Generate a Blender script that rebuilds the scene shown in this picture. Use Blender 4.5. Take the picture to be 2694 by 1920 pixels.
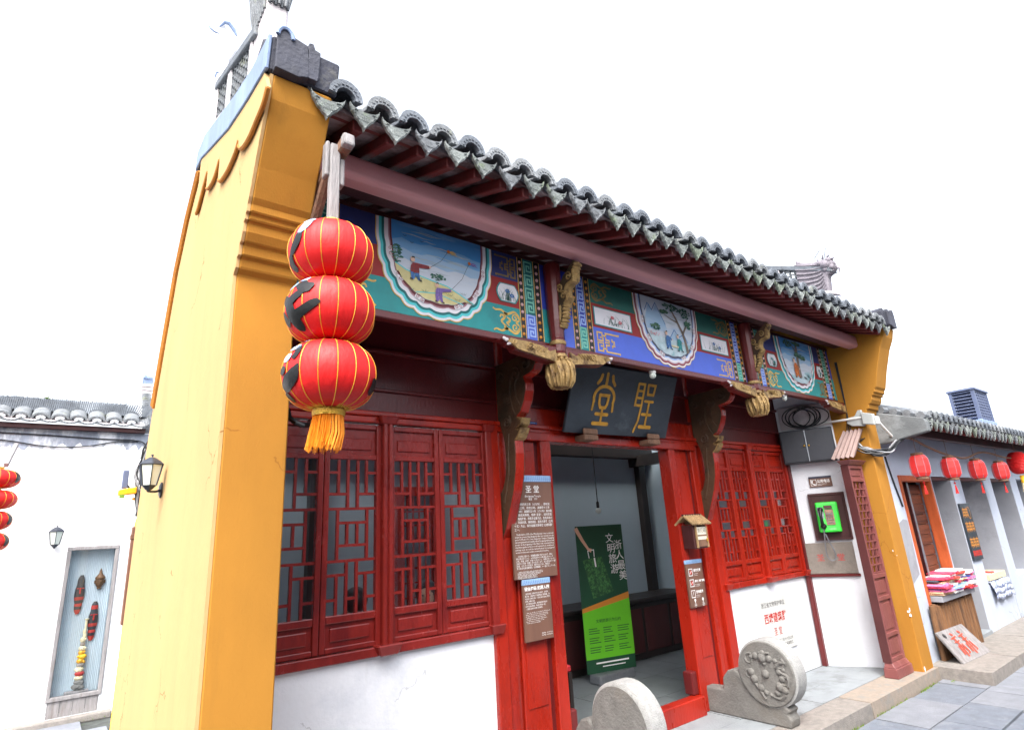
import bpy, bmesh, math, random
from mathutils import Vector, Matrix
random.seed(7)
PI = math.pi
sc = bpy.context.scene
for o in list(bpy.data.objects): bpy.data.objects.remove(o)

# ---------------------------------------------------------------- camera
cam_d = bpy.data.cameras.new('camera'); cam = bpy.data.objects.new('camera', cam_d)
sc.collection.objects.link(cam); sc.camera = cam
YAW, PITCH, ROLL = 0.67099, 0.28590, -0.06133
fw = Vector((math.sin(YAW)*math.cos(PITCH), math.cos(YAW)*math.cos(PITCH), math.sin(PITCH)))
r0 = Vector((math.cos(YAW), -math.sin(YAW), 0)); u0 = r0.cross(fw)
rt = r0*math.cos(ROLL) + u0*math.sin(ROLL); up = -r0*math.sin(ROLL) + u0*math.cos(ROLL)
cam.matrix_world = Matrix(((rt.x, up.x, -fw.x, 0), (rt.y, up.y, -fw.y, 0), (rt.z, up.z, -fw.z, 1.62), (0, 0, 0, 1)))
cam_d.sensor_width = 36; cam_d.lens = 1509.4/2694*36
cam_d.clip_start = 0.05; cam_d.clip_end = 1000

# ---------------------------------------------------------------- sky, sun, exposure
SUN_EL, SUN_AZ = math.radians(54), math.radians(226)      # direction the light comes from (azimuth from +x, ccw)
world = bpy.data.worlds.new('World'); sc.world = world; world.use_nodes = True
wn = world.node_tree; wn.nodes.clear()
sky = wn.nodes.new('ShaderNodeTexSky'); sky.sky_type = 'NISHITA'; sky.sun_disc = False
sky.sun_elevation = SUN_EL; sky.sun_rotation = math.radians(90) - SUN_AZ
sky.air_density = 1.0; sky.dust_density = 5.0; sky.ozone_density = 1.0
hs = wn.nodes.new('ShaderNodeHueSaturation'); hs.inputs['Saturation'].default_value = 0.35
bg = wn.nodes.new('ShaderNodeBackground'); bg.inputs['Strength'].default_value = 0.15
wo = wn.nodes.new('ShaderNodeOutputWorld')
wn.links.new(sky.outputs[0], hs.inputs['Color']); wn.links.new(hs.outputs[0], bg.inputs['Color']); wn.links.new(bg.outputs[0], wo.inputs['Surface'])
sd = bpy.data.lights.new('sun', 'SUN'); sd.energy = 0.5; sd.angle = math.radians(30); sd.color = (1, 0.97, 0.92)
sun = bpy.data.objects.new('sun', sd); sc.collection.objects.link(sun)
sv = Vector((math.cos(SUN_AZ)*math.cos(SUN_EL), math.sin(SUN_AZ)*math.cos(SUN_EL), math.sin(SUN_EL)))
sun.rotation_euler = sv.to_track_quat('Z', 'Y').to_euler(); sun.location = (0, 0, 12)
vs = sc.view_settings; vs.view_transform = 'Standard'; vs.look = 'None'; vs.gamma = 1; vs.exposure = 2.1; vs.use_curve_mapping = False

# ---------------------------------------------------------------- materials
def lin(c):
    c /= 255.0
    return c/12.92 if c <= .04045 else ((c+.055)/1.055)**2.4
def S(r, g, b): return (lin(r), lin(g), lin(b), 1)
MATS = {}
def mat(name, rgb, rough=.6, var=.12, scale=6, bump=.08, bscale=60, metal=0, spec=.5, stretch=(1, 1, 1), rgb2=None, cut=None, fleck=None, fcut=.7, fscale=45, streak=None, crack=None, cscale=1.3):
    m = bpy.data.materials.new(name); m.use_nodes = True; nt = m.node_tree; n = nt.nodes; L = nt.links
    p = n['Principled BSDF']; p.inputs['Roughness'].default_value = rough; p.inputs['Metallic'].default_value = metal
    p.inputs['Specular IOR Level'].default_value = spec
    g = n.new('ShaderNodeNewGeometry'); mp = n.new('ShaderNodeMapping'); mp.inputs['Scale'].default_value = stretch
    L.new(g.outputs['Position'], mp.inputs['Vector'])
    c = S(*rgb)
    a = n.new('ShaderNodeTexNoise'); a.inputs['Scale'].default_value = scale; a.inputs['Detail'].default_value = 6; a.inputs['Roughness'].default_value = .65
    L.new(mp.outputs[0], a.inputs['Vector'])
    r = n.new('ShaderNodeValToRGB'); e = r.color_ramp.elements
    e[0].position = .28; e[1].position = .72
    e[0].color = tuple(max(0, x*(1-var*1.6)) for x in c[:3])+(1,); e[1].color = tuple(min(1, x*(1+var)) for x in c[:3])+(1,)
    L.new(a.outputs['Fac'], r.inputs['Fac']); col = r.outputs['Color']
    if rgb2:                                            # patches of a second colour (wear, stain, moss)
        b = n.new('ShaderNodeTexNoise'); b.inputs['Scale'].default_value = scale*.45; b.inputs['Detail'].default_value = 9; b.inputs['Roughness'].default_value = .7
        L.new(mp.outputs[0], b.inputs['Vector'])
        rr = n.new('ShaderNodeValToRGB'); ee = rr.color_ramp.elements; ee[0].position = (cut or .6)-.05; ee[1].position = (cut or .6)+.08
        ee[0].color = (0, 0, 0, 1); ee[1].color = (1, 1, 1, 1); L.new(b.outputs['Fac'], rr.inputs['Fac'])
        mx = n.new('ShaderNodeMix'); mx.data_type = 'RGBA'; L.new(rr.outputs[0], mx.inputs[0]); L.new(col, mx.inputs[6]); mx.inputs[7].default_value = S(*rgb2)
        col = mx.outputs[2]
    for sc_, st_, cc, cu in ((fscale, (1, 1, 1), fleck, fcut), (5, (2.2, 2.2, .16), streak, .6)):      # small chips; long vertical rain streaks
        if not cc: continue
        m2 = n.new('ShaderNodeMapping'); m2.inputs['Scale'].default_value = st_; L.new(g.outputs['Position'], m2.inputs['Vector'])
        b = n.new('ShaderNodeTexNoise'); b.inputs['Scale'].default_value = sc_; b.inputs['Detail'].default_value = 5; b.inputs['Roughness'].default_value = .6; L.new(m2.outputs[0], b.inputs['Vector'])
        rr = n.new('ShaderNodeValToRGB'); ee = rr.color_ramp.elements; ee[0].position = cu; ee[1].position = cu+(.03 if cc is fleck else .22); ee[0].color = (0, 0, 0, 1); ee[1].color = (1, 1, 1, 1) if cc is fleck else (.55, .55, .55, 1)
        L.new(b.outputs['Fac'], rr.inputs['Fac'])
        mx = n.new('ShaderNodeMix'); mx.data_type = 'RGBA'; L.new(rr.outputs[0], mx.inputs[0]); L.new(col, mx.inputs[6]); mx.inputs[7].default_value = S(*cc); col = mx.outputs[2]
    if crack:                                           # hairline cracks, broken up by noise
        vo = n.new('ShaderNodeTexVoronoi'); vo.feature = 'DISTANCE_TO_EDGE'; vo.inputs['Scale'].default_value = cscale
        nz = n.new('ShaderNodeTexNoise'); nz.inputs['Scale'].default_value = 7; nz.inputs['Detail'].default_value = 4; L.new(g.outputs['Position'], nz.inputs['Vector'])
        ad = n.new('ShaderNodeVectorMath'); ad.operation = 'MULTIPLY_ADD'; L.new(nz.outputs['Color'], ad.inputs[0]); ad.inputs[1].default_value = (.22, .22, .22); L.new(g.outputs['Position'], ad.inputs[2]); L.new(ad.outputs[0], vo.inputs['Vector'])
        lt = n.new('ShaderNodeMath'); lt.operation = 'LESS_THAN'; lt.inputs[1].default_value = .0035; L.new(vo.outputs['Distance'], lt.inputs[0])
        n2 = n.new('ShaderNodeTexNoise'); n2.inputs['Scale'].default_value = 1.7; L.new(g.outputs['Position'], n2.inputs['Vector'])
        gt = n.new('ShaderNodeMath'); gt.operation = 'GREATER_THAN'; gt.inputs[1].default_value = .57; L.new(n2.outputs['Fac'], gt.inputs[0])
        ml = n.new('ShaderNodeMath'); ml.operation = 'MULTIPLY'; L.new(lt.outputs[0], ml.inputs[0]); L.new(gt.outputs[0], ml.inputs[1])
        mx = n.new('ShaderNodeMix'); mx.data_type = 'RGBA'; L.new(ml.outputs[0], mx.inputs[0]); L.new(col, mx.inputs[6]); mx.inputs[7].default_value = S(*crack); col = mx.outputs[2]
    L.new(col, p.inputs['Base Color'])
    if bump:
        t = n.new('ShaderNodeTexNoise'); t.inputs['Scale'].default_value = bscale; t.inputs['Detail'].default_value = 5; L.new(mp.outputs[0], t.inputs['Vector'])
        bp = n.new('ShaderNodeBump'); bp.inputs['Strength'].default_value = bump; bp.inputs['Distance'].default_value = .02
        L.new(t.outputs['Fac'], bp.inputs['Height']); L.new(bp.outputs[0], p.inputs['Normal'])
        rm = n.new('ShaderNodeMapRange'); rm.inputs['To Min'].default_value = max(.05, rough-.1); rm.inputs['To Max'].default_value = min(1, rough+.12)
        L.new(a.outputs['Fac'], rm.inputs['Value']); L.new(rm.outputs[0], p.inputs['Roughness'])
    MATS[name] = m; return m
M = MATS
mat('lacquer', (160, 34, 17), .27, .16, 3, .14, 50, stretch=(1, 1, .35), rgb2=(118, 24, 20), cut=.58, fleck=(186, 120, 108), fcut=.735, fscale=38, streak=(120, 26, 24))
mat('lacquer_wine', (134, 38, 33), .25, .2, 4, .16, 50, stretch=(1, 1, .35), rgb2=(92, 24, 26), cut=.55, fleck=(176, 112, 108), fcut=.735, fscale=42, streak=(84, 24, 26))
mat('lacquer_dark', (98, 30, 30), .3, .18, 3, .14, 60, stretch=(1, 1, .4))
mat('wood_dark', (70, 30, 30), .55, .25, 4, .15, 50, stretch=(1, 1, .3))
mat('beam_rose', (194, 138, 140), .45, .1, 3, .06, 40, stretch=(.3, 1, 1))
mat('rafter', (112, 44, 44), .5, .15, 4, .1, 50)
mat('sheathing', (150, 138, 142), .8, .3, 5, .2, 30, rgb2=(80, 58, 60), cut=.5)
mat('ochre', (170, 118, 44), .85, .1, 1.8, .1, 150, spec=.25, stretch=(1, 1, .4), rgb2=(162, 108, 40), cut=.6, fleck=(184, 146, 86), fcut=.77, fscale=26, streak=(136, 96, 40), crack=(146, 98, 36), cscale=.9)
mat('ochre_pale', (192, 158, 108), .85, .09, 1.4, .14, 60, spec=.25, stretch=(1, 1, .3), rgb2=(192, 158, 110), cut=.58, crack=(150, 112, 66), fleck=(150, 116, 72), fcut=.76, fscale=24, streak=(172, 144, 96))
mat('ochre_edge', (176, 112, 36), .85, .15, 6, .15, 80)
mat('black_plaster', (58, 60, 72), .75, .3, 5, .3, 50, rgb2=(110, 108, 100), cut=.66)
mat('pale_blue_grey', (128, 146, 178), .8, .16, 5, .2, 60, stretch=(1, 1, .3), rgb2=(90, 104, 140), cut=.64)  # on the coping sides this pale tone holds the sky light
mat('pale_plaster', (206, 198, 200), .85, .12, 6, .2, 50, rgb2=(150, 140, 140), cut=.64)
mat('white_wall', (226, 228, 233), .85, .05, 1.6, .14, 50, spec=.3, rgb2=(204, 208, 216), cut=.58, fleck=(176, 172, 166), fcut=.775, fscale=22, streak=(206, 208, 210), crack=(196, 198, 202))
mat('shop_wall', (184, 192, 206), .85, .07, 1.6, .14, 50, spec=.3, rgb2=(176, 184, 198), cut=.56, fleck=(150, 150, 150), fcut=.75, fscale=18, streak=(170, 176, 184), crack=(136, 140, 148))
mat('white_house', (238, 238, 240), .85, .03, 1.2, .12, 40, spec=.3, rgb2=(220, 221, 226), cut=.66)
mat('stained_plaster', (150, 156, 170), .85, .3, 6, .15, 40, stretch=(1, 1, .4), rgb2=(226, 228, 232), cut=.56)
mat('grey_wall', (150, 152, 158), .85, .1, 2, .1, 50, rgb2=(122, 124, 130), cut=.6)
mat('corbel_grey', (112, 116, 118), .9, .2, 4, .2, 50, rgb2=(140, 144, 146), cut=.56, streak=(84, 88, 90))
mat('inner_wall', (168, 186, 196), .9, .04, 1.5, .05, 40)
mat('tile', (116, 120, 124), .72, .28, 14, .35, 70, rgb2=(128, 132, 112), cut=.62)
mat('tile_dark', (100, 106, 114), .72, .28, 12, .35, 70, rgb2=(116, 118, 116), cut=.64)
mat('drip', (124, 130, 128), .72, .22, 16, .35, 90, rgb2=(110, 126, 92), cut=.6)
mat('tile_moss', (106, 114, 94), .8, .28, 14, .4, 70, rgb2=(84, 88, 84), cut=.56)
mat('tile_pale', (132, 136, 140), .8, .25, 16, .4, 70, rgb2=(100, 104, 102), cut=.58)
mat('drip_pale', (142, 148, 146), .75, .22, 16, .4, 90, rgb2=(112, 120, 108), cut=.56)
mat('drip_green', (118, 128, 114), .75, .25, 16, .4, 90, rgb2=(132, 136, 126), cut=.56)
mat('gold', (168, 138, 88), .5, .25, 25, .4, 70, metal=.25, rgb2=(84, 58, 34), cut=.55)
mat('gold_paint', (214, 176, 92), .55, .15, 20, .1, 60)
mat('gold_dim', (132, 108, 62), .6, .15, 20, .1, 60)
mat('carved_wood', (82, 60, 42), .6, .22, 5, .35, 30, rgb2=(52, 44, 30), cut=.55)
mat('weathered_wood', (146, 142, 142), .8, .22, 8, .5, 40, stretch=(3, 3, .4), rgb2=(118, 108, 104), cut=.6)
mat('weathered_brown', (124, 92, 72), .8, .25, 8, .5, 40, stretch=(3, 3, .4))
mat('plank', (112, 60, 38), .65, .35, 5, .3, 40, stretch=(.3, 1, 6), rgb2=(70, 36, 26), cut=.55)
mat('orange_wood', (178, 84, 40), .5, .2, 6, .2, 50, stretch=(2, 2, .4))
mat('log', (126, 88, 56), .8, .35, 10, .5, 40, stretch=(2, 2, .3), rgb2=(78, 54, 38), cut=.55)
mat('brown_sign', (112, 80, 66), .5, .12, 3, .12, 40, stretch=(4, 4, .4))
mat('sign_blue', (146, 178, 216), .5, .06, 5, 0)
mat('sign_line', (70, 110, 170), .5, .05, 5, 0)
mat('letter_white', (240, 240, 238), .6, .02, 5, 0)
mat('letter_red', (190, 46, 34), .7, .1, 20, 0)
mat('letter_black', (48, 46, 48), .7, .1, 20, 0)
mat('brush_red', (214, 74, 50), .7, .15, 20, 0)
mat('board_black', (52, 60, 68), .45, .35, 2.2, .1, 40, stretch=(.6, 1, 1), rgb2=(96, 106, 114), cut=.56, fleck=(130, 136, 140), fcut=.72, fscale=12)
mat('seal_gold', (196, 144, 46), .5, .25, 12, .1, 50, rgb2=(128, 100, 50), cut=.6)
mat('lantern_red', (206, 20, 20), .55, .08, 8, .22, 40, spec=.4, stretch=(1, 1, .3))
mat('lantern_red_pale', (236, 52, 50), .5, .05, 8, .04, 90)
mat('gold_ribbon', (224, 164, 52), .4, .12, 30, 0, metal=.3)
mat('gold_foil', (204, 160, 56), .35, .25, 40, .4, 80, metal=.5)
mat('tassel', (240, 150, 24), .7, .15, 40, 0)
mat('tassel_red', (214, 40, 34), .7, .1, 40, 0)
mat('black_foil', (9, 10, 13), .4, .3, 20, .1, 30, spec=.35)
mat('foil_sheen', (150, 182, 222), .3, .1, 20, .25, 30)  # bluish sky sheen of the black characters, painted as strokes
mat('stone', (116, 114, 110), .8, .2, 12, .4, 60, rgb2=(112, 108, 102), cut=.58)
mat('stone_lit', (158, 158, 156), .7, .14, 30, .5, 120)  # drum rim lighter than its face: street light put into the stone colour
mat('dragon_grey', (120, 114, 122), .8, .2, 14, .4, 60, rgb2=(150, 146, 150), cut=.58)
mat('granite', (142, 136, 130), .85, .16, 18, .5, 90, rgb2=(124, 120, 116), cut=.55)
mat('granite_pink', (150, 138, 126), .85, .12, 18, .45, 90, rgb2=(136, 132, 126), cut=.55)
mat('flag', (120, 126, 136), .8, .14, 9, .5, 90, rgb2=(98, 104, 112), cut=.57)
mat('flag_b', (112, 119, 130), .8, .14, 9, .5, 90, rgb2=(132, 136, 142), cut=.58)
mat('flag_c', (127, 131, 139), .8, .12, 9, .5, 90, rgb2=(136, 140, 148), cut=.6)
mat('slab', (140, 146, 150), .75, .1, 5, .25, 60, rgb2=(116, 120, 122), cut=.56)
mat('slab_dark', (110, 116, 118), .7, .12, 5, .2, 60)
mat('joint', (74, 78, 76), .95, .3, 12, .4, 40, rgb2=(78, 96, 52), cut=.64)
mat('moss', (112, 142, 48), .95, .3, 40, .5, 90)
mat('brown_plaque', (132, 124, 116), .85, .12, 30, .3, 120)
mat('marble', (206, 207, 203), .6, .05, 4, .05, 60, rgb2=(188, 192, 186), cut=.6)
mat('green_phone', (52, 222, 62), .35, .06, 6, .03, 60)
mat('phone_panel', (150, 120, 104), .45, .25, 30, .1, 50, metal=.4, rgb2=(176, 96, 58), cut=.6)
mat('black_plastic', (22, 22, 24), .35, .1, 8, .03, 50)
mat('steel', (150, 154, 160), .35, .1, 20, .05, 50, metal=.6)
mat('white_plastic', (226, 226, 222), .45, .05, 8, .03, 50)
mat('grey_plastic', (176, 180, 178), .5, .06, 8, .03, 50)
mat('cabinet_black', (44, 46, 54), .45, .15, 4, .05, 50)
mat('cable', (34, 36, 40), .5, .1, 10, 0)
mat('cable_grey', (150, 152, 156), .5, .1, 10, 0)
mat('corrugated', (152, 128, 122), .6, .12, 8, .1, 50)
mat('screen_wood', (124, 70, 68), .45, .14, 5, .2, 60, stretch=(1, 1, .3), rgb2=(146, 96, 92), cut=.62)
mat('screen_side', (78, 36, 36), .5, .15, 5, .15, 60)
mat('lamp_iron', (44, 50, 62), .35, .12, 8, .05, 60)
mat('frost', (206, 214, 206), .35, .05, 8, 0)
mat('cctv_yellow', (240, 166, 24), .45, .06, 8, 0)
mat('pipe_brown', (112, 78, 62), .5, .1, 6, .05, 50)
mat('conduit_yellow', (244, 190, 40), .5, .06, 8, 0)
mat('bamboo', (198, 212, 220), .55, .08, 12, .05, 40, stretch=(1, 1, .15))
mat('bronze', (112, 84, 62), .5, .3, 40, .3, 60, metal=.4)
mat('mask_black', (40, 48, 56), .5, .15, 20, .1, 60)
mat('mask_red', (176, 48, 44), .5, .15, 20, .1, 60)
mat('cream', (222, 208, 170), .7, .15, 30, .3, 60)
mat('banner_dark', (28, 74, 50), .55, .12, 3, 0)
mat('banner_green', (104, 196, 40), .5, .05, 3, 0)
mat('banner_orange', (206, 132, 50), .5, .05, 3, 0)
mat('leaf_print', (70, 128, 70), .6, .6, 60, 0, rgb2=(36, 74, 48), cut=.5)
mat('skin', (214, 168, 140), .55, .04, 10, 0)
mat('hair', (26, 24, 26), .45, .15, 40, .1, 90)
mat('cloth_dark', (40, 42, 50), .85, .1, 20, .1, 90)
mat('cloth_red', (190, 40, 48), .85, .1, 20, .1, 90)
mat('copper_tile', (168, 138, 98), .55, .2, 20, .15, 60)
mat('old_paper', (214, 208, 190), .7, .1, 20, 0)
mat('vent_blue', (86, 96, 124), .5, .12, 8, .06, 50)
mat('vent_dark', (50, 54, 74), .6, .12, 8, .06, 50)
mat('teal', (38, 142, 142), .55, .1, 6, .06, 60, rgb2=(32, 124, 128), cut=.6, streak=(26, 110, 112), fleck=(150, 150, 146), fcut=.77, fscale=30)
mat('teal_dark', (24, 108, 108), .55, .1, 6, .05, 60)
mat('teal_light', (84, 200, 204), .55, .06, 6, 0)
mat('green_dark', (30, 96, 86), .55, .12, 6, .05, 60, streak=(24, 76, 70), fleck=(150, 150, 146), fcut=.77, fscale=30)
mat('navy', (44, 54, 112), .55, .12, 6, .05, 60, streak=(36, 42, 84), fleck=(150, 150, 146), fcut=.77, fscale=30)
mat('royal', (78, 104, 206), .55, .07, 5, .05, 60, streak=(66, 86, 170), fleck=(150, 150, 146), fcut=.77, fscale=30)
mat('blue_deep', (48, 66, 176), .55, .08, 5, .04, 60)
mat('red_paint', (150, 34, 32), .55, .1, 6, .05, 60, streak=(118, 30, 30), fleck=(150, 150, 146), fcut=.77, fscale=30)
mat('maroon', (104, 42, 46), .55, .08, 8, 0)
mat('mauve', (172, 128, 138), .55, .06, 8, 0)
mat('paint_white', (226, 224, 228), .6, .03, 8, 0)
mat('paint_black', (34, 32, 34), .5, .1, 8, 0)
mat('slate_paint', (76, 82, 104), .55, .08, 8, 0)
mat('mint_line', (130, 200, 180), .55, .05, 8, 0)
mat('sky_line', (164, 190, 240), .55, .05, 8, 0)
mat('stud_pink', (214, 172, 174), .35, .06, 8, 0)
mat('stud_orange', (214, 140, 46), .35, .1, 8, 0)
mat('paint_sand', (206, 196, 140), .6, .12, 10, 0, rgb2=(214, 190, 84), cut=.58)
mat('paint_skyblue', (70, 142, 204), .6, .06, 3, 0, stretch=(.6, 1, 5), rgb2=(150, 184, 214), cut=.56)
mat('paint_haze', (196, 204, 214), .6, .05, 3, 0, stretch=(.6, 1, 5), rgb2=(160, 188, 214), cut=.6)
mat('paint_sky_mid', (112, 164, 208), .6, .05, 3, 0, stretch=(.6, 1, 5), rgb2=(140, 180, 212), cut=.56)
mat('paint_sky_low', (156, 186, 212), .6, .05, 3, 0, stretch=(.6, 1, 5), rgb2=(176, 196, 214), cut=.56)
mat('paint_leaf', (52, 104, 92), .6, .3, 30, 0)
mat('paint_leaf_light', (112, 152, 116), .6, .3, 30, 0)
mat('paint_wash', (168, 184, 190), .6, .12, 14, 0)
mat('paint_ink', (60, 62, 72), .6, .1, 14, 0)
mat('paint_bark', (122, 108, 96), .6, .15, 20, 0)
mat('paint_blue', (70, 118, 176), .6, .08, 10, 0)
mat('paint_purple', (128, 100, 170), .6, .08, 10, 0)
mat('paint_flesh', (218, 180, 156), .6, .03, 10, 0)
mat('paint_orange', (208, 110, 40), .6, .1, 10, 0)
mat('paint_pink', (214, 110, 120), .6, .08, 10, 0)
mat('paint_wine', (140, 48, 50), .6, .08, 10, 0)
mat('paint_rock', (184, 204, 210), .6, .15, 14, 0, rgb2=(112, 170, 176), cut=.56)
mat('furniture', (44, 38, 36), .45, .2, 4, .1, 50)
for i, c in enumerate([(224, 60, 90), (236, 120, 170), (240, 236, 232), (60, 80, 150), (226, 70, 56), (196, 180, 210), (70, 74, 84), (236, 190, 150), (150, 190, 226), (220, 90, 190)]):
    mat('cloth%d' % i, c, .9, .22, 26, .3, 80, rgb2=tuple(min(255, x+40) for x in c), cut=.55)
mat('cloth_print', (196, 204, 224), .9, .1, 40, .2, 80, rgb2=(96, 112, 160), cut=.54)
mat('red_cloth', (158, 24, 44), .8, .12, 10, .1, 60)
def glass(name, tint, refl=.12):
    m = bpy.data.materials.new(name); m.use_nodes = True; nt = m.node_tree; nt.nodes.clear()
    o = nt.nodes.new('ShaderNodeOutputMaterial'); mx = nt.nodes.new('ShaderNodeMixShader')
    t = nt.nodes.new('ShaderNodeBsdfTransparent'); t.inputs[0].default_value = tint
    g = nt.nodes.new('ShaderNodeBsdfGlossy'); g.inputs['Roughness'].default_value = .03
    f = nt.nodes.new('ShaderNodeLayerWeight'); f.inputs[0].default_value = .35
    rm = nt.nodes.new('ShaderNodeMapRange'); rm.inputs['To Min'].default_value = .06; rm.inputs['To Max'].default_value = .55; nt.links.new(f.outputs['Facing'], rm.inputs['Value'])
    nt.links.new(rm.outputs[0], mx.inputs[0]); nt.links.new(t.outputs[0], mx.inputs[1]); nt.links.new(g.outputs[0], mx.inputs[2]); nt.links.new(mx.outputs[0], o.inputs[0])
    MATS[name] = m
glass('glass', (.93, .96, .98, 1))

# ---------------------------------------------------------------- mesh helpers
COL = sc.collection
class MB:
    def __init__(s): s.v = []; s.f = []
    def add(s, vs, fs):
        b = len(s.v); s.v += [tuple(p) for p in vs]; s.f += [tuple(i+b for i in f) for f in fs]; return s
    def poly(s, pts): return s.add(pts, [tuple(range(len(pts)))])
    def box(s, x0, x1, y0, y1, z0, z1):
        return s.add([(x0, y0, z0), (x1, y0, z0), (x1, y1, z0), (x0, y1, z0), (x0, y0, z1), (x1, y0, z1), (x1, y1, z1), (x0, y1, z1)],
                     [(0, 3, 2, 1), (4, 5, 6, 7), (0, 1, 5, 4), (1, 2, 6, 5), (2, 3, 7, 6), (3, 0, 4, 7)])
    def hexa(s, a, b):      # two quads (4 pts each) joined
        return s.add(list(a)+list(b), [(0, 3, 2, 1), (4, 5, 6, 7), (0, 1, 5, 4), (1, 2, 6, 5), (2, 3, 7, 6), (3, 0, 4, 7)])
    def bar(s, p0, p1, w, h, upv=(0, 0, 1)):
        p0 = Vector(p0); p1 = Vector(p1); d = (p1-p0).normalized(); a = d.cross(Vector(upv))
        if a.length < 1e-4: a = d.cross(Vector((1, 0, 0)))
        a.normalize(); b = a.cross(d).normalized()*h/2; a = a*w/2
        q = lambda p: [p-a-b, p+a-b, p+a+b, p-a+b]
        return s.hexa(q(p0), q(p1))
    def tube(s, pts, r, n=8, cap=True, closed=False):
        pts = [Vector(p) for p in pts]; N = len(pts); rr = r if isinstance(r, (list, tuple)) else [r]*N
        prev = None; base = len(s.v); vs = []; fs = []
        for i, p in enumerate(pts):
            if closed: t = pts[(i+1) % N]-pts[i-1]
            else: t = pts[min(i+1, N-1)]-pts[max(i-1, 0)]
            t.normalize()
            if prev is None:
                a = t.cross(Vector((0, 0, 1)))
                if a.length < .05: a = t.cross(Vector((1, 0, 0)))
            else:
                a = prev-t*prev.dot(t)
            a.normalize(); prev = a; b = t.cross(a)
            for k in range(n):
                th = 2*PI*k/n; vs.append(p+(a*math.cos(th)+b*math.sin(th))*rr[i])
        for i in range(N if closed else N-1):
            j = (i+1) % N
            for k in range(n):
                k2 = (k+1) % n; fs.append((i*n+k, i*n+k2, j*n+k2, j*n+k))
        if cap and not closed: fs += [tuple(range(n))[::-1], tuple((N-1)*n+k for k in range(n))]
        return s.add(vs, fs)
    def lathe(s, prof, o, n=24, fn=None):     # prof: (r, h); axis up; fn maps local xyz
        vs = []; fs = []; o = Vector(o)
        for r, h in prof:
            for k in range(n):
                th = 2*PI*k/n; p = Vector((r*math.cos(th), r*math.sin(th), h)); vs.append(fn(p) if fn else o+p)
        for i in range(len(prof)-1):
            for k in range(n):
                k2 = (k+1) % n; fs.append((i*n+k, i*n+k2, (i+1)*n+k2, (i+1)*n+k))
        fs += [tuple(range(n))[::-1], tuple((len(prof)-1)*n+k for k in range(n))]
        return s.add(vs, fs)
    def prism(s, poly, fn, d0, d1):           # poly (u,v); fn(u,v,w)->xyz
        n = len(poly)
        vs = [fn(u, v, d0) for u, v in poly]+[fn(u, v, d1) for u, v in poly]
        fs = [tuple(range(n)), tuple(range(2*n-1, n-1, -1))]+[(i, i+n, (i+1) % n+n, (i+1) % n) for i in range(n)]
        return s.add(vs, fs)
    def ball(s, c, r, n=12, m=8, sq=(1, 1, 1)):
        c = Vector(c)
        prof = [(math.sin(PI*i/m)*r+1e-5, -math.cos(PI*i/m)*r) for i in range(m+1)]
        return s.lathe(prof, (0, 0, 0), n, lambda p: c+Vector((p.x*sq[0], p.y*sq[1], p.z*sq[2])))
    def stroke(s, pts, w, fn, layer=0):       # flat ribbon along 2D points with mitred corners
        P = [Vector(p) for p in pts]; N = len(P); L = []; R = []
        for i in range(N):
            d0 = (P[i]-P[i-1]).normalized() if i else None
            d1 = (P[i+1]-P[i]).normalized() if i < N-1 else None
            if d0 is None: nn = Vector((-d1.y, d1.x)); k = 1
            elif d1 is None: nn = Vector((-d0.y, d0.x)); k = 1
            else:
                nn = Vector((-(d0.y+d1.y), d0.x+d1.x))
                if nn.length < 1e-4: nn = Vector((-d0.y, d0.x))
                nn.normalize(); k = min(2, 1/max(.3, nn.dot(Vector((-d0.y, d0.x)))))
            ww = w[i] if isinstance(w, (list, tuple)) else w
            L.append(P[i]+nn*ww*k/2); R.append(P[i]-nn*ww*k/2)
        vs = [fn(p.x, p.y, layer) for p in L]+[fn(p.x, p.y, layer) for p in R]
        return s.add(vs, [(i, i+1, N+i+1, N+i) for i in range(N-1)])
    def fill(s, pts, fn, layer=0): return s.poly([fn(p[0], p[1], layer) for p in pts])
    def mesh(s, name, m, smooth=False):
        me = bpy.data.meshes.new(name); me.from_pydata([tuple(v) for v in s.v], [], s.f); me.materials.append(M[m] if isinstance(m, str) else m)
        bm = bmesh.new(); bm.from_mesh(me); bmesh.ops.recalc_face_normals(bm, faces=bm.faces); bm.to_mesh(me); bm.free()
        if smooth:
            for p in me.polygons: p.use_smooth = True
            try: me.set_sharp_from_angle(angle=math.radians(40))
            except Exception: pass
        return me
    def build(s, name, m, parent=None, smooth=False, bevel=0, seg=1, kind=None, label=None):
        o = bpy.data.objects.new(name, s.mesh(name, m, smooth)); COL.objects.link(o)
        if parent: attach(o, parent)
        if bevel:
            b = o.modifiers.new('bevel', 'BEVEL'); b.width = bevel; b.segments = seg; b.limit_method = 'ANGLE'; b.angle_limit = math.radians(35)
        if kind: o['kind'] = kind
        if label: o['label'] = label
        return o
ORG = {}
def attach(o, parent):
    o.parent = parent; o.matrix_parent_inverse = Matrix.Translation(-Vector(ORG.get(parent.name, (0, 0, 0))))
def thing(name, label, cat, loc=(0, 0, 0), group=None):
    o = bpy.data.objects.new(name, None); o.empty_display_size = .1; COL.objects.link(o); o.location = loc; ORG[o.name] = tuple(loc)
    o['label'] = label; o['category'] = cat
    if group: o['group'] = group
    return o
def tag(o, label, cat, group=None):
    o['label'] = label; o['category'] = cat
    if group: o['group'] = group
    return o
def inst(name, me, parent, loc=(0, 0, 0), rot=None, scale=None, mw=None):
    o = bpy.data.objects.new(name, me); COL.objects.link(o)
    if mw is not None: o.matrix_basis = mw
    else:
        o.location = loc
        if rot: o.rotation_euler = rot
        if scale: o.scale = scale
    if parent: attach(o, parent)
    return o
UNIT = {}
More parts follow.
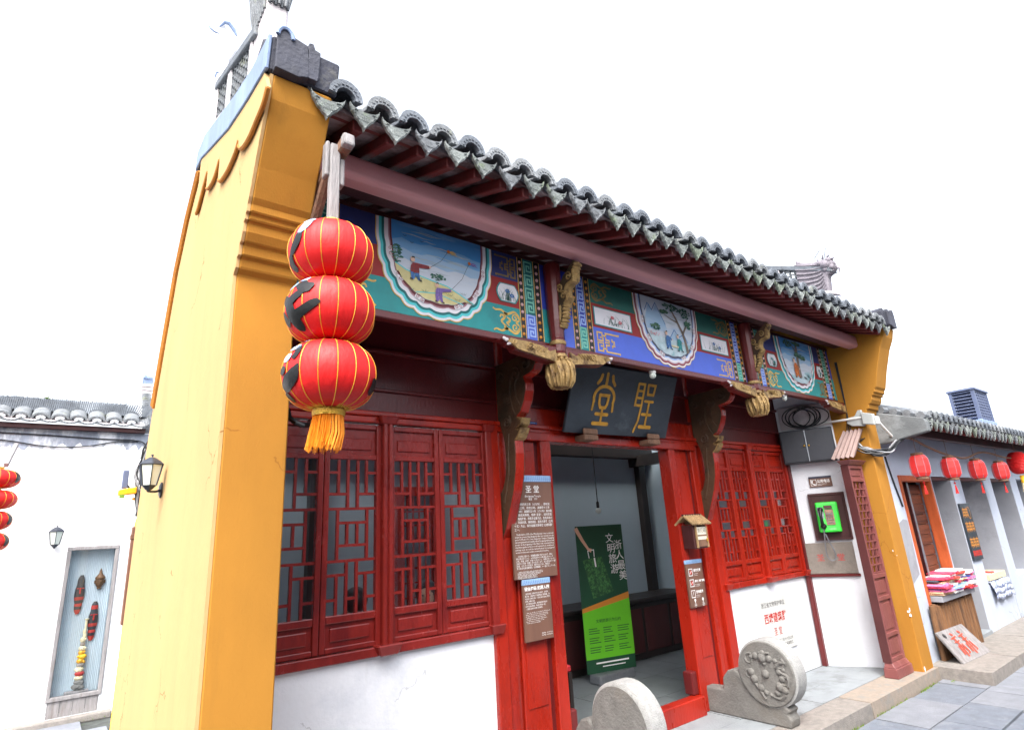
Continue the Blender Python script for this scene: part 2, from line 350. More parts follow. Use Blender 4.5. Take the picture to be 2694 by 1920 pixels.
def unit(m):
    if m not in UNIT: UNIT[m] = MB().box(-.5, .5, -.5, .5, -.5, .5).mesh('bar', m)
    return UNIT[m]
def ubox(name, m, parent, x0, x1, y0, y1, z0, z1):
    return inst(name, unit(m), parent, ((x0+x1)/2, (y0+y1)/2, (z0+z1)/2), None, (abs(x1-x0), abs(y1-y0), abs(z1-z0)))
def struct(o): o['kind'] = 'structure'; return o
def text(name, body, size, m, parent, org, ux=(1, 0, 0), uz=(0, 0, 1), align='LEFT', sx=1, bold=0, res=1, spacing=1.0, shear=0):
    cu = bpy.data.curves.new(name, 'FONT'); cu.body = body; cu.size = size; cu.align_x = align; cu.align_y = 'CENTER'
    cu.resolution_u = res; cu.offset = bold; cu.space_character = spacing; cu.shear = shear
    t = bpy.data.objects.new(name, cu); COL.objects.link(t)
    dg = bpy.context.evaluated_depsgraph_get(); me = bpy.data.meshes.new_from_object(t.evaluated_get(dg))
    bpy.data.objects.remove(t); bpy.data.curves.remove(cu)
    ux = Vector(ux).normalized(); uz = Vector(uz).normalized(); ny = ux.cross(uz); o = Vector(org)
    for v in me.vertices: v.co = o+ux*v.co.x*sx+uz*v.co.y
    me.materials.clear(); me.materials.append(M[m])
    ob = bpy.data.objects.new(name, me); COL.objects.link(ob); attach(ob, parent) if parent else None
    return ob
def lerp(a, b, t): return a+(b-a)*t
def arc(cx, cz, r, a0, a1, n=10, ry=None):
    return [(cx+r*math.cos(math.radians(lerp(a0, a1, i/n))), cz+(ry or r)*math.sin(math.radians(lerp(a0, a1, i/n)))) for i in range(n+1)]
def spiral(cx, cz, r, turns, a0=0, n=18, k=.15, flip=1):
    return [(cx+r*(1-(1-k)*i/n)*math.cos(a0+flip*2*PI*turns*i/n), cz+r*(1-(1-k)*i/n)*math.sin(a0+flip*2*PI*turns*i/n)) for i in range(n+1)]
def smooth_pts(pts, k=4):      # Catmull-Rom through points
    out = []
    n = len(pts)
    for i in range(n-1):
        p0 = pts[max(i-1, 0)]; p1 = pts[i]; p2 = pts[i+1]; p3 = pts[min(i+2, n-1)]
        for j in range(k):
            t = j/k
            out.append(tuple(.5*((2*b)+(-a+c)*t+(2*a-5*b+4*c-d)*t*t+(-a+3*b-3*c+d)*t**3) for a, b, c, d in zip(p0, p1, p2, p3)))
    out.append(tuple(pts[-1])); return out
# ================================================================ ground
GZ = -.12
g = MB(); g.poly([(-120, -120, GZ-.02), (160, -120, GZ-.02), (160, 160, GZ-.02), (-120, 160, GZ-.02)])
street = struct(g.build('street', 'joint'))
fl = [MB().box(-.5, .5, -.5, .5, -.5, .5).mesh('flagstone', m) for m in ('flag', 'flag_b', 'flag_c')]
y = 2.655; row = 0
while y > -.6:
    w = random.uniform(.38, .52); x = -1.2+random.uniform(0, .6)
    while x < 17:
        ln = random.uniform(.5, .95)
        o = inst('flagstone', random.choice(fl), street, (x+ln/2, y-w/2, GZ-.03+random.uniform(-.004, .004)), (random.uniform(-.006, .006), random.uniform(-.006, .006), random.uniform(-.004, .004)), (ln-.012, w-.014, .07))
        b = o.modifiers.new('b', 'BEVEL'); b.width = .006
        x += ln
    y -= w; row += 1
# lane in front of the left house
y = 9.0
for r in range(4):
    x = -2.4+.3*(r % 2)
    while x < .45:
        ln = random.uniform(.5, .9)
        inst('flagstone', random.choice(fl), street, (x+ln/2, y-.3-.6*r, GZ-.03), None, (ln-.012, .585, .07)); x += ln
mo = MB()
for (x0, y0, L_) in ((5.2, 2.665, .5), (6.0, 2.665, .7), (7.0, 2.66, .5), (7.55, 2.55, .25), (-.1, 8.93, .7), (.45, 8.9, .3)):
    for i in range(60):
        x = x0+random.random()*L_; yy = y0-abs(random.gauss(0, .012)); a = random.random()*6.28; h = random.uniform(.008, .026); q = .006
        mo.poly([(x-q*math.cos(a), yy-q*math.sin(a), GZ), (x+q*math.cos(a), yy+q*math.sin(a), GZ), (x+random.uniform(-.01, .01), yy+random.uniform(-.01, .01), GZ+h)])
mo.build('moss_tufts', 'moss', kind='stuff')
# porch: base, granite kerb stones, inner slabs
b = MB(); b.box(.0, 7.62, 2.69, 6.1, GZ-.1, -.03)
porch = struct(b.build('porch_floor', 'joint'))
x = .1; kg = [MB().box(-.5, .5, -.5, .5, -.5, .5).mesh('kerb_stone', m) for m in ('granite', 'granite_pink')]
for i, ln in enumerate((1.3, 1.7, 1.5, 1.35, 1.75)):
    o = inst('kerb_stone', kg[(i+1) % 2], porch, (x+ln/2, 2.81, -.075), (0, random.uniform(-.003, .003), random.uniform(-.003, .003)), (ln-.01, .29, .15))
    bb = o.modifiers.new('b', 'BEVEL'); bb.width = .016; bb.segments = 3; x += ln
sl = [MB().box(-.5, .5, -.5, .5, -.5, .5).mesh('floor_slab', m) for m in ('slab', 'slab_dark')]
for r, (ya, yb) in enumerate(((2.955, 3.26), (3.26, 3.6))):
    x = .82-.3*r
    while x < 7.3:
        ln = random.uniform(.7, 1.0); o = inst('floor_slab', sl[0], porch, (x+ln/2, (ya+yb)/2, -.025+random.uniform(-.002, .002)), None, (ln-.006, yb-ya-.006, .05)); x += ln
for r in range(4):
    for k in range(11):
        inst('floor_slab', sl[1], porch, (1.1+.6*k, 3.9+.6*r, -.025), None, (.592, .592, .05))

# ================================================================ temple hall
T = thing('temple_hall', 'red timber temple hall with painted beam, grey tiled eaves and ochre gable piers', 'temple', (4, 3.6, 0))
E = 3.6                                        # window plane
# ---- gable walls with flared piers
def gable(x0, x1, zoff, name_mat, outer):
    pr = [(2.70, GZ), (2.70, 2.86+zoff), (2.665, 2.885+zoff), (2.655, 2.93+zoff), (2.63, 2.935+zoff), (2.62, 2.985+zoff), (2.60, 2.99+zoff), (2.575, 3.03+zoff), (2.57, 3.075+zoff),
          (2.548, 3.08+zoff), (2.545, 3.105+zoff), (2.525, 3.11+zoff), (2.52, 3.145+zoff), (2.50, 3.17+zoff), (2.44, 3.30+zoff*.5), (2.36, 3.45), (2.30, 3.57), (2.27, 3.68)]
    bk = [(2.59, 3.76), (3.05, 3.89), (3.64, 4.13), (4.0, 4.28), (4.2, 4.30), (4.55, 4.1), (4.87, 3.78), (5.12, 3.3), (5.36, 2.8), (5.5, 2.4), (5.6, 1.9), (5.65, 1.2), (5.66, GZ)]
    p = pr+bk
    o = MB().prism(p, lambda u, v, w: (w, u, v), x0, x1).build('gable_wall', 'ochre', T, bevel=.006)
    return o, pr, bk
gl, prL, bkL = gable(.53, .80, 0.0, 'ochre', -1)
gr, prR, bkR = gable(7.34, 7.62, -.16, 'ochre', 1)
# paler paint on the outer faces, partly standing in for their brighter light
for nm, xa, xb, pr, bk, par in (('wall_face', .515, .529, prL, bkL, gl), ('wall_face', 7.621, 7.632, prR, bkR, gr)):
    MB().prism([(u+.004 if i < len(pr) else u, v) for i, (u, v) in enumerate(pr+bk)], lambda u, v, w: (w, u, v), xa, xb).build(nm, 'ochre_pale', par)
# raised scalloped bands under the coping
low = [(2.305, 3.70), (2.59, 3.758), (3.05, 3.89), (3.64, 4.13), (4.0, 4.28)]
sc1 = smooth_pts([(2.24, 3.575), (2.30, 3.53), (2.39, 3.517), (2.52, 3.505), (2.65, 3.528), (2.73, 3.57), (2.765, 3.61)], 4)
sc2 = smooth_pts([(2.765, 3.64), (2.83, 3.607), (2.99, 3.602), (3.12, 3.625), (3.2, 3.65), (3.265, 3.695)], 4)
sc3 = smooth_pts([(3.28, 3.84), (3.37, 3.80), (3.46, 3.795), (3.585, 3.82), (3.67, 3.865)], 4)
sc4 = smooth_pts([(3.69, 4.0), (3.80, 3.95), (3.94, 3.87), (4.02, 3.862)], 4)
band = sc1+[(2.768, 3.66)]+sc2+[(3.27, 3.87)]+sc3+[(3.68, 4.03)]+sc4+[(4.03, 4.27)]+low[::-1]
for xa, xb, par in ((.497, .5145, gl),):
    MB().prism(band, lambda u, v, w: (w, u, v), xa, xb).build('scalloped_moulding', 'ochre_pale', par, bevel=.004)
    xm = .494 if xa < 1 else 7.653
    e = MB()
    for s_ in (sc1, sc2, sc3, sc4): e.tube([(xm+.008*(1 if xa < 1 else -1), u, v-.006) for u, v in s_], .011, 6)
    e.build('moulding_edge', 'ochre_edge', par, smooth=True)
rear = [(4.2, 4.3), (4.55, 4.1), (4.87, 3.78), (5.12, 3.3), (5.36, 2.8)]
e = MB(); e.tube([(.505, u-.09, v-.05) for u, v in rear], .012, 6); e.tube([(.505, u-.03, v-.02) for u, v in rear], .016, 6); e.build('moulding_edge', 'ochre_edge', gl, smooth=True)
# coping
cu_ = [(2.235, 3.86), (2.535, 3.912), (2.88, 4.02), (3.33, 4.2), (3.94, 4.44), (4.2, 4.46), (4.6, 4.2), (4.93, 3.84), (5.2, 3.3)]
cl_ = [(2.265, 3.69), (2.59, 3.765), (3.05, 3.895), (3.64, 4.135), (4.0, 4.285), (4.2, 4.305), (4.55, 4.105), (4.87, 3.785), (5.1, 3.3)]
def coping(x0, x1, side_x0, side_x1):
    c = MB().prism(cl_+cu_[::-1], lambda u, v, w: (w, u, v), x0, x1).build('coping', 'black_plaster', T, bevel=.008)
    MB().prism([(u-.003, v) for u, v in cl_[:6]]+[(u-.003, v-.004) for u, v in cu_[:6]][::-1], lambda u, v, w: (w, u, v), side_x0, side_x1).build('skylit_face', 'pale_blue_grey', c, bevel=.004)  # sky light on the dark coping's side, put into a paler colour
    return c
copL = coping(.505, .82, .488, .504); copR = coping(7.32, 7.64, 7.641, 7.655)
# front end blocks of the coping: rounded humps and a stepped shoulder
def endblock(x0, s):
    e = MB()
    X = lambda u: x0+u*s
    pf = [(0, 3.685), (0, 3.85)]+[(.035+.032*math.cos(math.radians(a)), 3.865+.05*math.sin(math.radians(a))) for a in range(180, -1, -20)]+[(.075, 3.89), (.14, 3.875), (.15, 3.70), (.10, 3.68)]
    e.prism(pf, lambda u, v, w: (X(u), w, v), 2.225, 2.46)
    e.prism([(.14, 3.70), (.145, 3.90), (.165, 3.905), (.175, 3.875), (.2, 3.87), (.2, 3.83), (.195, 3.72), (.19, 3.70)], lambda u, v, w: (X(u), w, v), 2.228, 2.5)
    e.prism([(.05, 3.87)]+[(.10+.05*math.cos(math.radians(a)), 3.90+.055*math.sin(math.radians(a))) for a in range(180, -1, -20)]+[(.15, 3.87)], lambda u, v, w: (X(u), w, v), 2.30, 2.7)
    return e.build('coping_end', 'black_plaster', T, bevel=.008, seg=2)
ebl = endblock(.522, 1); ebr = endblock(7.622, -1)
MB().tube([(.557+.034*math.cos(math.radians(a)), 2.222, 3.865+.05*math.sin(math.radians(a))) for a in range(180, -1, -15)], .01, 6).build('hoop', 'pale_blue_grey', ebl, smooth=True)
# ---- pierced ridges running down each gable
def hip_ridge(xc, dragon, sx=1):
    x0, x1 = xc-.05, xc+.05; dz = .30 if dragon else 0
    zb = lambda y: 4.085+.427*(y-2.94)+dz
    zt = lambda y: 4.375+.447*(y-2.88)+dz
    R = MB().prism(([(2.42, 3.88), (2.42, 4.0), (2.52, 4.10)] if not dragon else [(2.6, 3.88), (2.6, 4.02), (2.78, 4.06)])+[(2.8, zb(2.8)), (4.0, zb(4.0)), (4.25, 4.5), (4.15, 4.40), (3.94, 4.40), (3.33, 4.16), (2.88, 3.98)], lambda u, v, w: (w, u, v), x0-.01, x1+.015).build('hip_ridge', 'black_plaster' if not dragon else 'tile_dark', T, bevel=.008)
    MB().prism([(2.7, zb(2.7)-.02), (2.7, zb(2.7)+.018), (4.05, zb(4.05)+.018), (4.05, zb(4.05)-.02)], lambda u, v, w: (w, u, v), x0-.018, x1+.02).build('rail', 'pale_plaster', R, bevel=.005)
    MB().prism([(2.7, zt(2.7)-.02), (2.7, zt(2.7)+.045), (3.9, zt(3.9)+.045), (3.9, zt(3.9)-.02)], lambda u, v, w: (w, u, v), x0-.02, x1+.025).build('top_rail', 'tile_dark', R, bevel=.006)
    for ya, yb in ((3.36, 3.47), (2.80, 2.85), (3.84, 4.05)):
        MB().hexa([(x0-.008, ya, zb(ya)), (x1+.012, ya, zb(ya)), (x1+.012, yb, zb(yb)), (x0-.008, yb, zb(yb))], [(x0-.008, ya, zt(ya)), (x1+.012, ya, zt(ya)), (x1+.012, yb, zt(yb)), (x0-.008, yb, zt(yb))]).build('ridge_post', 'pale_plaster', R, bevel=.005)
    la = MB()
    for ya, yb in ((2.85, 3.36), (3.47, 3.84)):
        n = int((yb-ya)/.062); d = (yb-ya)/n
        for i in range(n+1):
            yy = lerp(ya, yb, i/n); la.bar((xc-.03, yy, zb(yy)), (xc-.03, yy, zt(yy)), .014, .04, (1, 0, 0))
        for i in range(n):
            yy = lerp(ya, yb, (i+.5)/n)
            for q in range(5):
                zz = lerp(zb(yy), zt(yy), (q+.5*(i % 2)+.3)/5); la.bar((xc-.03, yy-d/2, zz-d*.22), (xc-.03, yy+d/2, zz+d*.22), .04, .013)
    la.build('tile_lattice', 'tile', R, kind='stuff')
    MB().box(xc+.0, xc+.02, 2.85, 3.84, 3.9, 4.12).build('lattice_back', 'tile_dark', R)
    if not dragon:
        MB().box(x0+.0, x1+.01, 2.54, 2.80, 4.06, 4.95).build('end_post', 'pale_plaster', R, bevel=.012)
        f = MB()
        for i in range(7):
            f.tube([(lerp(x0-.0, x1+.01, (i+.5)/7), 2.535-.015*(i % 2), 4.36), (lerp(x0-.01, x1+.02, (i+.5)/7), 2.52, 4.45), (lerp(x0-.02, x1+.03, (i+.5)/7), 2.50+.02*(i % 2), 4.62)], [.008, .014, .016], 6)
            f.tube([(x0-.005, lerp(2.55, 2.79, (i+.5)/7), 4.34), (x0-.015, lerp(2.55, 2.79, (i+.5)/7), 4.44), (x0-.03, lerp(2.53, 2.81, (i+.5)/7), 4.62)], [.008, .016, .016], 6)
        f.box(x0-.03, x1+.03, 2.5, 2.83, 4.58, 4.7)
        f.build('carved_capital', 'tile', R, smooth=True)
    return R
hrL = hip_ridge(.585, False); hrR = hip_ridge(7.49, True)
# fish-dragon finial on the far gable ridge: flared tail, ribbed body, whiskered head
def dragon(xc, ym, zb_, s, par, mt='tile'):
    d = MB()
    prof = [(0, 0), (-.003, .06), (-.03, .35), (-.10, .38), (-.135, .44), (-.12, .52), (-.06, .58), (.04, .585), (.13, .595), (.24, .64), (.32, .72), (.345, .6), (.35, .4), (.36, 0)]
    d.prism([(ym+u*s, zb_+v*s) for u, v in prof], lambda u, v, w: (w, u, v), xc-.06, xc+.06)
    o = d.build('dragon_finial', mt, par, bevel=.02, seg=2)
    r = MB()
    for k in range(9):
        t = k/8
        pts = smooth_pts([(ym+s*.34, zb_+s*lerp(.64, .12, t)), (ym+s*.2, zb_+s*lerp(.58, .10, t)), (ym+s*.08, zb_+s*lerp(.54, .12, t)), (ym+s*lerp(.02, .02, t), zb_+s*lerp(.52, .2, t))], 5)
        for sx in (-1, 1): r.tube([(xc+sx*.064, u, v) for u, v in pts], .012*s, 5)
    r.build('body_rib', mt, o, smooth=True)
    h = MB()
    for (u, v, q) in ((-.03, .5, .09), (.03, .54, .06), (-.1, .44, .05), (-.07, .55, .05), (-.02, .44, .055)):
        h.ball((xc, ym+u*s, zb_+v*s), q*s, 8, 6, (1.1, 1, 1))
        h.ball((xc-.05, ym+u*s, zb_+v*s), q*.7*s, 8, 6)
    for k in range(10):
        a = k/10*6.28; h.tube([(xc-.03, ym-.03*s+.1*s*math.cos(a), zb_+.5*s+.1*s*math.sin(a)), (xc-.05, ym-.03*s+.13*s*math.cos(a+.3), zb_+.5*s+.14*s*math.sin(a+.3))], [.014*s, .006*s], 5)
    h.tube([(xc, ym-.12*s, zb_+.45*s), (xc, ym-.17*s, zb_+.40*s), (xc, ym-.15*s, zb_+.35*s)], [.02*s, .012*s, .006*s], 5)
    h.build('head', mt, o, smooth=True)
    w = MB(); w.tube([(xc, ym+.06*s, zb_+.55*s), (xc, ym+.1*s, zb_+.66*s), (xc, ym+.02*s, zb_+.74*s), (xc, ym+.04*s, zb_+.82*s)], .007*s, 5); w.tube([(xc, ym+.06*s, zb_+.55*s), (xc, ym-.02*s, zb_+.62*s), (xc, ym-.06*s, zb_+.74*s)], .007*s, 5)
    w.build('whisker', 'steel', o, smooth=True)
    return o
dragon(7.49, 2.80, 4.20, 1.0, hrR, 'dragon_grey')
# stretch of the ridge ornament on the near gable's crest, sky glare put into its white colour
fin = MB().prism([(.50, 4.42), (.50, 5.3), (.47, 5.5), (.46, 5.72), (.5, 5.9), (.58, 5.86), (.60, 5.72), (.68, 5.68), (.69, 5.55), (.64, 5.4), (.66, 4.42)], lambda u, v, w: (u, w, v), 4.22, 4.36).build('crest_finial', 'white_house', hrL, bevel=.02, seg=2)
fc_ = MB(); fc_.tube([(.545, 4.21, 5.68), (.575, 4.2, 5.73), (.61, 4.2, 5.745), (.65, 4.2, 5.70), (.672, 4.2, 5.655)], [.006, .014, .016, .014, .006], 6); fc_.tube([(.462, 4.21, 5.655), (.48, 4.2, 5.62), (.515, 4.2, 5.60), (.55, 4.2, 5.603)], [.004, .007, .008, .004], 6); fc_.tube([(.552, 4.21, 5.19), (.556, 4.2, 5.22), (.57, 4.2, 5.235)], .008, 6)
fc_.build('mouth_ridge', 'pale_blue_grey', fin, smooth=True)

# ---- roof: deck, tiles at the eave, rafters
SL = .36; EY, EZ = 2.25, 3.665
rz = lambda y: EZ+SL*(y-EY)
rk = MB(); rk.hexa([(.8, 2.30, rz(2.3)-.035), (7.34, 2.30, rz(2.3)-.035), (7.34, 2.30, rz(2.3)-.01), (.8, 2.30, rz(2.3)-.01)], [(.8, 4.2, rz(4.2)-.035), (7.34, 4.2, rz(4.2)-.035), (7.34, 4.2, rz(4.2)-.01), (.8, 4.2, rz(4.2)-.01)])
rk.hexa([(.8, 4.2, rz(4.2)-.035), (7.34, 4.2, rz(4.2)-.035), (7.34, 4.2, rz(4.2)-.01), (.8, 4.2, rz(4.2)-.01)], [(.8, 5.3, 3.6), (7.34, 5.3, 3.6), (7.34, 5.3, 3.63), (.8, 5.3, 3.63)])
roof = rk.build('roof', 'sheathing', T)
TW = .182; NX = 36; XO = .86
def cover_mesh(a0, a1, b0, b1, length, rim):
    m = MB(); K = 10
    ring = lambda a, b, y, z: [(a*math.cos(PI*i/K), y, z+b*math.sin(PI*i/K)) for i in range(K+1)]
    for (ao, ai, bo, bi, y0, y1) in ((a0, a0-.022, b0, b0-.022, 0, length),)+(((a0+.008, a0-.03, b0+.01, b0-.035, -.012, .02),) if rim else ()):
        o0, i0, o1, i1 = ring(ao, bo, y0, 0), ring(ai, bi, y0, 0), ring(ao*(a1/a0), bo*(b1/b0), y1, SL*y1), ring(ai*(a1/a0), bi*(b1/b0), y1, SL*y1)
        n = K+1; b = [*o0, *i0, *o1, *i1]; f = []
        for i in range(K):
            f += [(i, i+1, n+i+1, n+i), (2*n+i, 3*n+i, 3*n+i+1, 2*n+i+1), (i, 2*n+i, 2*n+i+1, i+1), (n+i, n+i+1, 3*n+i+1, 3*n+i)]
        f += [(0, n, 3*n, 2*n), (K, 2*n+K, 3*n+K, n+K)]
        m.add(b, f)
    if rim:
        for k in range(9):
            th = PI*(k+.5)/9; m.bar(((a0-.01)*math.cos(th), -.014, (b0-.012)*math.sin(th)), ((a0-.018)*math.cos(th), -.014, (b0-.022)*math.sin(th)), .012, .006, (0, 1, 0))
    return m
_cr = cover_mesh(.078, .072, .084, .078, .24, True); cv_rims = [_cr.mesh('cover_tile', m_, True) for m_ in ('tile_dark', 'tile_dark', 'tile', 'tile_dark', 'tile_pale')]
cv = cover_mesh(.074, .069, .079, .075, .24, False).mesh('cover_tile', 'tile_dark', True)
def drip_mesh():
    top = [(.08*math.cos(PI*(1-i/8))*1.0, -.036*math.sin(PI*i/8)) for i in range(9)]
    right = [(.077, -.022), (.07, -.044), (.057, -.06), (.046, -.08), (.032, -.09), (.02, -.108), (.01, -.114)]
    pl = top+right+[(0, -.138)]+[(-u, v) for u, v in right[::-1]]
    m = MB(); m.prism(pl, lambda u, v, w: (u, w-.12*v, v), -.012, .006)
    for k in range(5): m.bar((-.02+.01*k, -.012-.12*-.05, -.05), (-.02+.01*k, -.012-.12*-.08, -.085), .004, .006, (0, 1, 0))
    for sx in (-1, 1):
        m.tube([(sx*u, -.014-.12*v, v) for u, v in [(.04, -.04), (.055, -.036), (.064, -.044), (.058, -.055), (.047, -.053)]], .0035, 4)
        m.tube([(sx*u, -.014-.12*v, v) for u, v in [(.07, -.026), (.064, -.042), (.05, -.056), (.04, -.075), (.027, -.084), (.016, -.1), (0, -.126)]], .003, 4)
    return m
_dm = drip_mesh(); dps = [_dm.mesh('drip_tile', m_) for m_ in ('drip', 'drip', 'drip_pale', 'drip_green', 'tile')]
pan = MB(); K = 8
pa = [(.088*math.cos(PI*(1-i/K)), -.034*math.sin(PI*i/K)) for i in range(K+1)]
for i in range(K): pan.poly([(pa[i][0], 0, pa[i][1]), (pa[i+1][0], 0, pa[i+1][1]), (pa[i+1][0], .26, pa[i+1][1]+SL*.26), (pa[i][0], .26, pa[i][1]+SL*.26)])
pan_me = pan.mesh('pan_tile', 'tile_dark', True)
for k in range(NX+1):
    x = XO+TW*k-TW/2-.0
    j = lambda s: random.uniform(-s, s)
    inst('drip_tile', random.choice(dps), roof, (x+j(.006), EY+j(.01), EZ+.014+j(.007)), (j(.06), j(.06), j(.06)), (random.uniform(.93, 1.03), 1, random.uniform(.84, .96)))
    inst('pan_tile', pan_me, roof, (x, EY+.004, EZ+.014))
    if k < NX:
        x += TW/2
        for q in range(4):
            yy = EY-.01+.19*q
            inst('cover_tile', random.choice(cv_rims) if q == 0 else cv, roof, (x+j(.007), yy+j(.008), rz(yy)+.022+.012*(q > 0)+j(.006)), (j(.03), j(.05), j(.03)))
up_ = MB()
for k in range(NX):
    x = XO+TW*k; rr = [(x+.076*math.cos(PI*i/6), .09*math.sin(PI*i/6)) for i in range(7)]
    for i in range(6): up_.poly([(rr[i][0], 2.98, rz(2.98)+.02+rr[i][1]), (rr[i+1][0], 2.98, rz(2.98)+.02+rr[i+1][1]), (rr[i+1][0], 4.2, rz(4.2)+.02+rr[i+1][1]), (rr[i][0], 4.2, rz(4.2)+.02+rr[i][1])])
up_.build('upper_tiles', 'tile_dark', roof, kind='stuff')
raf = MB(); raf.hexa([(-.026, 2.325, rz(2.325)-.105), (.026, 2.325, rz(2.325)-.105), (.026, 2.325, rz(2.325)-.036), (-.026, 2.325, rz(2.325)-.036)], [(-.026, 3.9, rz(3.9)-.105), (.026, 3.9, rz(3.9)-.105), (.026, 3.9, rz(3.9)-.036), (-.026, 3.9, rz(3.9)-.036)])
raf_me = raf.mesh('rafter', 'rafter')
for k in range(NX+1):
    o = inst('rafter', raf_me, roof, (XO+TW*k-TW/2+random.uniform(-.004, .004), 0, random.uniform(-.003, .003)))
    b = o.modifiers.new('b', 'BEVEL'); b.width = .006
MB().box(.8, 7.34, 2.36, 2.40, rz(2.38)-.036, rz(2.38)-.012).build('eave_batten', 'rafter', roof)
# ---- eave beam, inner purlin, ceiling rails
MB().box(.8, 7.34, 2.575, 2.70, 3.505, 3.655).build('eave_beam', 'beam_rose', T, bevel=.035, seg=4)
MB().box(.8, 7.34, 2.74, 2.86, 3.57, 3.62).build('purlin_rail', 'wood_dark', T, bevel=.01)
MB().box(.8, 7.34, 2.98, 3.08, 3.5, 3.62).build('upper_rail', 'wood_dark', T, bevel=.01)
MB().box(.8, 7.34, 3.2, 3.62, 3.32, 3.36).build('porch_ceiling', 'wood_dark', T)
MB().box(.8, 7.34, 3.0, 3.2, 3.52, 3.55).build('porch_ceiling', 'wood_dark', T)

# ---- frame of the front: columns, lintels, dado walls
for xc in (.93, 2.725, 5.245, 7.12):
    o = MB().lathe([(.1, 0), (.1, 3.3)], (xc, 3.70, 0), 28).build('column', 'lacquer', T, smooth=True)
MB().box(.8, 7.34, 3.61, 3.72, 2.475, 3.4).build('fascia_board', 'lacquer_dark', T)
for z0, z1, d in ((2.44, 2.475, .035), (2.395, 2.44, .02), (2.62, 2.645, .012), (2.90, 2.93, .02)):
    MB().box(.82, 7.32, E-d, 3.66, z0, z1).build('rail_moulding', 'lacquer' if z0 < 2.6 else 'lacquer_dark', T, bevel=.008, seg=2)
for (xa, xb) in ((.8, 2.552), (5.44, 7.06)):
    MB().box(xa, xb, E+.012, 3.74, -.05, .965).build('dado_wall', 'white_wall', T)
# red frame strips beside the columns
for xa, xb in ((2.552, 2.655), (5.30, 5.435)):
    MB().box(xa, xb, E-.03, 3.72, -.02, 2.45).build('frame_post', 'lacquer', T, bevel=.008)
# door surround: side panels, grooves, jambs, lintel, threshold
for s, (pa_, pb_, ga, gb, ja, jb) in enumerate((((2.80, 3.045, 3.045, 3.09, 3.09, 3.20)), ((4.905, 5.16, 4.86, 4.905, 4.77, 4.86))) if False else (((2.80, 3.045, 3.045, 3.09, 3.09, 3.20)), ((4.87, 5.09, 5.09, 5.14, 4.77, 4.87)))):
    MB().box(pa_, pb_, E+.012, E+.05, .0, 2.34).build('door_side_panel', 'lacquer', T, bevel=.006)
    MB().box(ga, gb, E+.03, E+.06, .0, 2.34).build('groove', 'lacquer_dark', T)
    MB().box(ja, jb, E-.02, E+.12, .0, 2.36).build('door_jamb', 'lacquer', T, bevel=.007)
    MB().box(pa_+.03, pb_-.03, E+.004, E+.02, .42, 2.26).build('raised_field', 'lacquer', T, bevel=.006, seg=2)
MB().box(5.14, 5.2, E-.01, E+.08, 0, 2.36).build('door_jamb', 'lacquer', T, bevel=.007)
lint = MB().box(2.8, 5.2, E-.035, E+.1, 2.34, 2.41).build('door_lintel', 'lacquer', T, bevel=.008, seg=2)
MB().box(2.82, 5.18, E-.008, E+.06, 2.41, 2.62).build('transom_board', 'lacquer', T, bevel=.006)
MB().box(3.2, 4.77, E-.06, E+.05, -.01, .15).build('threshold', 'lacquer', T, bevel=.014, seg=3)
for xa, xb in ((3.2, 3.28), (4.69, 4.77)):
    MB().box(xa, xb, E+.0, E+.1, .15, .34).build('threshold_block', 'lacquer_dark', T, bevel=.012, seg=2)

# ---- casement windows
def casement(xa, xb):
    st = .036; LQ = 'lacquer_wine' if xa < 3 else 'lacquer'
    f = MB()
    f.box(xa, xa+st, E, E+.045, 1.013, 2.385); f.box(xb-st, xb, E, E+.045, 1.013, 2.385)
    for z0, z1 in ((1.013, 1.045), (1.172, 1.217), (2.147, 2.18), (2.35, 2.385)): f.box(xa+st, xb-st, E+.002, E+.043, z0, z1)
    W = f.build('casement', LQ, T, bevel=.006, seg=2)
    for z0, z1 in ((1.045, 1.172), (2.18, 2.35)): MB().box(xa+st, xb-st, E+.024, E+.034, z0, z1).build('panel', LQ, W)
    for z0, z1 in ((1.07, 1.148), (2.212, 2.29)):
        MB().box(xa+st+.03, xb-st-.03, E+.012, E+.026, z0, z1).build('raised_field', LQ, W, bevel=.012, seg=2)
    g0, g1 = xa+st, xb-st; X = lambda u: lerp(g0, g1, u); t = .0085
    V = lambda u, z0, z1: ubox('lattice_bar', LQ, W, X(u)-t, X(u)+t, E+.012, E+.034, z0, z1)
    H = lambda u0, u1, z: ubox('lattice_bar', LQ, W, X(u0)+(t if u0 > 0 else 0), X(u1)-(t if u1 < 1 else 0), E+.0125, E+.0335, z-t, z+t)
    H(0, 1, 1.836); H(0, 1, 1.523)
    for u in (.2, .80): V(u, 1.937, 2.147)
    for u in (.40, .61): V(u, 1.845, 2.147)
    for a, b in ((0, .2), (.40, .61), (.80, 1)): H(a, b, 2.063)
    for a, b in ((0, .40), (.61, 1)): H(a, b, 1.928)
    for u in (.2, .82): V(u, 1.532, 1.827)
    H(.2, .82, 1.75); H(.2, .82, 1.613)
    for u in (.40, .61): V(u, 1.622, 1.741)
    for u in (.40, .61): V(u, 1.217, 1.514)
    for a, b in ((0, .40), (.61, 1)): H(a, b, 1.442)
    for u in (.2, .80): V(u, 1.217, 1.433)
    for a, b in ((0, .2), (.40, .61), (.80, 1)): H(a, b, 1.302)
    MB().poly([(g0, E+.038, 1.217), (g1, E+.038, 1.217), (g1, E+.038, 2.147), (g0, E+.038, 2.147)]).build('glass_pane', 'glass', W)
    return W
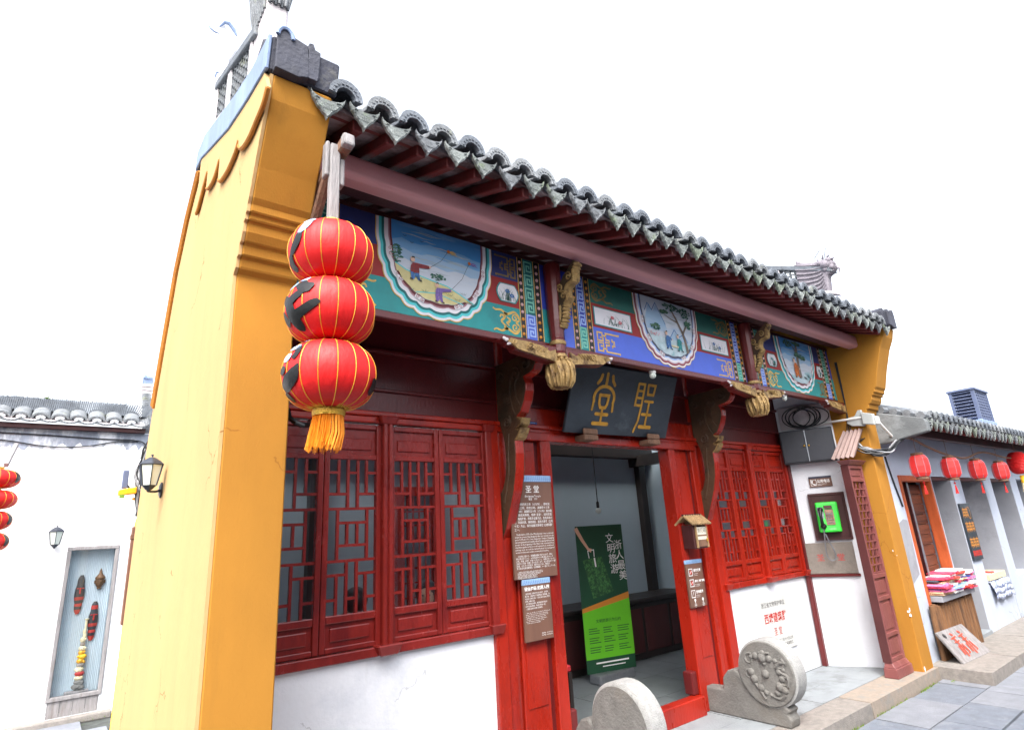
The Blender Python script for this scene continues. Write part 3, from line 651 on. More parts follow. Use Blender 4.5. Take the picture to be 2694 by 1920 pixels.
for b0, m0, m1, b1, sp in ((.885, 1.30, 1.72, 2.135, 2.548), (5.44, 5.825, 6.225, 6.635, 7.03)):
    for xa, xb in ((b0, m0), (m0+.004, m1-.03), (m1+.03, b1), (b1+.004, sp)): casement(xa, xb)
    # centre post with cap and foot
    P_ = MB(); P_.box(m1-.037, m1-.003, E-.045, E+.03, .985, 2.40); P_.box(m1+.003, m1+.037, E-.045, E+.03, .985, 2.40); P_.box(m1-.02, m1+.02, E-.03, E+.03, .985, 2.4)
    P_ = P_.build('window_post', ('lacquer_wine' if b0 < 3 else 'lacquer'), T, bevel=.014, seg=3)
    MB().hexa([(m1-.05, E-.05, 2.385), (m1+.05, E-.05, 2.385), (m1+.05, E+.02, 2.385), (m1-.05, E+.02, 2.385)], [(m1-.075, E-.075, 2.44), (m1+.075, E-.075, 2.44), (m1+.075, E+.02, 2.44), (m1-.075, E+.02, 2.44)]).build('cap', ('lacquer_wine' if b0 < 3 else 'lacquer'), P_, bevel=.008)
    MB().hexa([(m1-.06, E-.065, .955), (m1+.06, E-.065, .955), (m1+.06, E+.01, .955), (m1-.06, E+.01, .955)], [(m1-.085, E-.085, 1.02), (m1+.085, E-.085, 1.02), (m1+.085, E+.01, 1.02), (m1-.085, E+.01, 1.02)]).build('foot', ('lacquer_wine' if b0 < 3 else 'lacquer'), P_, bevel=.008)
    for xe in (b0-.03 if b0 > 2 else None, sp+.01):
        if xe is None: continue
        MB().box(xe-.03, xe+.03, E-.035, E+.03, .99, 2.4).build('window_post', ('lacquer_wine' if b0 < 3 else 'lacquer'), T, bevel=.012, seg=3)
        MB().hexa([(xe-.045, E-.05, .955), (xe+.045, E-.05, .955), (xe+.045, E, .955), (xe-.045, E, .955)], [(xe-.06, E-.07, 1.02), (xe+.06, E-.07, 1.02), (xe+.06, E, 1.02), (xe-.06, E, 1.02)]).build('post_foot', ('lacquer_wine' if b0 < 3 else 'lacquer'), T, bevel=.006)
        MB().hexa([(xe-.04, E-.045, 2.385), (xe+.04, E-.045, 2.385), (xe+.04, E, 2.385), (xe-.04, E, 2.385)], [(xe-.055, E-.06, 2.44), (xe+.055, E-.06, 2.44), (xe+.055, E, 2.44), (xe-.055, E, 2.44)]).build('post_cap', ('lacquer_wine' if b0 < 3 else 'lacquer'), T, bevel=.006)
    MB().box(b0-.06, sp+.03, E-.025, E+.05, .955, 1.010).build('window_sill', ('lacquer_wine' if b0 < 3 else 'lacquer'), T, bevel=.006, seg=2)

# ---- carved struts from the columns to the painted beam
SO = [(3.62, 1.565), (3.56, 1.66), (3.50, 1.79), (3.44, 1.93), (3.402, 2.07), (3.388, 2.2), (3.392, 2.30)]
tooth1 = [(3.392, 2.30), (3.362, 2.318), (3.335, 2.35), (3.318, 2.38), (3.35, 2.372), (3.372, 2.385)]
tooth2 = [(3.372, 2.385), (3.34, 2.395), (3.315, 2.415), (3.298, 2.45), (3.33, 2.447), (3.352, 2.47)]
lobe = [(3.352, 2.47), (3.30, 2.50), (3.252, 2.575), (3.224, 2.65), (3.222, 2.71), (3.24, 2.755), (3.17, 2.765), (3.12, 2.785), (3.09, 2.83), (3.082, 2.885)]
back = [(3.09, 2.94), (3.6, 2.94), (3.60, 2.50), (3.555, 2.40), (3.527, 2.30), (3.52, 2.16), (3.535, 2.05), (3.575, 1.96), (3.63, 1.90), (3.64, 1.565)]
poly = SO+tooth1[1:]+tooth2[1:]+lobe[1:]+back
def inset(poly, d):
    n = len(poly); out = []
    A = sum(poly[i][0]*poly[(i+1) % n][1]-poly[(i+1) % n][0]*poly[i][1] for i in range(n)); sg = 1 if A > 0 else -1
    for i in range(n):
        a = Vector(poly[i-1]); b = Vector(poly[i]); c = Vector(poly[(i+1) % n])
        n1 = Vector((-(b-a).y, (b-a).x)).normalized()*sg; n2 = Vector((-(c-b).y, (c-b).x)).normalized()*sg
        m_ = n1+n2
        if m_.length < .2: m_ = n1
        m_.normalize(); k = min(1.6, 1/max(.4, m_.dot(n1))); out.append((b.x+m_.x*d*k, b.y+m_.y*d*k))
    return out
for xc in (2.72, 5.285):
    fn = lambda u, v, w: (w, u, v)
    St = MB().prism(poly, fn, xc-.04, xc+.04).build('carved_strut', 'lacquer', T, bevel=.006)
    for w0, w1 in ((xc-.046, xc-.0405), (xc+.0405, xc+.046)):
        MB().prism(inset(poly, .008), fn, w0, w1).build('carved_face', 'carved_wood', St)
    for tt in (tooth1, tooth2): MB().prism(inset(tt, -.004), fn, xc-.044, xc+.044).build('gilded_tip', 'gold', St)
    r = MB()
    for w in (xc-.048,):
        for c_ in (spiral(3.46, 2.62, .055, 1.6, .5), spiral(3.47, 2.45, .05, 1.5, 2.2), spiral(3.33, 2.80, .06, 1.5, 1), spiral(3.52, 2.82, .05, 1.5, 0), spiral(3.2, 2.85, .05, 1.4, 2),
                   smooth_pts([(3.36, 2.48), (3.40, 2.56), (3.42, 2.68), (3.39, 2.8)], 5), smooth_pts([(3.30, 2.55), (3.34, 2.62), (3.35, 2.72), (3.30, 2.78)], 5), smooth_pts([(3.46, 2.36), (3.48, 2.2), (3.49, 2.05), (3.56, 1.85)], 5)):
            r.tube([(w, u, v) for u, v in c_], .009, 5)
    r.build('carving', 'carved_wood', St, smooth=True)
# ================================================================ painted boards under the eave
BY = 2.95; ZB, ZT = 2.94, 3.565
pf = lambda x, z, l=0: (x, BY-.003-.0016*l, z)
stud_me = {m: MB().ball((0, 0, 0), .013, 10, 6, (1, .6, 1)).mesh('stud', m, True) for m in ('stud_pink', 'stud_orange')}
def rect(x0, x1, z0, z1): return [(x0, z0), (x1, z0), (x1, z1), (x0, z1)]
def ucurve(cx, a, b, n=13, amp=.028):
    out = []
    for i in range(97):
        t = PI*i/96; c, s_ = math.cos(t), math.sin(t)
        k = 1+amp*(abs(math.sin(n*t/1.0))-.5)*min(1, s_*3)
        out.append((cx+a*k*math.copysign(abs(c)**.82, c), ZT-.004-b*k*abs(s_)**.8))
    return out
def fret(B, xa, xb, z0, z1, n, m):
    g = MB(); w = xb-xa; h = (z1-z0)/n
    for i in range(n):
        q = [(.08, .02), (.08, .9), (.9, .9), (.9, .22), (.34, .22), (.34, .62), (.66, .62), (.66, .42)]
        g.stroke([(xa+u*w, z0+(i+v)*h) for u, v in q], .011, pf, 3)
        g.stroke([(xa+.9*w, z0+(i+.98)*h), (xa+.9*w, z0+(i+1.08)*h)] if i < n-1 else [(xa+.9*w, z0+(i+.9)*h), (xa+.9*w, z0+(i+.95)*h)], .011, pf, 3)
    g.build('key_fret', m, B)
def bands(B, xs, up, lo, upl, lol, su, sl_):
    a, b, c, d = xs; zs = 3.13
    for x0, x1 in ((a, b), (c, d)):
        MB().fill(rect(x0, x1, ZB, ZT), pf, 2).build('black_band', 'paint_black', B)
        for k in range(11):
            z = ZB+.03+.056*k
            inst('stud', stud_me[sl_ if z < zs else su], B, ((x0+x1)/2, BY-.007, z))
        l = MB()
        for x in (x0, x1): l.fill(rect(x-.0035, x+.0035, ZB, ZT), pf, 3)
        l.build('gold_line', 'gold_paint', B)
    MB().fill(rect(b, c, ZB, zs), pf, 2).build('fret_ground', lo, B); MB().fill(rect(b, c, zs, ZT), pf, 2).build('fret_ground', up, B)
    fret(B, b+.012, c-.012, ZB+.005, zs, 2, lol); fret(B, b+.012, c-.012, zs, ZT-.01, 4, upl)
def curl_scroll(B, x0, x1, z0, z1, m, sgn=1):
    g = MB(); w = x1-x0; h = z1-z0
    P_ = lambda u, v: ((x0+u*w) if sgn > 0 else (x1-u*w), z0+v*h)
    for q in ([(0, .93), (.1, .88), (.3, .9), (.48, .78), (.62, .84), (.8, .92), (.95, .78), (.97, .62)], [(0, .07), (.1, .14), (.3, .1), (.48, .22), (.62, .16), (.8, .08), (.95, .22), (.97, .40)],
              [(.97, .62), (.86, .52), (.97, .40)], [(.25, .62), (.3, .72), (.42, .66), (.36, .56), (.3, .48), (.36, .38), (.48, .3)], [(.5, .66), (.6, .6), (.58, .5), (.5, .44), (.58, .34)]):
        p = smooth_pts(q, 5); n = len(p)
        g.stroke([P_(*a) for a in p], [.009+.009*math.sin(PI*i/(n-1)) for i in range(n)], pf, 2)
    for (u, v, r, f) in ((.8, .68, .17, 1), (.8, .32, .17, -1), (.45, .75, .09, 1), (.45, .25, .09, -1)):
        g.stroke([P_(u+(a)*.8, v+b) for a, b in spiral(0, 0, r, 1.3, 0, 16, .2, f)], .010, pf, 2)
    g.build('scroll_ornament', m, B)
def angular_scroll(B, x0, x1, z0, z1, m, sgn=1):
    g = MB(); w = x1-x0; h = z1-z0
    P_ = lambda u, v: ((x0+u*w) if sgn > 0 else (x1-u*w), z0+v*h)
    for q in ([(.98, .99), (.98, .93), (.42, .93), (.42, .8), (.28, .8), (.28, .93), (.08, .93), (.08, .55), (.3, .55), (.3, .7), (.18, .7)], [(.98, .01), (.98, .07), (.42, .07), (.42, .2), (.28, .2), (.28, .07), (.08, .07), (.08, .45), (.3, .45), (.3, .3), (.18, .3)],
              [(.42, .8), (.42, .62), (.55, .62), (.55, .5), (.38, .5)], [(.42, .2), (.42, .38), (.55, .38), (.55, .5)], [(.68, .72), (.68, .6), (.8, .6)], [(.68, .28), (.68, .4), (.8, .4)], [(.72, .5), (.8, .5)]):
        g.stroke([P_(*a) for a in q], .0125, pf, 2)
    g.build('angular_scroll', m, B)
def cloud_curls(B, cx, a, b, m, ts):
    for t in ts:
        c, s_ = math.cos(t), math.sin(t); x = cx+a*math.copysign(abs(c)**.82, c); z = ZT-b*abs(s_)**.8
        d = Vector((cx-x, ZT-.2-z)).normalized(); n = Vector((-d.y, d.x)); o = Vector((x, z))
        q = [o-n*.03, o-n*.033+d*.028, o-n*.012+d*.034, o+d*.026, o+n*.012+d*.034, o+n*.033+d*.028, o+n*.03]
        MB().fill([tuple(v) for v in q], pf, 10).build('cloud_block', m, B)
        q = [o-n*.034-d*.014, o-n*.034+d*.012, o+n*.034+d*.012, o+n*.034-d*.014]
        MB().fill([tuple(v) for v in q], pf, 11).build('cloud_rim', 'paint_white', B)
        g = MB()
        for k in (-1, 1): g.stroke(spiral(x+n.x*k*.017, z+n.y*k*.017, .013, 1.3, 0, 12, .25, k), .003, pf, 12)
        g.build('cloud_curl', 'paint_wine', B)
def blob(cx, cz, rx, rz, n=14, j=.25):
    return [(cx+rx*(1+random.uniform(-j, j))*math.cos(2*PI*i/n), cz+rz*(1+random.uniform(-j, j))*math.sin(2*PI*i/n)) for i in range(n)]
def figure(B, x, z, s, robe, legs, L=14, arm=(.5, .75)):
    F = lambda pts: [(x+u*s, z+v*s) for u, v in pts]
    MB().fill(F([(-.16, .05), (-.2, .38), (-.04, .42), (0, .2), (.06, .42), (.2, .4), (.26, .05), (.16, .02), (.04, .2), (-.04, .02)]), pf, L).build('painted_legs', legs, B)
    MB().fill(F([(-.2, .36), (-.18, .62), (-.1, .78), (.08, .8), (arm[0]-.02, arm[1]+.06), (arm[0], arm[1]-.07), (.2, .6), (.22, .36), (0, .32)]), pf, L+1).build('painted_robe', robe, B)
    MB().fill(F([(-.1+.11*math.cos(a*.524), .92+.12*math.sin(a*.524)) for a in range(12)]), pf, L+2).build('painted_head', 'paint_flesh', B)
    MB().fill(F([(-.17, .96), (-.12, 1.06), (-.02, 1.06), (.0, .98), (-.08, 1.0)]), pf, L+3).build('painted_hair', 'paint_black', B)
    MB().fill(F([(arm[0]-.02, arm[1]+.04), (arm[0]+.07, arm[1]+.05), (arm[0]+.07, arm[1]-.03), (arm[0], arm[1]-.05)]), pf, L+2).build('painted_hand', 'paint_flesh', B)
    q = MB()
    for a_, b_ in (((-.1, .76), (-.12, .4)), ((.02, .78), (.04, .36)), ((.12, .62), (.14, .38)), ((-.18, .5), (.2, .5)), ((-.1, .3), (-.12, .06)), ((.14, .3), (.18, .06)), ((.1, .7), (arm[0]-.04, arm[1]-.02))):
        q.stroke(F([a_, ((a_[0]+b_[0])/2+.015, (a_[1]+b_[1])/2), b_]), .012*s/.15*.16, pf, L+1.6)
    q.build('robe_fold', 'paint_ink', B)
    for u in (-.22, .2): MB().fill(F([(u, .0), (u+.14, -.02), (u+.12, .06), (u, .07)]), pf, L+1).build('painted_shoe', 'paint_black', B)
def grass(B, pts, m='paint_leaf', L=15, s=.02):
    g = MB()
    for (x, z) in pts:
        for k in range(5): g.stroke([(x+(k-2)*s*.3, z), (x+(k-2)*s*.7+random.uniform(-.3, .3)*s, z+s*random.uniform(.5, 1))], [.003, .0008], pf, L)
    g.build('painted_grass', m, B)
def bush(B, cx, cz, rx, rz, m, L=12, n=30, s=.012):
    g = MB()
    for i in range(n):
        a = random.random()*6.28; r = math.sqrt(random.random()); x = cx+rx*r*math.cos(a); z = cz+rz*r*math.sin(a)
        g.fill(blob(x, z, s, s*.5, 7, .3), pf, L+random.choice((0, .3, .6)))
    g.build('painted_foliage', m, B)
    if m == 'paint_leaf':
        g = MB()
        for i in range(n//2):
            a = random.random()*6.28; r = math.sqrt(random.random())*.85; x = cx+rx*r*math.cos(a)-s*.3; z = min(cz+rz*r*math.sin(a)+s*.3, ZT-.012)
            g.fill(blob(x, z, s*.55, s*.3, 6, .3), pf, L+.9)
        g.build('painted_foliage_light', 'paint_leaf_light', B, kind='stuff')
def clip_top(pts): return [(x, min(z, ZT-.006)) for x, z in pts]

def painted_board(x0, x1, cx, bl, br, pal, half=.44):
    B = MB().box(x0, x1, BY, BY+.045, ZB, ZT).build('painted_board', pal['end'], T)
    f0, f1 = bl[3], br[0]
    for z0, z1, k in ((ZB, 3.155, 'low'), (3.155, 3.362, 'mid'), (3.362, ZT, 'top')):
        MB().fill(rect(f0, f1, z0, z1), pf, 1).build('field', pal[k], B)
    for (xa, xb) in ((x0, bl[0]), (br[3], x1)):
        if xb-xa > .01:
            MB().fill(rect(xa, xb, ZB, 3.2), pf, 1).build('end_field', pal['end_low'], B)
    bands(B, bl, *pal['bands']); bands(B, br, *pal['bands'])
    # medallion: nested lobed rims
    for i, (d, m) in enumerate(pal['rims']):
        MB().fill(ucurve(cx, half-d, .612-d, 13, .028*(1 if i < 6 else .6)), pf, 3+i).build('medallion_rim', m, B)
    k = len(pal['rims']); inn = half-pal['rims'][-1][0]-.018
    return B, inn
RA = [(0, 'gold_paint'), (.006, 'paint_white'), (.022, 'teal_light'), (.04, 'teal_dark'), (.056, 'paint_white'), (.082, 'mauve'), (.09, 'maroon')]
RB = [(0, 'gold_paint'), (.006, 'paint_white'), (.018, 'paint_wine'), (.030, 'mauve'), (.042, 'paint_white'), (.066, 'sky_line'), (.076, 'slate_paint')]
palA = dict(end='blue_deep', end_low='teal', low='teal', mid='red_paint', top='navy', rims=RA, bands=('teal_dark', 'royal', 'mint_line', 'sky_line', 'stud_pink', 'stud_orange'))
palB = dict(end='blue_deep', end_low='royal', low='royal', mid='red_paint', top='green_dark', rims=RB, bands=('blue_deep', 'teal', 'sky_line', 'mint_line', 'stud_orange', 'stud_pink'))
def picture(B, cx, a, b, m_sky, m_haze, L=10):
    MB().fill(ucurve(cx, a, b, 13, .012), pf, L).build('painted_sky', m_sky, B)
    for zc_, m_, k_ in ((3.44, 'paint_sky_mid', .2), (3.37, 'paint_sky_low', .35), (3.30, m_haze, .5)):
        if m_sky == m_haze and k_ < .5: continue
        low_ = [p for p in ucurve(cx, a, b, 13, .012) if p[1] < zc_]; x0_, x1_ = low_[-1][0], low_[0][0]
        top_ = [(lerp(x0_, x1_, i/10), zc_+.012*math.sin(i*1.9)) for i in range(1, 10)]
        MB().fill(low_+top_, pf, L+k_).build('painted_haze', m_, B)
    q = MB()
    for i in range(16):
        z = random.uniform(3.2, 3.53); w_ = random.uniform(.05, .16); x = cx+random.uniform(-.7, .7)*(a-w_)
        q.stroke([(x-w_, z), (x-w_*.3, z+.004), (x+w_*.4, z-.002), (x+w_, z+.003)], [.001, random.uniform(.003, .008), .005, .001], pf, L+.7)
    q.build('cloud_wash', 'paint_wash', B)

# -- left board: children flying kites
B1, _ = painted_board(.80, 2.72, 1.77, (.891, .95, 1.054, 1.10), (2.44, 2.486, 2.59, 2.649), palA)
picture(B1, 1.77, .338, .505, 'paint_skyblue', 'paint_haze')
gr_ = [p for p in ucurve(1.77, .337, .503, 13, .012)]
g_ = [(1.455, 3.27), (1.53, 3.235), (1.62, 3.215), (1.72, 3.20), (1.83, 3.185), (1.92, 3.15), (2.03, 3.10)]+[p for p in gr_ if p[1] < 3.11 and p[0] < 2.03]+[(1.47, 3.2)]
MB().fill(g_, pf, 11).build('painted_meadow', 'paint_sand', B1)
s_ = MB(); s_.stroke(g_[:7], .008, pf, 11.5); s_.stroke([(1.6, 3.10), (1.75, 3.12), (1.95, 3.08)], .006, pf, 11.5); s_.build('painted_bank', 'teal_light', B1)
bush(B1, 1.47, 3.33, .035, .06, 'paint_leaf'); bush(B1, 1.76, 3.235, .055, .025, 'paint_leaf', 12, 30, .009)
figure(B1, 1.59, 3.175, .15, 'paint_wine', 'paint_blue', 14, (.7, .74)); figure(B1, 1.76, 3.06, .125, 'paint_purple', 'paint_purple', 14, (.75, .8))
k_ = MB(); k_.stroke([(1.70, 3.287), (1.78, 3.35), (1.835, 3.43)], .0022, pf, 16); k_.stroke([(1.855, 3.165), (1.94, 3.26), (2.0, 3.385)], .0022, pf, 16)
for (x, z) in ((1.52, 3.46), (1.64, 3.45), (1.57, 3.425)): k_.stroke([(x-.012, z+.007), (x, z), (x+.004, z+.004), (x+.014, z+.008)], .003, pf, 16)
k_.build('kite_string', 'paint_black', B1)
for (x, z, m) in ((1.84, 3.435, 'gold_paint'), (2.003, 3.39, 'paint_purple')):
    MB().fill([(x+.012*math.cos(a*.628), z+.012*math.sin(a*.628)) for a in range(10)], pf, 17).build('painted_kite', 'paint_orange', B1)
    q = MB(); q.stroke([(x+.01, z), (x+.03, z-.01), (x+.045, z-.006), (x+.065, z-.018)], [.006, .01, .008, .004], pf, 16.5); q.stroke([(x+.01, z), (x+.03, z+.006), (x+.06, z+.0)], [.006, .01, .004], pf, 16.5); q.build('kite_tail', m, B1)
grass(B1, [(1.62, 3.19), (1.66, 3.11), (1.84, 3.12), (1.9, 3.10), (1.95, 3.15), (1.56, 3.10), (2.0, 3.1)])
cloud_curls(B1, 1.77, .365, .525, 'maroon', (.35, .75, 1.25, 1.9, 2.4, 2.78))
# scrolls, flower cartouche
curl_scroll(B1, 2.20, 2.435, 2.945, 3.135, 'gold_paint', 1); curl_scroll(B1, 1.10, 1.34, 2.945, 3.135, 'gold_paint', -1)
angular_scroll(B1, 2.24, 2.43, 3.375, 3.545, 'gold_dim', -1)
def cartouche(B, cx, cz, rx, rz, lobed, flower, seed):
    random.seed(seed)
    if lobed: ql = lambda k: [(cx+rx*k*(1-.12*abs(math.sin(2*t)))*math.copysign(abs(math.cos(t))**.7, math.cos(t)), cz+rz*k*(1-.16*abs(math.cos(2*t)))*math.copysign(abs(math.sin(t))**.6, math.sin(t))) for t in [2*PI*i/40 for i in range(40)]]
    else: ql = lambda k: rect(cx-rx*(k*.5+.5), cx+rx*(k*.5+.5), cz-rz*k, cz+rz*k)
    MB().fill(ql(1.0), pf, 4).build('cartouche_rim', 'teal', B); MB().fill(ql(.9), pf, 5).build('cartouche', 'paint_white', B)
    g = MB()
    for i in range(26):
        x = cx+random.gauss(.1, .32)*rx; z = cz-rz*.7; h = random.uniform(.3, 1.2)*rz; d = random.uniform(-.5, .5)*rx*.7
        p = smooth_pts([(x, z), (x+d*.3, z+h*.6), (min(cx+rx*.8, max(cx-rx*.8, x+d)), z+h)], 4); n = len(p)
        g.stroke(p, [.0032*(1-i_/n)+.0008 for i_ in range(n)], pf, 6)
    g.build('painted_stem', 'paint_leaf', B)
    for (u, v) in ((-.05, .15), (.35, -.2)):
        q = MB()
        for k in range(6): a = k*1.05; q.fill(blob(cx+rx*u+.013*math.cos(a), cz+rz*v+.01*math.sin(a), .009, .006, 8, .2), pf, 7)
        q.build('painted_flower', flower, B)
cartouche(B1, 2.335, 3.255, .10, .085, True, 'paint_blue', 3)

# -- middle board: scholars under a pine
B2, _ = painted_board(2.86, 5.385, 4.155, (2.964, 3.018, 3.113, 3.17), (5.13, 5.187, 5.277, 5.322), palB, .455)
picture(B2, 4.155, .362, .515, 'paint_haze', 'paint_haze')
for i, pts in enumerate(([(3.83, 3.42), (3.88, 3.50), (3.93, 3.44), (3.99, 3.52), (4.06, 3.4), (4.1, 3.33), (3.9, 3.3)], [(4.15, 3.22), (4.22, 3.30), (4.28, 3.24), (4.36, 3.28), (4.4, 3.2)])):
    q = MB(); q.stroke(pts[:6], .008, pf, 11); q.build('painted_hill', 'paint_blue', B2)
MB().fill([(3.86, 3.25), (3.96, 3.22), (4.1, 3.2), (4.3, 3.2), (4.45, 3.18)]+[p for p in ucurve(4.155, .36, .512, 13, .012) if p[1] < 3.16][::1]+[(3.86, 3.2)], pf, 11).build('painted_rocks', 'paint_rock', B2)
for pts in ([(3.83, 3.36), (3.87, 3.46), (3.9, 3.5), (3.94, 3.43), (3.99, 3.5), (4.04, 3.42), (4.1, 3.34), (4.12, 3.26), (3.84, 3.26)], [(4.14, 3.2), (4.2, 3.27), (4.24, 3.29), (4.29, 3.23), (4.36, 3.27), (4.42, 3.2)]):
    MB().fill(pts, pf, 10.8).build('painted_hill_wash', 'paint_sky_low', B2)
t = MB(); t.stroke([(4.38, 3.10), (4.36, 3.22), (4.33, 3.3), (4.26, 3.42), (4.2, 3.5)], [.04, .034, .03, .026, .014], pf, 13); t.stroke([(4.34, 3.28), (4.40, 3.36), (4.43, 3.44)], [.026, .018, .01], pf, 13); t.stroke([(4.28, 3.38), (4.18, 3.40), (4.10, 3.43)], [.016, .01, .006], pf, 13); t.build('painted_trunk', 'paint_bark', B2)
for (x, z, a_, b_) in ((4.2, 3.51, .12, .035), (4.4, 3.49, .08, .05), (4.1, 3.45, .06, .02), (4.43, 3.38, .05, .04), (3.95, 3.29, .06, .03)): bush(B2, x, min(z, 3.52), a_, b_, 'paint_leaf', 14, 40, .014)
figure(B2, 4.10, 3.10, .16, 'paint_blue', 'paint_blue', 15, (.35, .6)); figure(B2, 4.26, 3.10, .15, 'teal', 'teal', 15, (.3, .55))
MB().fill(rect(4.14, 4.24, 3.13, 3.145), pf, 16).build('painted_table', 'cream', B2); MB().fill(blob(4.02, 3.11, .05, .03), pf, 14).build('painted_rock', 'paint_rock', B2)
bush(B2, 3.92, 3.22, .07, .02, 'paint_pink', 13, 16, .007)
cloud_curls(B2, 4.155, .385, .54, 'slate_paint', (.35, .75, 1.25, 1.9, 2.4, 2.78))
angular_scroll(B2, 3.195, 3.47, 2.95, 3.13, 'gold_paint', 1); angular_scroll(B2, 4.86, 5.115, 2.95, 3.13, 'gold_paint', -1)
curl_scroll(B2, 3.19, 3.44, 3.375, 3.55, 'gold_dim', -1); curl_scroll(B2, 4.87, 5.12, 3.375, 3.55, 'gold_dim', 1)
cartouche(B2, 3.42, 3.255, .225, .08, False, 'paint_pink', 5); cartouche(B2, 4.85, 3.255, .225, .08, False, 'paint_blue', 6)

# -- right board: robed figure under a tree
B3, _ = painted_board(5.545, 7.34, 6.48, (5.585, 5.632, 5.72, 5.775), (7.06, 7.115, 7.22, 7.275), palA, .44)
picture(B3, 6.48, .345, .505, 'paint_skyblue', 'paint_haze')
t = MB(); t.stroke([(6.48, 3.12), (6.475, 3.25), (6.49, 3.38), (6.5, 3.55)], [.07, .055, .05, .04], pf, 13); t.stroke([(6.49, 3.40), (6.40, 3.5)], [.03, .015], pf, 13); t.build('painted_trunk', 'paint_bark', B3)
for (x, z, a_, b_) in ((6.3, 3.5, .09, .04), (6.48, 3.39, .06, .03), (6.60, 3.37, .07, .03), (6.5, 3.52, .1, .02)): bush(B3, x, z, a_, b_, 'paint_leaf', 14, 36, .016)
figure(B3, 6.4, 3.11, .22, 'paint_orange', 'paint_orange', 15, (.3, .5))
MB().fill([p for p in ucurve(6.48, .343, .502, 13, .012) if p[1] < 3.14], pf, 11).build('painted_rocks', 'paint_rock', B3)
for (x, z) in ((6.62, 3.15), (6.56, 3.10), (6.70, 3.18)): MB().fill(blob(x, z, .07, .045), pf, 12).build('painted_rock', 'paint_rock', B3)
cloud_curls(B3, 6.48, .365, .525, 'maroon', (.35, .75, 1.25, 1.9, 2.4, 2.78))
curl_scroll(B3, 5.79, 6.03, 2.945, 3.135, 'gold_paint', -1); curl_scroll(B3, 6.9, 7.055, 2.945, 3.135, 'gold_dim', 1)
cartouche(B3, 5.92, 3.255, .105, .085, True, 'teal', 8); cartouche(B3, 7.0, 3.255, .065, .085, True, 'teal', 9)
random.seed(21)
MB().box(.8, 7.34, BY-.012, BY+.06, ZB-.05, ZB-.001).build('bottom_rail', 'lacquer_dark', T, bevel=.006)
MB().box(.8, 7.34, BY-.01, BY+.06, ZT+.001, ZT+.03).build('top_rail', 'wood_dark', T)

# ---- hanging posts with gilded lotus buds, leaf brackets and wing brackets
LF = [(2.89, 3.0), (2.85, 3.045), (2.813, 3.105), (2.797, 3.186), (2.76, 3.228), (2.772, 3.27), (2.765, 3.31), (2.741, 3.333), (2.691, 3.346), (2.68, 3.38), (2.676, 3.42), (2.639, 3.47), (2.66, 3.5), (2.72, 3.45), (2.78, 3.42), (2.84, 3.34), (2.86, 3.25), (2.88, 3.15)]
def wing(xs, d, par):
    fn = lambda u, v, w: (xs+d*u, w, v)
    zt_ = ZB-.052
    pl = [(.0, zt_), (.47, zt_), (.485, zt_-.012), (.47, zt_-.03), (.44, zt_-.035), (.43, zt_-.052), (.39, zt_-.055), (.375, zt_-.08), (.3, zt_-.09), (.2, zt_-.10), (.1, zt_-.115), (0, zt_-.13)]
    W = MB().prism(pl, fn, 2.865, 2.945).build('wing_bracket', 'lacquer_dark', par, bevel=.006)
    g = MB(); g.prism([(.02, zt_-.03), (.08, zt_-.05), (.14, zt_-.02), (.28, zt_-.008), (.36, zt_-.01), (.42, zt_-.006), (.45, zt_-.03), (.39, zt_-.055), (.365, zt_-.075), (.28, zt_-.086), (.18, zt_-.098), (.02, zt_-.122)], fn, 2.85, 2.866)
    for k in range(6): g.tube([fn(u+.03*k+.1, zt_-v, 2.848) for u, v in [(0, .03), (.02, .045), (.035, .066)]], .006, 5)
    g.tube([fn(.25+a, zt_-.042+b, 2.845) for a, b in spiral(0, 0, .028, 1.5, 0, 16)], .006, 5); g.ball(fn(.25, zt_-.042, 2.848), .012, 8, 6)
    g.tube([fn(.395+a, zt_-.03+b, 2.85) for a, b in spiral(0, 0, .018, 1.3, 2, 12)], .006, 5)
    g.build('gilt_carving', 'gold', W, smooth=True)
    ct = MB(); [ct.ball(fn(u, zt_-v, 2.862), r, 8, 6, (1, .6, .8)) for u, v, r in ((.45, .02, .018), (.47, .012, .014), (.425, .038, .016), (.44, .05, .01))]; ct.build('cloud_tip', 'pale_plaster', W, smooth=True)
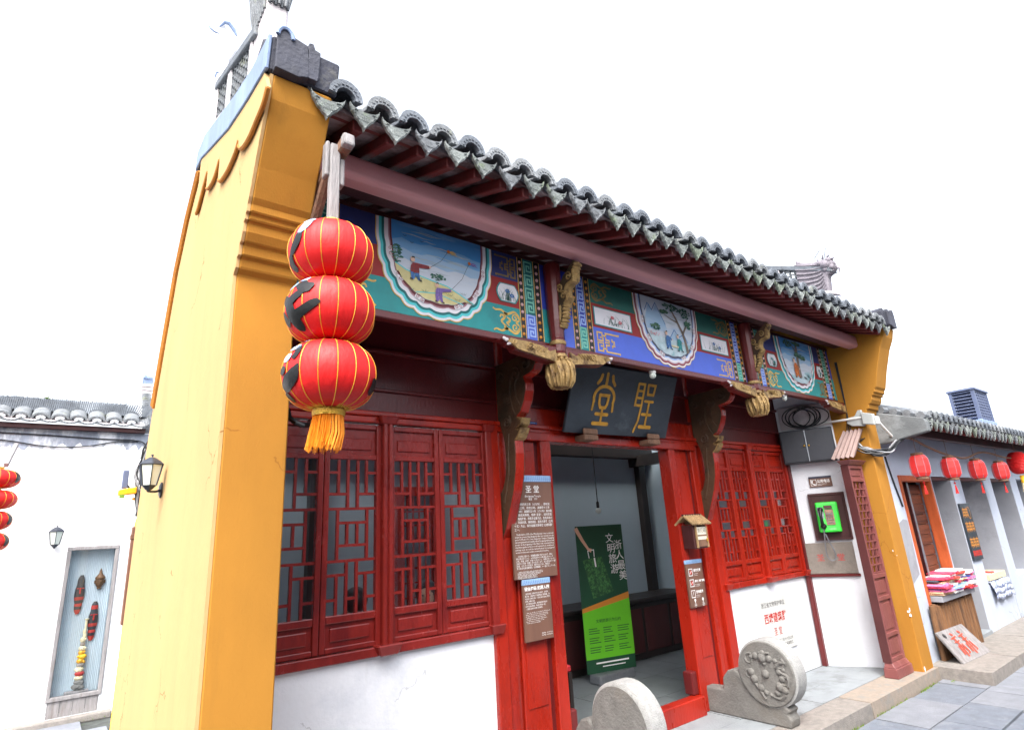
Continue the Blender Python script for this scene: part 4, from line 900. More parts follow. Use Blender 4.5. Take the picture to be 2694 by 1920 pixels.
for xp, yl in ((2.74, 0), (5.375, 0)):
    yp = 2.9
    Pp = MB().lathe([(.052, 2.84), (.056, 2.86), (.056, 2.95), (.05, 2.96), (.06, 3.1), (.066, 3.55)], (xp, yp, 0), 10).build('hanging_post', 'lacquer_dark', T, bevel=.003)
    MB().lathe([(.058, 2.91), (.062, 2.915), (.062, 2.935), (.058, 2.94)], (xp, yp, 0), 20).build('gold_ring', 'gold', Pp, smooth=True)
    bud = MB(); n = 40; prof = [(.03, 2.85), (.058, 2.84), (.066, 2.815), (.05, 2.80), (.072, 2.79), (.084, 2.765), (.088, 2.72), (.086, 2.67), (.078, 2.625), (.06, 2.595), (.02, 2.59)]
    bud.lathe([(r, h) for r, h in prof], (0, 0, 0), n, lambda p: Vector((xp+p.x*(1+(.09*math.sin(12*math.atan2(p.y, p.x)+(2.78-p.z)*14) if p.z < 2.78 else .05*math.sin(8*math.atan2(p.y, p.x)))), yp+p.y*(1+(.09*math.sin(12*math.atan2(p.y, p.x)+(2.78-p.z)*14) if p.z < 2.78 else 0)), p.z)))
    bud.build('lotus_bud', 'gold', Pp, smooth=True)
    pt = MB()
    for k in range(12):
        a = 2*PI*k/12; pt.tube([(xp+r*math.cos(a+t_), yp+r*math.sin(a+t_), z) for r, z, t_ in ((.078, 2.785, 0), (.094, 2.75, .1), (.098, 2.69, .26), (.09, 2.635, .3), (.072, 2.596, .25))], [.008, .015, .014, .012, .005], 6)
        pt.ball((xp+.078*math.cos(a), yp+.078*math.sin(a), 2.792), .015, 8, 5)
    pt.build('lotus_petal', 'gold', Pp, smooth=True)
    fn = lambda u, v, w: (xp+.02+w, u, v)
    lf = MB().prism(LF, fn, -.03, .03).build('leaf_bracket', 'carved_wood', Pp, bevel=.008, seg=2)
    gl_ = MB(); fr = smooth_pts(LF[1:12], 3)
    for i_, (u, v) in enumerate(fr[:-1]):
        gl_.tube([fn(u-.004, v, -.036), fn(u-.012, v+.004, 0), fn(u-.004, v, .036)], [.010, .016+.004*(i_ % 3 == 0), .010], 6)
    gl_.build('gilt_leaf', 'gold', lf, smooth=True)
    q = MB()
    for k in range(5): q.tube([fn(u+.012*k, v, -.032) for u, v in smooth_pts([(2.87, 3.03), (2.83, 3.12), (2.825, 3.2)], 4)], .006, 5)
    for (cy, cz) in ((2.79, 3.27), (2.72, 3.39), (2.82, 3.33)): q.tube([fn(cy+a, cz+b, -.032) for a, b in spiral(0, 0, .032, 1.4, 1, 14)], .007, 5)
    q.build('leaf_vein', 'gold', lf, smooth=True, kind='stuff')
    wing(xp-.05, -1, Pp); wing(xp+.05, 1, Pp)
W3 = MB().box(7.3, 7.34, 2.88, 2.95, 2.80, 2.89).build('wing_root', 'lacquer_dark', T); wing(7.3, -1, W3)
for i, (x, z) in enumerate(((3.9, 2.87), (6.12, 2.88))):
    b_ = thing('bulb_lamp', ['bare white bulb under the painted beam, above the black name board', 'bare white bulb under the right end of the painted beam'][i], 'lamp', (x, 2.985, z+.02), 'bare bulbs under the beam')
    MB().lathe([(.006, .03), (.028, .028), (.03, .0), (.024, -.004)], (x, 2.985, z), 14).build('socket', 'white_plastic', b_, smooth=True)
    MB().ball((x, 2.985, z-.02), .028, 14, 10).build('bulb', 'frost', b_, smooth=True)

# ================================================================ interior of the hall
MB().box(.8, 7.34, 6.0, 6.08, 0, 3.5).build('back_wall', 'inner_wall', T)
MB().box(7.33, 7.339, 3.75, 6.0, 0, 3.4).build('side_wall', 'inner_wall', T); MB().box(.801, .81, 3.75, 6.0, 0, 3.4).build('side_wall', 'inner_wall', T)
MB().box(7.06, 7.19, 5.9, 6.0, 0, 3.4).build('wall_post', 'furniture', T); MB().box(2.0, 2.14, 5.9, 6.0, 0, 3.4).build('wall_post', 'furniture', T)
MB().box(.82, 7.32, 5.82, 5.98, 2.62, 2.78).build('tie_beam', 'furniture', T); MB().box(6.95, 7.08, 4.2, 6, 2.5, 2.66).build('tie_beam', 'furniture', T)
ld = MB(); ld.box(2.96, 3.06, 5.93, 6.0, 0, 2.2); ld.box(3.44, 3.54, 5.93, 6.0, 0, 2.2); ld.box(3.06, 3.44, 5.94, 6, 2.1, 2.2); ld.box(3.06, 3.44, 5.94, 6, 0, .9)
ld = ld.build('inner_lattice_door', 'lacquer', T)
for k in range(5): ubox('lattice_bar', 'lacquer', ld, 3.1+.075*k, 3.115+.075*k, 5.95, 5.975, .9, 2.1)
for k in range(7): ubox('lattice_bar', 'lacquer', ld, 3.06, 3.44, 5.951, 5.974, 1.02+.15*k, 1.035+.15*k)
cb = thing('altar_cabinet', 'long dark wooden cabinet along the back wall seen through the doorway', 'cabinet', (6.0, 5.6, 0))
c_ = MB(); c_.box(4.6, 7.3, 5.42, 5.88, 0, .66); c_.build('carcass', 'furniture', cb, bevel=.01)
MB().box(4.55, 7.32, 5.36, 5.9, .66, .72).build('top', 'furniture', cb, bevel=.01)
for k in range(5): MB().box(4.65+.53*k, 5.13+.53*k, 5.405, 5.419, .08, .6).build('door', 'wood_dark', cb, bevel=.008)
hb = thing('hanging_bulb', 'single clear bulb hanging on a black flex inside the doorway', 'lamp', (5.05, 4.9, 1.78))
MB().tube([(5.05, 4.9, 3.3), (5.05, 4.9, 1.92)], .006, 6).build('flex', 'cable', hb)
MB().lathe([(.01, .16), (.018, .15), (.018, .09), (.014, .085)], (5.05, 4.9, 1.77), 12).build('socket', 'black_plastic', hb, smooth=True)
MB().ball((5.05, 4.9, 1.825), .034, 14, 10).build('bulb', 'frost', hb, smooth=True)
# roll-up banner stand
bn = thing('rollup_banner', 'green roll-up banner stand with white characters inside the doorway', 'banner', (5.13, 5.0, 0))
bu = Vector((.97, -.24, 0)).normalized(); bo = Vector((4.82, 5.08, 0)); bnn = Vector((-.24, -.97, 0)).normalized()
bf = lambda u, v, l=0: tuple(bo+bu*u+Vector((0, 0, v))+bnn*(.004+.0015*l))
MB().prism([(0, .1), (.64, .1), (.64, 1.66), (0, 1.66)], lambda u, v, w: tuple(bo+bu*u+Vector((0, 0, v))+bnn*w), -.003, .003).build('panel', 'banner_dark', bn)
MB().fill([(0, .24), (.64, .24), (.64, .83), (0, .72)], bf, 1).build('green_field', 'banner_green', bn)
MB().fill([(0, .72), (.64, .83), (.64, .9), (0, .765)], bf, 1).build('orange_stripe', 'banner_orange', bn)
MB().fill([(.06, 1.28), (.32, 1.31), (.44, .92), (.16, .86)], bf, 1).build('printed_suitcase', 'leaf_print', bn)
q = MB(); q.stroke([(.15, 1.3), (.14, 1.38), (.22, 1.39), (.22, 1.31)], .01, bf, 2); q.stroke([(.22, 1.3), (.23, 1.2)], .02, bf, 2); q.build('printed_handle', 'letter_white', bn)
q = MB(); q.stroke([(.0, 1.64), (.08, 1.5), (.15, 1.4), (.19, 1.38)], [.05, .04, .03, .045], bf, 2); q.build('printed_arm', 'skin', bn)
for i, (s1, u, v0) in enumerate((('文明旅游', .45, 1.50), ('浙人最美', .56, 1.42))):
    for k, ch in enumerate(s1): text('banner_character', ch, .115, 'letter_white', bn, bf(u+.01*k, v0-.115*k, 3), bu, (0, 0, 1), 'CENTER', res=2)
text('banner_title', '文明旅游行为公约', .042, 'banner_dark', bn, bf(.33, .62, 3), bu, (0, 0, 1), 'CENTER')
q = MB()
for cidx in range(3):
    for k in range(11):
        if k % 4 == 3: continue
        q.fill(rect(.06+.19*cidx, .06+.19*cidx+random.uniform(.1, .16), .545-.024*k, .553-.024*k), bf, 2)
q.build('printed_lines', 'banner_dark', bn)
q = MB(); q.fill(rect(.12, .55, .19, .205), bf, 2); q.fill(rect(.2, .5, .155, .165), bf, 2); q.build('printed_lines', 'letter_white', bn)
MB().box(4.86, 5.42, 4.93, 5.1, 0, .1).build('base', 'steel', bn, bevel=.02, seg=2)
# red chair just inside the left jamb
ch = thing('red_chair', 'red upholstered chair back just inside the left door jamb', 'chair', (3.75, 4.45, 0))
MB().prism([(3.5, .45), (3.5, .98), (3.56, 1.06), (3.72, 1.07), (3.78, .98), (3.78, .45)], lambda u, v, w: (u, w, v), 4.52, 4.58).build('backrest', 'cloth_red', ch, bevel=.02, seg=2)
MB().box(3.5, 3.8, 4.2, 4.55, .42, .48).build('seat', 'cloth_red', ch, bevel=.015)
for x in (3.52, 3.78):
    for yy in (4.22, 4.54): MB().box(x-.018, x+.018, yy-.018, yy+.018, 0, .42).build('leg', 'furniture', ch)
# two people seated behind the lattice window
def person(x, y, rot, label, top, facing, hair_long):
    st = thing('stool', 'dark wooden stool under the '+('red-topped' if top == 'cloth_red' else 'dark-jacketed')+' person behind the window', 'stool', (x, y, 0))
    MB().lathe([(.15, .40), (.16, .41), (.16, .44), (.15, .45)], (x, y, 0), 18).build('seat', 'furniture', st, smooth=True)
    for k in range(4): a = k*PI/2+.5; MB().tube([(x+.1*math.cos(a), y+.1*math.sin(a), .41), (x+.15*math.cos(a), y+.15*math.sin(a), 0)], .018, 6).build('leg', 'furniture', st)
    R_ = Matrix.Translation((x, y, 0)) @ Matrix.Rotation(rot, 4, 'Z')      # local: faces -y
    P_ = lambda a, b, c: tuple(R_ @ Vector((a, b, c)))
    sk = [(0, 0, .54, .12), (0, .0, .68, .115), (0, -.01, .84, .125), (0, 0, .96, .10), (0, -.01, 1.03, .05), (0, -.015, 1.09, .052), (0, -.02, 1.16, .078), (0, -.01, 1.24, .07)]
    ed = [(i, i+1) for i in range(7)]
    def chain(root, pts):
        i0 = root
        for p in pts: sk.append(p); ed.append((i0, len(sk)-1)); i0 = len(sk)-1
    for s in (-1, 1):
        chain(3, [(s*.17, 0, .95, .055), (s*.2, -.03, .72, .045), (s*.13, -.25, .66, .032), (s*.11, -.33, .67, .03)])
        chain(0, [(s*.1, -.1, .53, .085), (s*.11, -.42, .52, .06), (s*.11, -.43, .1, .045), (s*.11, -.54, .06, .035)])
    me = bpy.data.meshes.new('body'); me.from_pydata([P_(*p[:3]) for p in sk], ed, [])
    b = bpy.data.objects.new('person', me); COL.objects.link(b); me.materials.append(M['skin']); tag(b, label, 'person')
    md = b.modifiers.new('skin', 'SKIN'); md.use_smooth_shade = True
    for i, p in enumerate(sk): me.skin_vertices[0].data[i].radius = (p[3], p[3])
    me.skin_vertices[0].data[0].use_root = True
    b.modifiers.new('sub', 'SUBSURF').render_levels = 2; b.modifiers['sub'].levels = 1
    cl = MB(); cl.tube([P_(0, 0, .50), P_(0, 0, .68), P_(0, -.01, .84), P_(0, 0, .96), P_(0, 0, 1.0)], [.15, .145, .16, .14, .075], 14)
    for s in (-1, 1):
        cl.tube([P_(s*.1, 0, .95), P_(s*.18, 0, .94), P_(s*.215, -.03, .72), P_(s*.15, -.22, .66)], [.07, .075, .06, .048], 10)
        cl.tube([P_(s*.1, .02, .53), P_(s*.11, -.42, .53), P_(s*.11, -.44, .5), P_(s*.11, -.43, .12)], [.105, .08, .075, .06], 10)
    cl.build('clothing', top, b, smooth=True)
    hr = MB(); hr.ball(P_(0, .012, 1.2), .098, 16, 10, (.95, 1.0, 1.02)); 
    if hair_long: hr.tube([P_(0, .06, 1.2), P_(0, .07, 1.1), P_(0, .06, 1.02)], [.08, .075, .05], 10)
    hr.build('hair', 'hair', b, smooth=True)
    fc = MB(); fc.ball(P_(0, -.045, 1.165), .07, 14, 10, (.95, .85, 1.15)); fc.ball(P_(0, -.112, 1.155), .014, 8, 6, (.8, 1, 1.3)); fc.build('face', 'skin', b, smooth=True)
    ey = MB()
    for s in (-1, 1): ey.ball(P_(s*.028, -.1, 1.178), .008, 8, 6)
    ey.build('eyes', 'hair', b, smooth=True)
    MB().ball(P_(0, -.103, 1.118), .012, 8, 6, (1.5, .5, .5)).build('mouth', 'cloth_red', b, smooth=True)
person(1.94, 4.6, PI, 'dark-haired person in a dark jacket seen from behind through the left window', 'cloth_dark', 1, False)
person(2.56, 4.58, -.5, 'black-haired person in a red top behind the left lattice window', 'cloth_red', -1, True)
# ================================================================ name board over the door
nb = thing('name_board', 'black wooden name board with gilt seal characters leaning out above the doorway', 'sign', (3.93, 3.5, 2.42))
no = Vector((3.275, 3.5, 2.415)); nu = Vector((1, 0, .012)).normalized(); nv = Vector((-.06, -.27, .52)).normalized(); nn = nu.cross(nv).normalized()
nf = lambda u, v, l=0: tuple(no+nu*u+nv*v+nn*(.0015*l+.0175))
MB().prism([(0, 0), (1.35, 0), (1.35, .61), (0, .61)], lambda u, v, w: tuple(no+nu*u+nv*v+nn*w), -.016, .016).build('board', 'board_black', nb, bevel=.006)
def seal(strokes, name):
    g = MB()
    for p, w in strokes:
        g.stroke(p, w, nf, 2)
        for e in (p[0], p[-1]): g.fill([(e[0]+w/2*math.cos(a*.628), e[1]+w/2*math.sin(a*.628)) for a in range(10)], nf, 2.05+random.random()*.1)
    g.build(name, 'seal_gold', nb)
cx = .40; W_ = .031
seal([([(cx, .545), (cx, .455)], W_), ([(cx-.065, .53), (cx-.075, .49), (cx-.105, .455)], W_), ([(cx+.065, .53), (cx+.075, .49), (cx+.105, .455)], W_),
      (arc(cx, .33, .125, 200, -20, 12, .105), W_*.95), ([(cx-.12, .30), (cx-.125, .22)], W_*.8), ([(cx+.12, .30), (cx+.125, .22)], W_*.8),
      ([(cx-.055, .355), (cx+.055, .355), (cx+.05, .28), (cx+.03, .245), (cx-.03, .245), (cx-.05, .28), (cx-.055, .355)], W_*.9),
      ([(cx-.07, .185), (cx+.07, .185)], W_), ([(cx, .24), (cx, .1)], W_*.8), ([(cx-.09, .1), (cx+.09, .1)], W_*1.1)], 'seal_character')
cx = .92
seal([([(cx-.10, .50), (cx-.02, .50), (cx-.02, .30), (cx-.11, .30), (cx-.10, .50)], W_*.8), ([(cx-.09, .435), (cx-.03, .435)], W_*.7), ([(cx-.09, .37), (cx-.03, .37)], W_*.7), ([(cx-.02, .30), (cx-.03, .16), (cx-.07, .05)], W_*.8),
      ([(cx+.03, .50), (cx+.13, .50), (cx+.12, .41), (cx+.04, .41), (cx+.03, .50)], W_*.8), ([(cx+.02, .345), (cx+.13, .345)], W_*.8), ([(cx+.08, .34), (cx+.075, .1)], W_*.8), ([(cx+.01, .22), (cx+.13, .22)], W_*.9), ([(cx-.0, .1), (cx+.15, .1)], W_*1.1)], 'seal_character')
for x in (3.555, 4.395):
    s = MB(); s.box(x-.085, x+.085, 3.44, 3.57, 2.352, 2.40); s.box(x-.085, x+.085, 3.44, 3.465, 2.40, 2.452); s.build('support_block', 'weathered_brown', nb, bevel=.012, seg=2)
# small blue number plate on the transom
bp_ = thing('number_plate', 'small dark blue enamel plate on the transom left of the name board', 'plate', (3.022, 3.585, 2.44))
MB().box(2.982, 3.064, 3.572, 3.58, 2.44, 2.497).build('plate', 'navy', bp_, bevel=.003)
q = MB()
for z in (2.485, 2.47, 2.455): q.box(2.992, 3.05-random.random()*.02, 3.57, 3.5715, z-.002, z+.002)
q.build('print', 'sky_line', bp_)

# ================================================================ wall signs
def sign(name, label, x0, x1, z0, z1, y, cap=.05):
    s = thing(name, label, 'sign', ((x0+x1)/2, y, z0))
    MB().box(x0, x1, y, y+.02, z0, z1).build('board', 'brown_sign', s, bevel=.003)
    MB().box(x0, x1, y-.003, y+.02, z1+.0005, z1+cap).build('blue_cap', 'sign_blue', s, bevel=.003)
    g = MB(); n = int((x1-x0)/.022); f = lambda u, v, l=0: (u, y-.0045, v)
    for k in range(n):
        x = x0+(k+.5)*(x1-x0)/n; g.stroke([(x-.008, z1+.004), (x+.006, z1+cap-.004)], .0025, f); g.stroke(arc(x+.003, z1+cap*.35, .006, 0, 180, 5), .002, f)
    g.build('tile_print', 'sign_line', s)
    return s
def para(s, lines, x, z, size, dz, y, m='letter_white', sx=1.0, width=None):
    for i, l in enumerate(lines):
        t = text('text_line', l, size, m, s, (x, y, z-dz*i), sx=sx)
        if width and len(l) > 8:
            w = max(v.co.x for v in t.data.vertices)-x
            if w > width:
                for v in t.data.vertices: v.co.x = x+(v.co.x-x)*width/w
isg = sign('information_board', 'tall brown information board with white text and pale blue cap left of the doorway', 2.72, 3.14, 1.295, 2.005, 3.545, .05)
yt = 3.5435
text('title', '圣 堂', .062, 'letter_white', isg, (2.94, yt, 1.945), align='CENTER', bold=0, res=4); text('title', 'Shengtang Temple', .022, 'letter_white', isg, (2.94, yt, 1.895), align='CENTER'); text('title', '聖堂    성당', .018, 'letter_white', isg, (2.94, yt, 1.872), align='CENTER')
para(isg, ['    建于明万历三年（1575年），原祀巡', '抚庞公之祠，称庞公祠。清康熙十三年', '（1674年）清康熙五十年（1711年）两次重', '修，改供关帝像，俗称“圣堂”。旧时的圣', '堂，每逢岁首，商贩多云集于此，各色风味小', '吃、年画玩具，琳琅满目，直至元宵节（正月', '十五）为止。现为省级文保单位“古建筑群”', '之一。'], 2.74, 1.832, .0215, .0265, yt, width=.385)
para(isg, ['    Firstly built in 1575 of the Ming Dynasty, it was a memorial', 'temple for governor Pang Shangpeng. After two renovations in the', 'year of 1674 and 1711, it was changed into Temple of Guangong', '(ancient general) and usually called Shengtang Hall by local', 'people. In the beginning of the New Year in ancient times,', 'merchants gathered here to sell various food, traditional', 'paintings, toys, etc. until the Lantern Festival. It is now part of', 'ancient architecture under provincial protection.'], 2.74, 1.612, .0165, .0182, yt, width=.385)
para(isg, ['    1575年に造られ、巡撫龐尚鵬の祠であるが、庞公', '祠と呼ばれていた。1674年及び1711年2回にわたって', '小吃、年画（正月）が並べられたこと、名産が多くなった。', '正月から元宵（旧暦一月十五日）まで、古い町並みの一部', '古建、おもちゃが並び、賑やかになる。現在は', '浙江省文化財保護単位（古建築群）の一部になっている。'], 2.74, 1.455, .0155, .0168, yt, width=.385)
para(isg, ['    명만력 3년에 지어졌다. 원래는 순안 방상붕의 사당이', '공사당이라고 한다. 청나라 강희 때에 1674년, 1711년 2번', '을 거쳤다. 오늘은 관우상이 모셔져 성당이라 불린다', '“성당” 이라고 부른다. 당시에는 정월 초하루', '되면 각지의 상인들이 모여들어 각종 음식', '“고건축군”의 하나로 성급문물보호단위이다.'], 2.745, 1.35-.005, .0105, .0088, yt, width=.38)
tsg = sign('ticket_board', 'smaller brown board with white text hung below the tall information board', 2.79, 3.06, .865, 1.25, 3.55, .04)
yt = 3.5485
text('title', '微信扫码 购票入园', .029, 'letter_white', tsg, (2.925, yt, 1.222), align='CENTER', bold=.0008, res=2)
para(tsg, ['  微信扫描二维码并关注公众号，点击购', '票门票，选择购买门票类型及门票数量。支', '付后进入我的订单－门票订单中点击订票记', '录凭二维码入园。', '  此门票含成人票，每次限持有效证件', '可多次进出景区，景点只限进一次。', '  门票售出概不退换门票有效。'], 2.805, 1.19, .0128, .0172, yt, width=.24)
para(tsg, ['   Please scan the QR code and follow the official account,', 'choose the type and number of tickets, after paying', 'for tickets, enter my order, and check ticket record', 'scan the QR code to enter. The ticket is valid', '   The QR code ticket for adults, multiple entries', 'but each scenic spot is limited to one visit.', '   Tickets sold are not refundable.'], 2.805, 1.06, .010, .0115, yt, width=.24)
para(tsg, ['咨询电话：0573-84572074', '投诉电话：0573-84567890'], 2.945, .91, .0095, .014, yt, width=.105)
psg = sign('notice_board', 'narrow brown notice board with white pictograms right of the doorway', 4.76, 5.012, .866, 1.25, 3.555, .035)
yt = 3.5535
for i, (a, b) in enumerate((('请勿吸烟', 'No smoking'), ('请勿使用扩音器', 'No loudspeaker'), ('咨询服务', 'Information'))):
    z = 1.175-.095*i
    fq = lambda u, v, l=0: (u, yt-.0004*l, v)
    g = MB(); g.stroke([(4.79, z-.03), (4.845, z-.03), (4.845, z+.03), (4.79, z+.03), (4.79, z-.034)], .006, fq, 0); g.build('pictogram_frame', 'letter_white', psg)
    if i == 2: text('pictogram', '?', .05, 'letter_white', psg, (4.8175, yt, z), align='CENTER')
    else:
        MB().fill([(4.80+.018*(1+math.cos(a_)), z+.018*math.sin(a_)) for a_ in [k*.524 for k in range(12)]], fq, .5).build('pictogram', 'letter_red', psg)
        q = MB(); q.stroke([(4.803, z-.012), (4.833, z+.012)], .005, fq, 1); q.build('pictogram', 'letter_white', psg)
    t = text('text_line', a, .028 if len(a) < 6 else .022, 'letter_white', psg, (4.862, yt, z+.012), bold=.0006); text('text_line', b, .013, 'letter_white', psg, (4.862, yt, z-.016)); text('text_line', b, .011, 'letter_white', psg, (4.862, yt, z-.03))
for x in (4.83, 4.95):
    g = MB(); g.fill([(x+.013*math.cos(k*.524), .93+.013*math.sin(k*.524)) for k in range(12)], fq, 1); g.fill(rect(x-.004, x+.004, .905, .93), fq, 1.5); g.build('pictogram', 'letter_white', psg)
    for k, (t_, sz) in enumerate((('语音', .014), ('无线网', .013), ('WiFi', .010))): text('text_line', t_, sz, 'letter_white', psg, (x, yt, .895-.012*k), align='CENTER')
# little wooden house-shaped letter box
lb = thing('letter_box', 'tiny house-shaped wooden letter box on the jamb right of the doorway', 'letter box', (4.91, 3.54, 1.385))
MB().box(4.80, 5.01, 3.45, 3.58, 1.385, 1.60).build('body', 'wood_dark', lb, bevel=.004)
MB().box(4.835, 5.005, 3.442, 3.449, 1.40, 1.585).build('door', 'weathered_brown', lb, bevel=.003)
for x0, x1, z0, z1 in ((4.83, 4.845, 1.392, 1.592), (4.995, 5.01, 1.392, 1.592)): MB().box(x0, x1, 3.436, 3.45, z0, z1).build('corner_strip', 'copper_tile', lb)
text('label', '意见箱', .045, 'letter_black', lb, (4.92, 3.4385, 1.545), align='CENTER'); MB().box(4.85, 4.99, 3.439, 3.4415, 1.51, 1.58).build('paper', 'old_paper', lb); MB().box(4.85, 4.99, 3.439, 3.4415, 1.465, 1.495).build('paper', 'old_paper', lb)
MB().box(4.982, 4.995, 3.428, 3.442, 1.445, 1.475).build('padlock', 'gold_foil', lb, bevel=.003)
for s in (-1, 1):
    r_ = MB(); r_.hexa([(4.765, 3.515, 1.68), (5.045, 3.515, 1.68), (5.045, 3.515, 1.69), (4.765, 3.515, 1.69)], [(4.765, 3.515+s*.1, 1.60), (5.045, 3.515+s*.1, 1.60), (5.045, 3.515+s*.1, 1.61), (4.765, 3.515+s*.1, 1.61)])
    r_.build('roof', 'copper_tile', lb)
    q = MB()
    for k in range(8): x = 4.775+.037*k; q.tube([(x, 3.515, 1.695), (x, 3.515+s*.11, 1.607)], .011, 6)
    q.build('roof_rib', 'copper_tile', lb, smooth=True)
MB().box(4.76, 5.05, 3.505, 3.525, 1.69, 1.705).build('ridge', 'wood_dark', lb)
# marble tablet on the right dado
mt = thing('marble_tablet', 'pale marble tablet with red and black inscription on the white right-hand wall', 'tablet', (6.2, 3.6, .28))
MB().box(5.86, 6.6, 3.594, 3.611, .28, .81).build('slab', 'marble', mt, bevel=.004)
text('inscription', '浙江省文物保护单位', .056, 'letter_black', mt, (6.22, 3.592, .735), align='CENTER', res=2, sx=.95); text('inscription', '西塘建筑群', .105, 'letter_red', mt, (6.23, 3.592, .6), align='CENTER', res=2, sx=.86, bold=.0015); text('inscription', '圣 堂', .085, 'letter_red', mt, (6.24, 3.592, .465), align='CENTER', res=2, sx=.85)
text('inscription', '二〇〇五年三月十六日公布', .036, 'letter_black', mt, (6.30, 3.592, .375), align='CENTER'); text('inscription', '浙江省人民政府立', .036, 'letter_black', mt, (6.36, 3.592, .33), align='CENTER')

# ================================================================ drum stones flanking the door
def drum(x0, x1, label, carved):
    D = thing('drum_stone', label, 'drum stone', ((x0+x1)/2, 3.2, 0), 'drum stones at the door')
    yc, zc, r = 2.965, .385, .262
    MB().lathe([(r-.02, 0), (r, .012), (r, x1-x0-.012), (r-.02, x1-x0)], (0, 0, 0), 56, lambda p: Vector((x0+p.z, yc+p.x, zc+p.y))).build('drum', 'stone_lit', D, smooth=True)
    MB().lathe([(r-.05, 0), (r-.035, .01), (r-.024, .012), (r-.024, .016)], (0, 0, 0), 48, lambda p: Vector((x0+.004-p.z, yc+p.x, zc+p.y))).build('drum_face', 'stone', D, smooth=True)
    base = [(2.83, 0), (2.815, .06), (2.84, .10), (2.815, .13), (2.86, .165), (2.95, .14), (3.1, .18), (3.2, .3), (3.225, .34), (3.27, .38), (3.34, .365), (3.40, .30), (3.41, .205), (3.62, .195), (3.63, 0)] 
    MB().prism(base, lambda u, v, w: (w, u, v), x0+.006, x1-.006).build('base', 'stone', D, bevel=.014, seg=2)
    c = MB()
    if carved:
        F = lambda u, v, h=.0: (x0-.012-h, yc-u, zc+v)        # u to the street
        c.tube([F(.235*math.cos(a), .235*math.sin(a), -.012) for a in [k*PI/24 for k in range(48)]], .012, 6, closed=True)
        for (u, v, q) in ((-.01, .12, .04), (-.07, .13, .028), (.05, .12, .028), (.0, .16, .022), (-.11, .12, .02), (.1, .11, .02), (.0, .08, .02), (.0, .0, .034), (-.13, 0, .03), (-.11, -.05, .034), (-.06, -.11, .03), (-.02, -.14, .022), (.11, -.08, .036), (.15, -.1, .028), (.08, -.13, .026), (.14, -.02, .026), (.12, .03, .024), (.16, .05, .018)):
            c.ball(F(u, v), q, 12, 8, (.7, 1, 1))
        for (u, v, r_, t_, f) in ((-.13, .1, .05, 1.1, 1), (.13, .09, .05, 1.1, -1), (.16, -.04, .04, 1.2, 1), (-.15, -.02, .04, 1.1, 1), (.04, .13, .035, 1.2, 1), (-.05, .14, .03, 1.2, -1)): c.tube([F(u+a, v+b) for a, b in spiral(0, 0, r_, t_, 1, 16, .2, f)], [.012-.0005*k for k in range(17)], 6)
        for pts in ([(-.12, -.06), (-.07, -.13), (-.03, -.19)], [(.13, .03), (.19, 0), (.18, -.07)], [(.02, -.15), (.1, -.17), (.15, -.13)], [(.1, .06), (.14, .1), (.19, .1)]): c.tube([F(*p) for p in smooth_pts(pts, 4)], .014, 6)
        c.build('lion_relief', 'stone', D, smooth=True)
    return D
drum(3.06, 3.22, 'plain worn stone drum at the left door jamb, cut by the photo edge', False)
drum(4.85, 5.01, 'carved stone drum with lion relief at the right door jamb', True)

# ================================================================ red lanterns hung from the wooden arm
def wrap_patch(o, c, R, H, pts, m, name, d=.004):       # flat outline given in (longitude deg, latitude -1..1)
    g = MB(); ctr = (sum(p[0] for p in pts)/len(pts), sum(p[1] for p in pts)/len(pts))
    def S_(lo, la): 
        th = math.radians(lo); la = max(-.98, min(.98, la)); rr = (R+d)*math.cos(la*PI/2)**.62
        return (c[0]+rr*math.cos(th), c[1]+rr*math.sin(th), c[2]+(H+d*.4)*math.sin(la*PI/2)*1.0)
    n = len(pts); dense = []
    for i in range(n):
        a, b = pts[i], pts[(i+1) % n]
        for k in range(4): dense.append((lerp(a[0], b[0], k/4), lerp(a[1], b[1], k/4)))
    N = len(dense); vs = [S_(*ctr)]+[S_(lerp(ctr[0], p[0], .5), lerp(ctr[1], p[1], .5)) for p in dense]+[S_(*p) for p in dense]
    g.add(vs, [(0, 1+i, 1+(i+1) % N) for i in range(N)]+[(1+i, 1+N+i, 1+N+(i+1) % N, 1+(i+1) % N) for i in range(N)])
    return g.build(name, m, o, smooth=True)
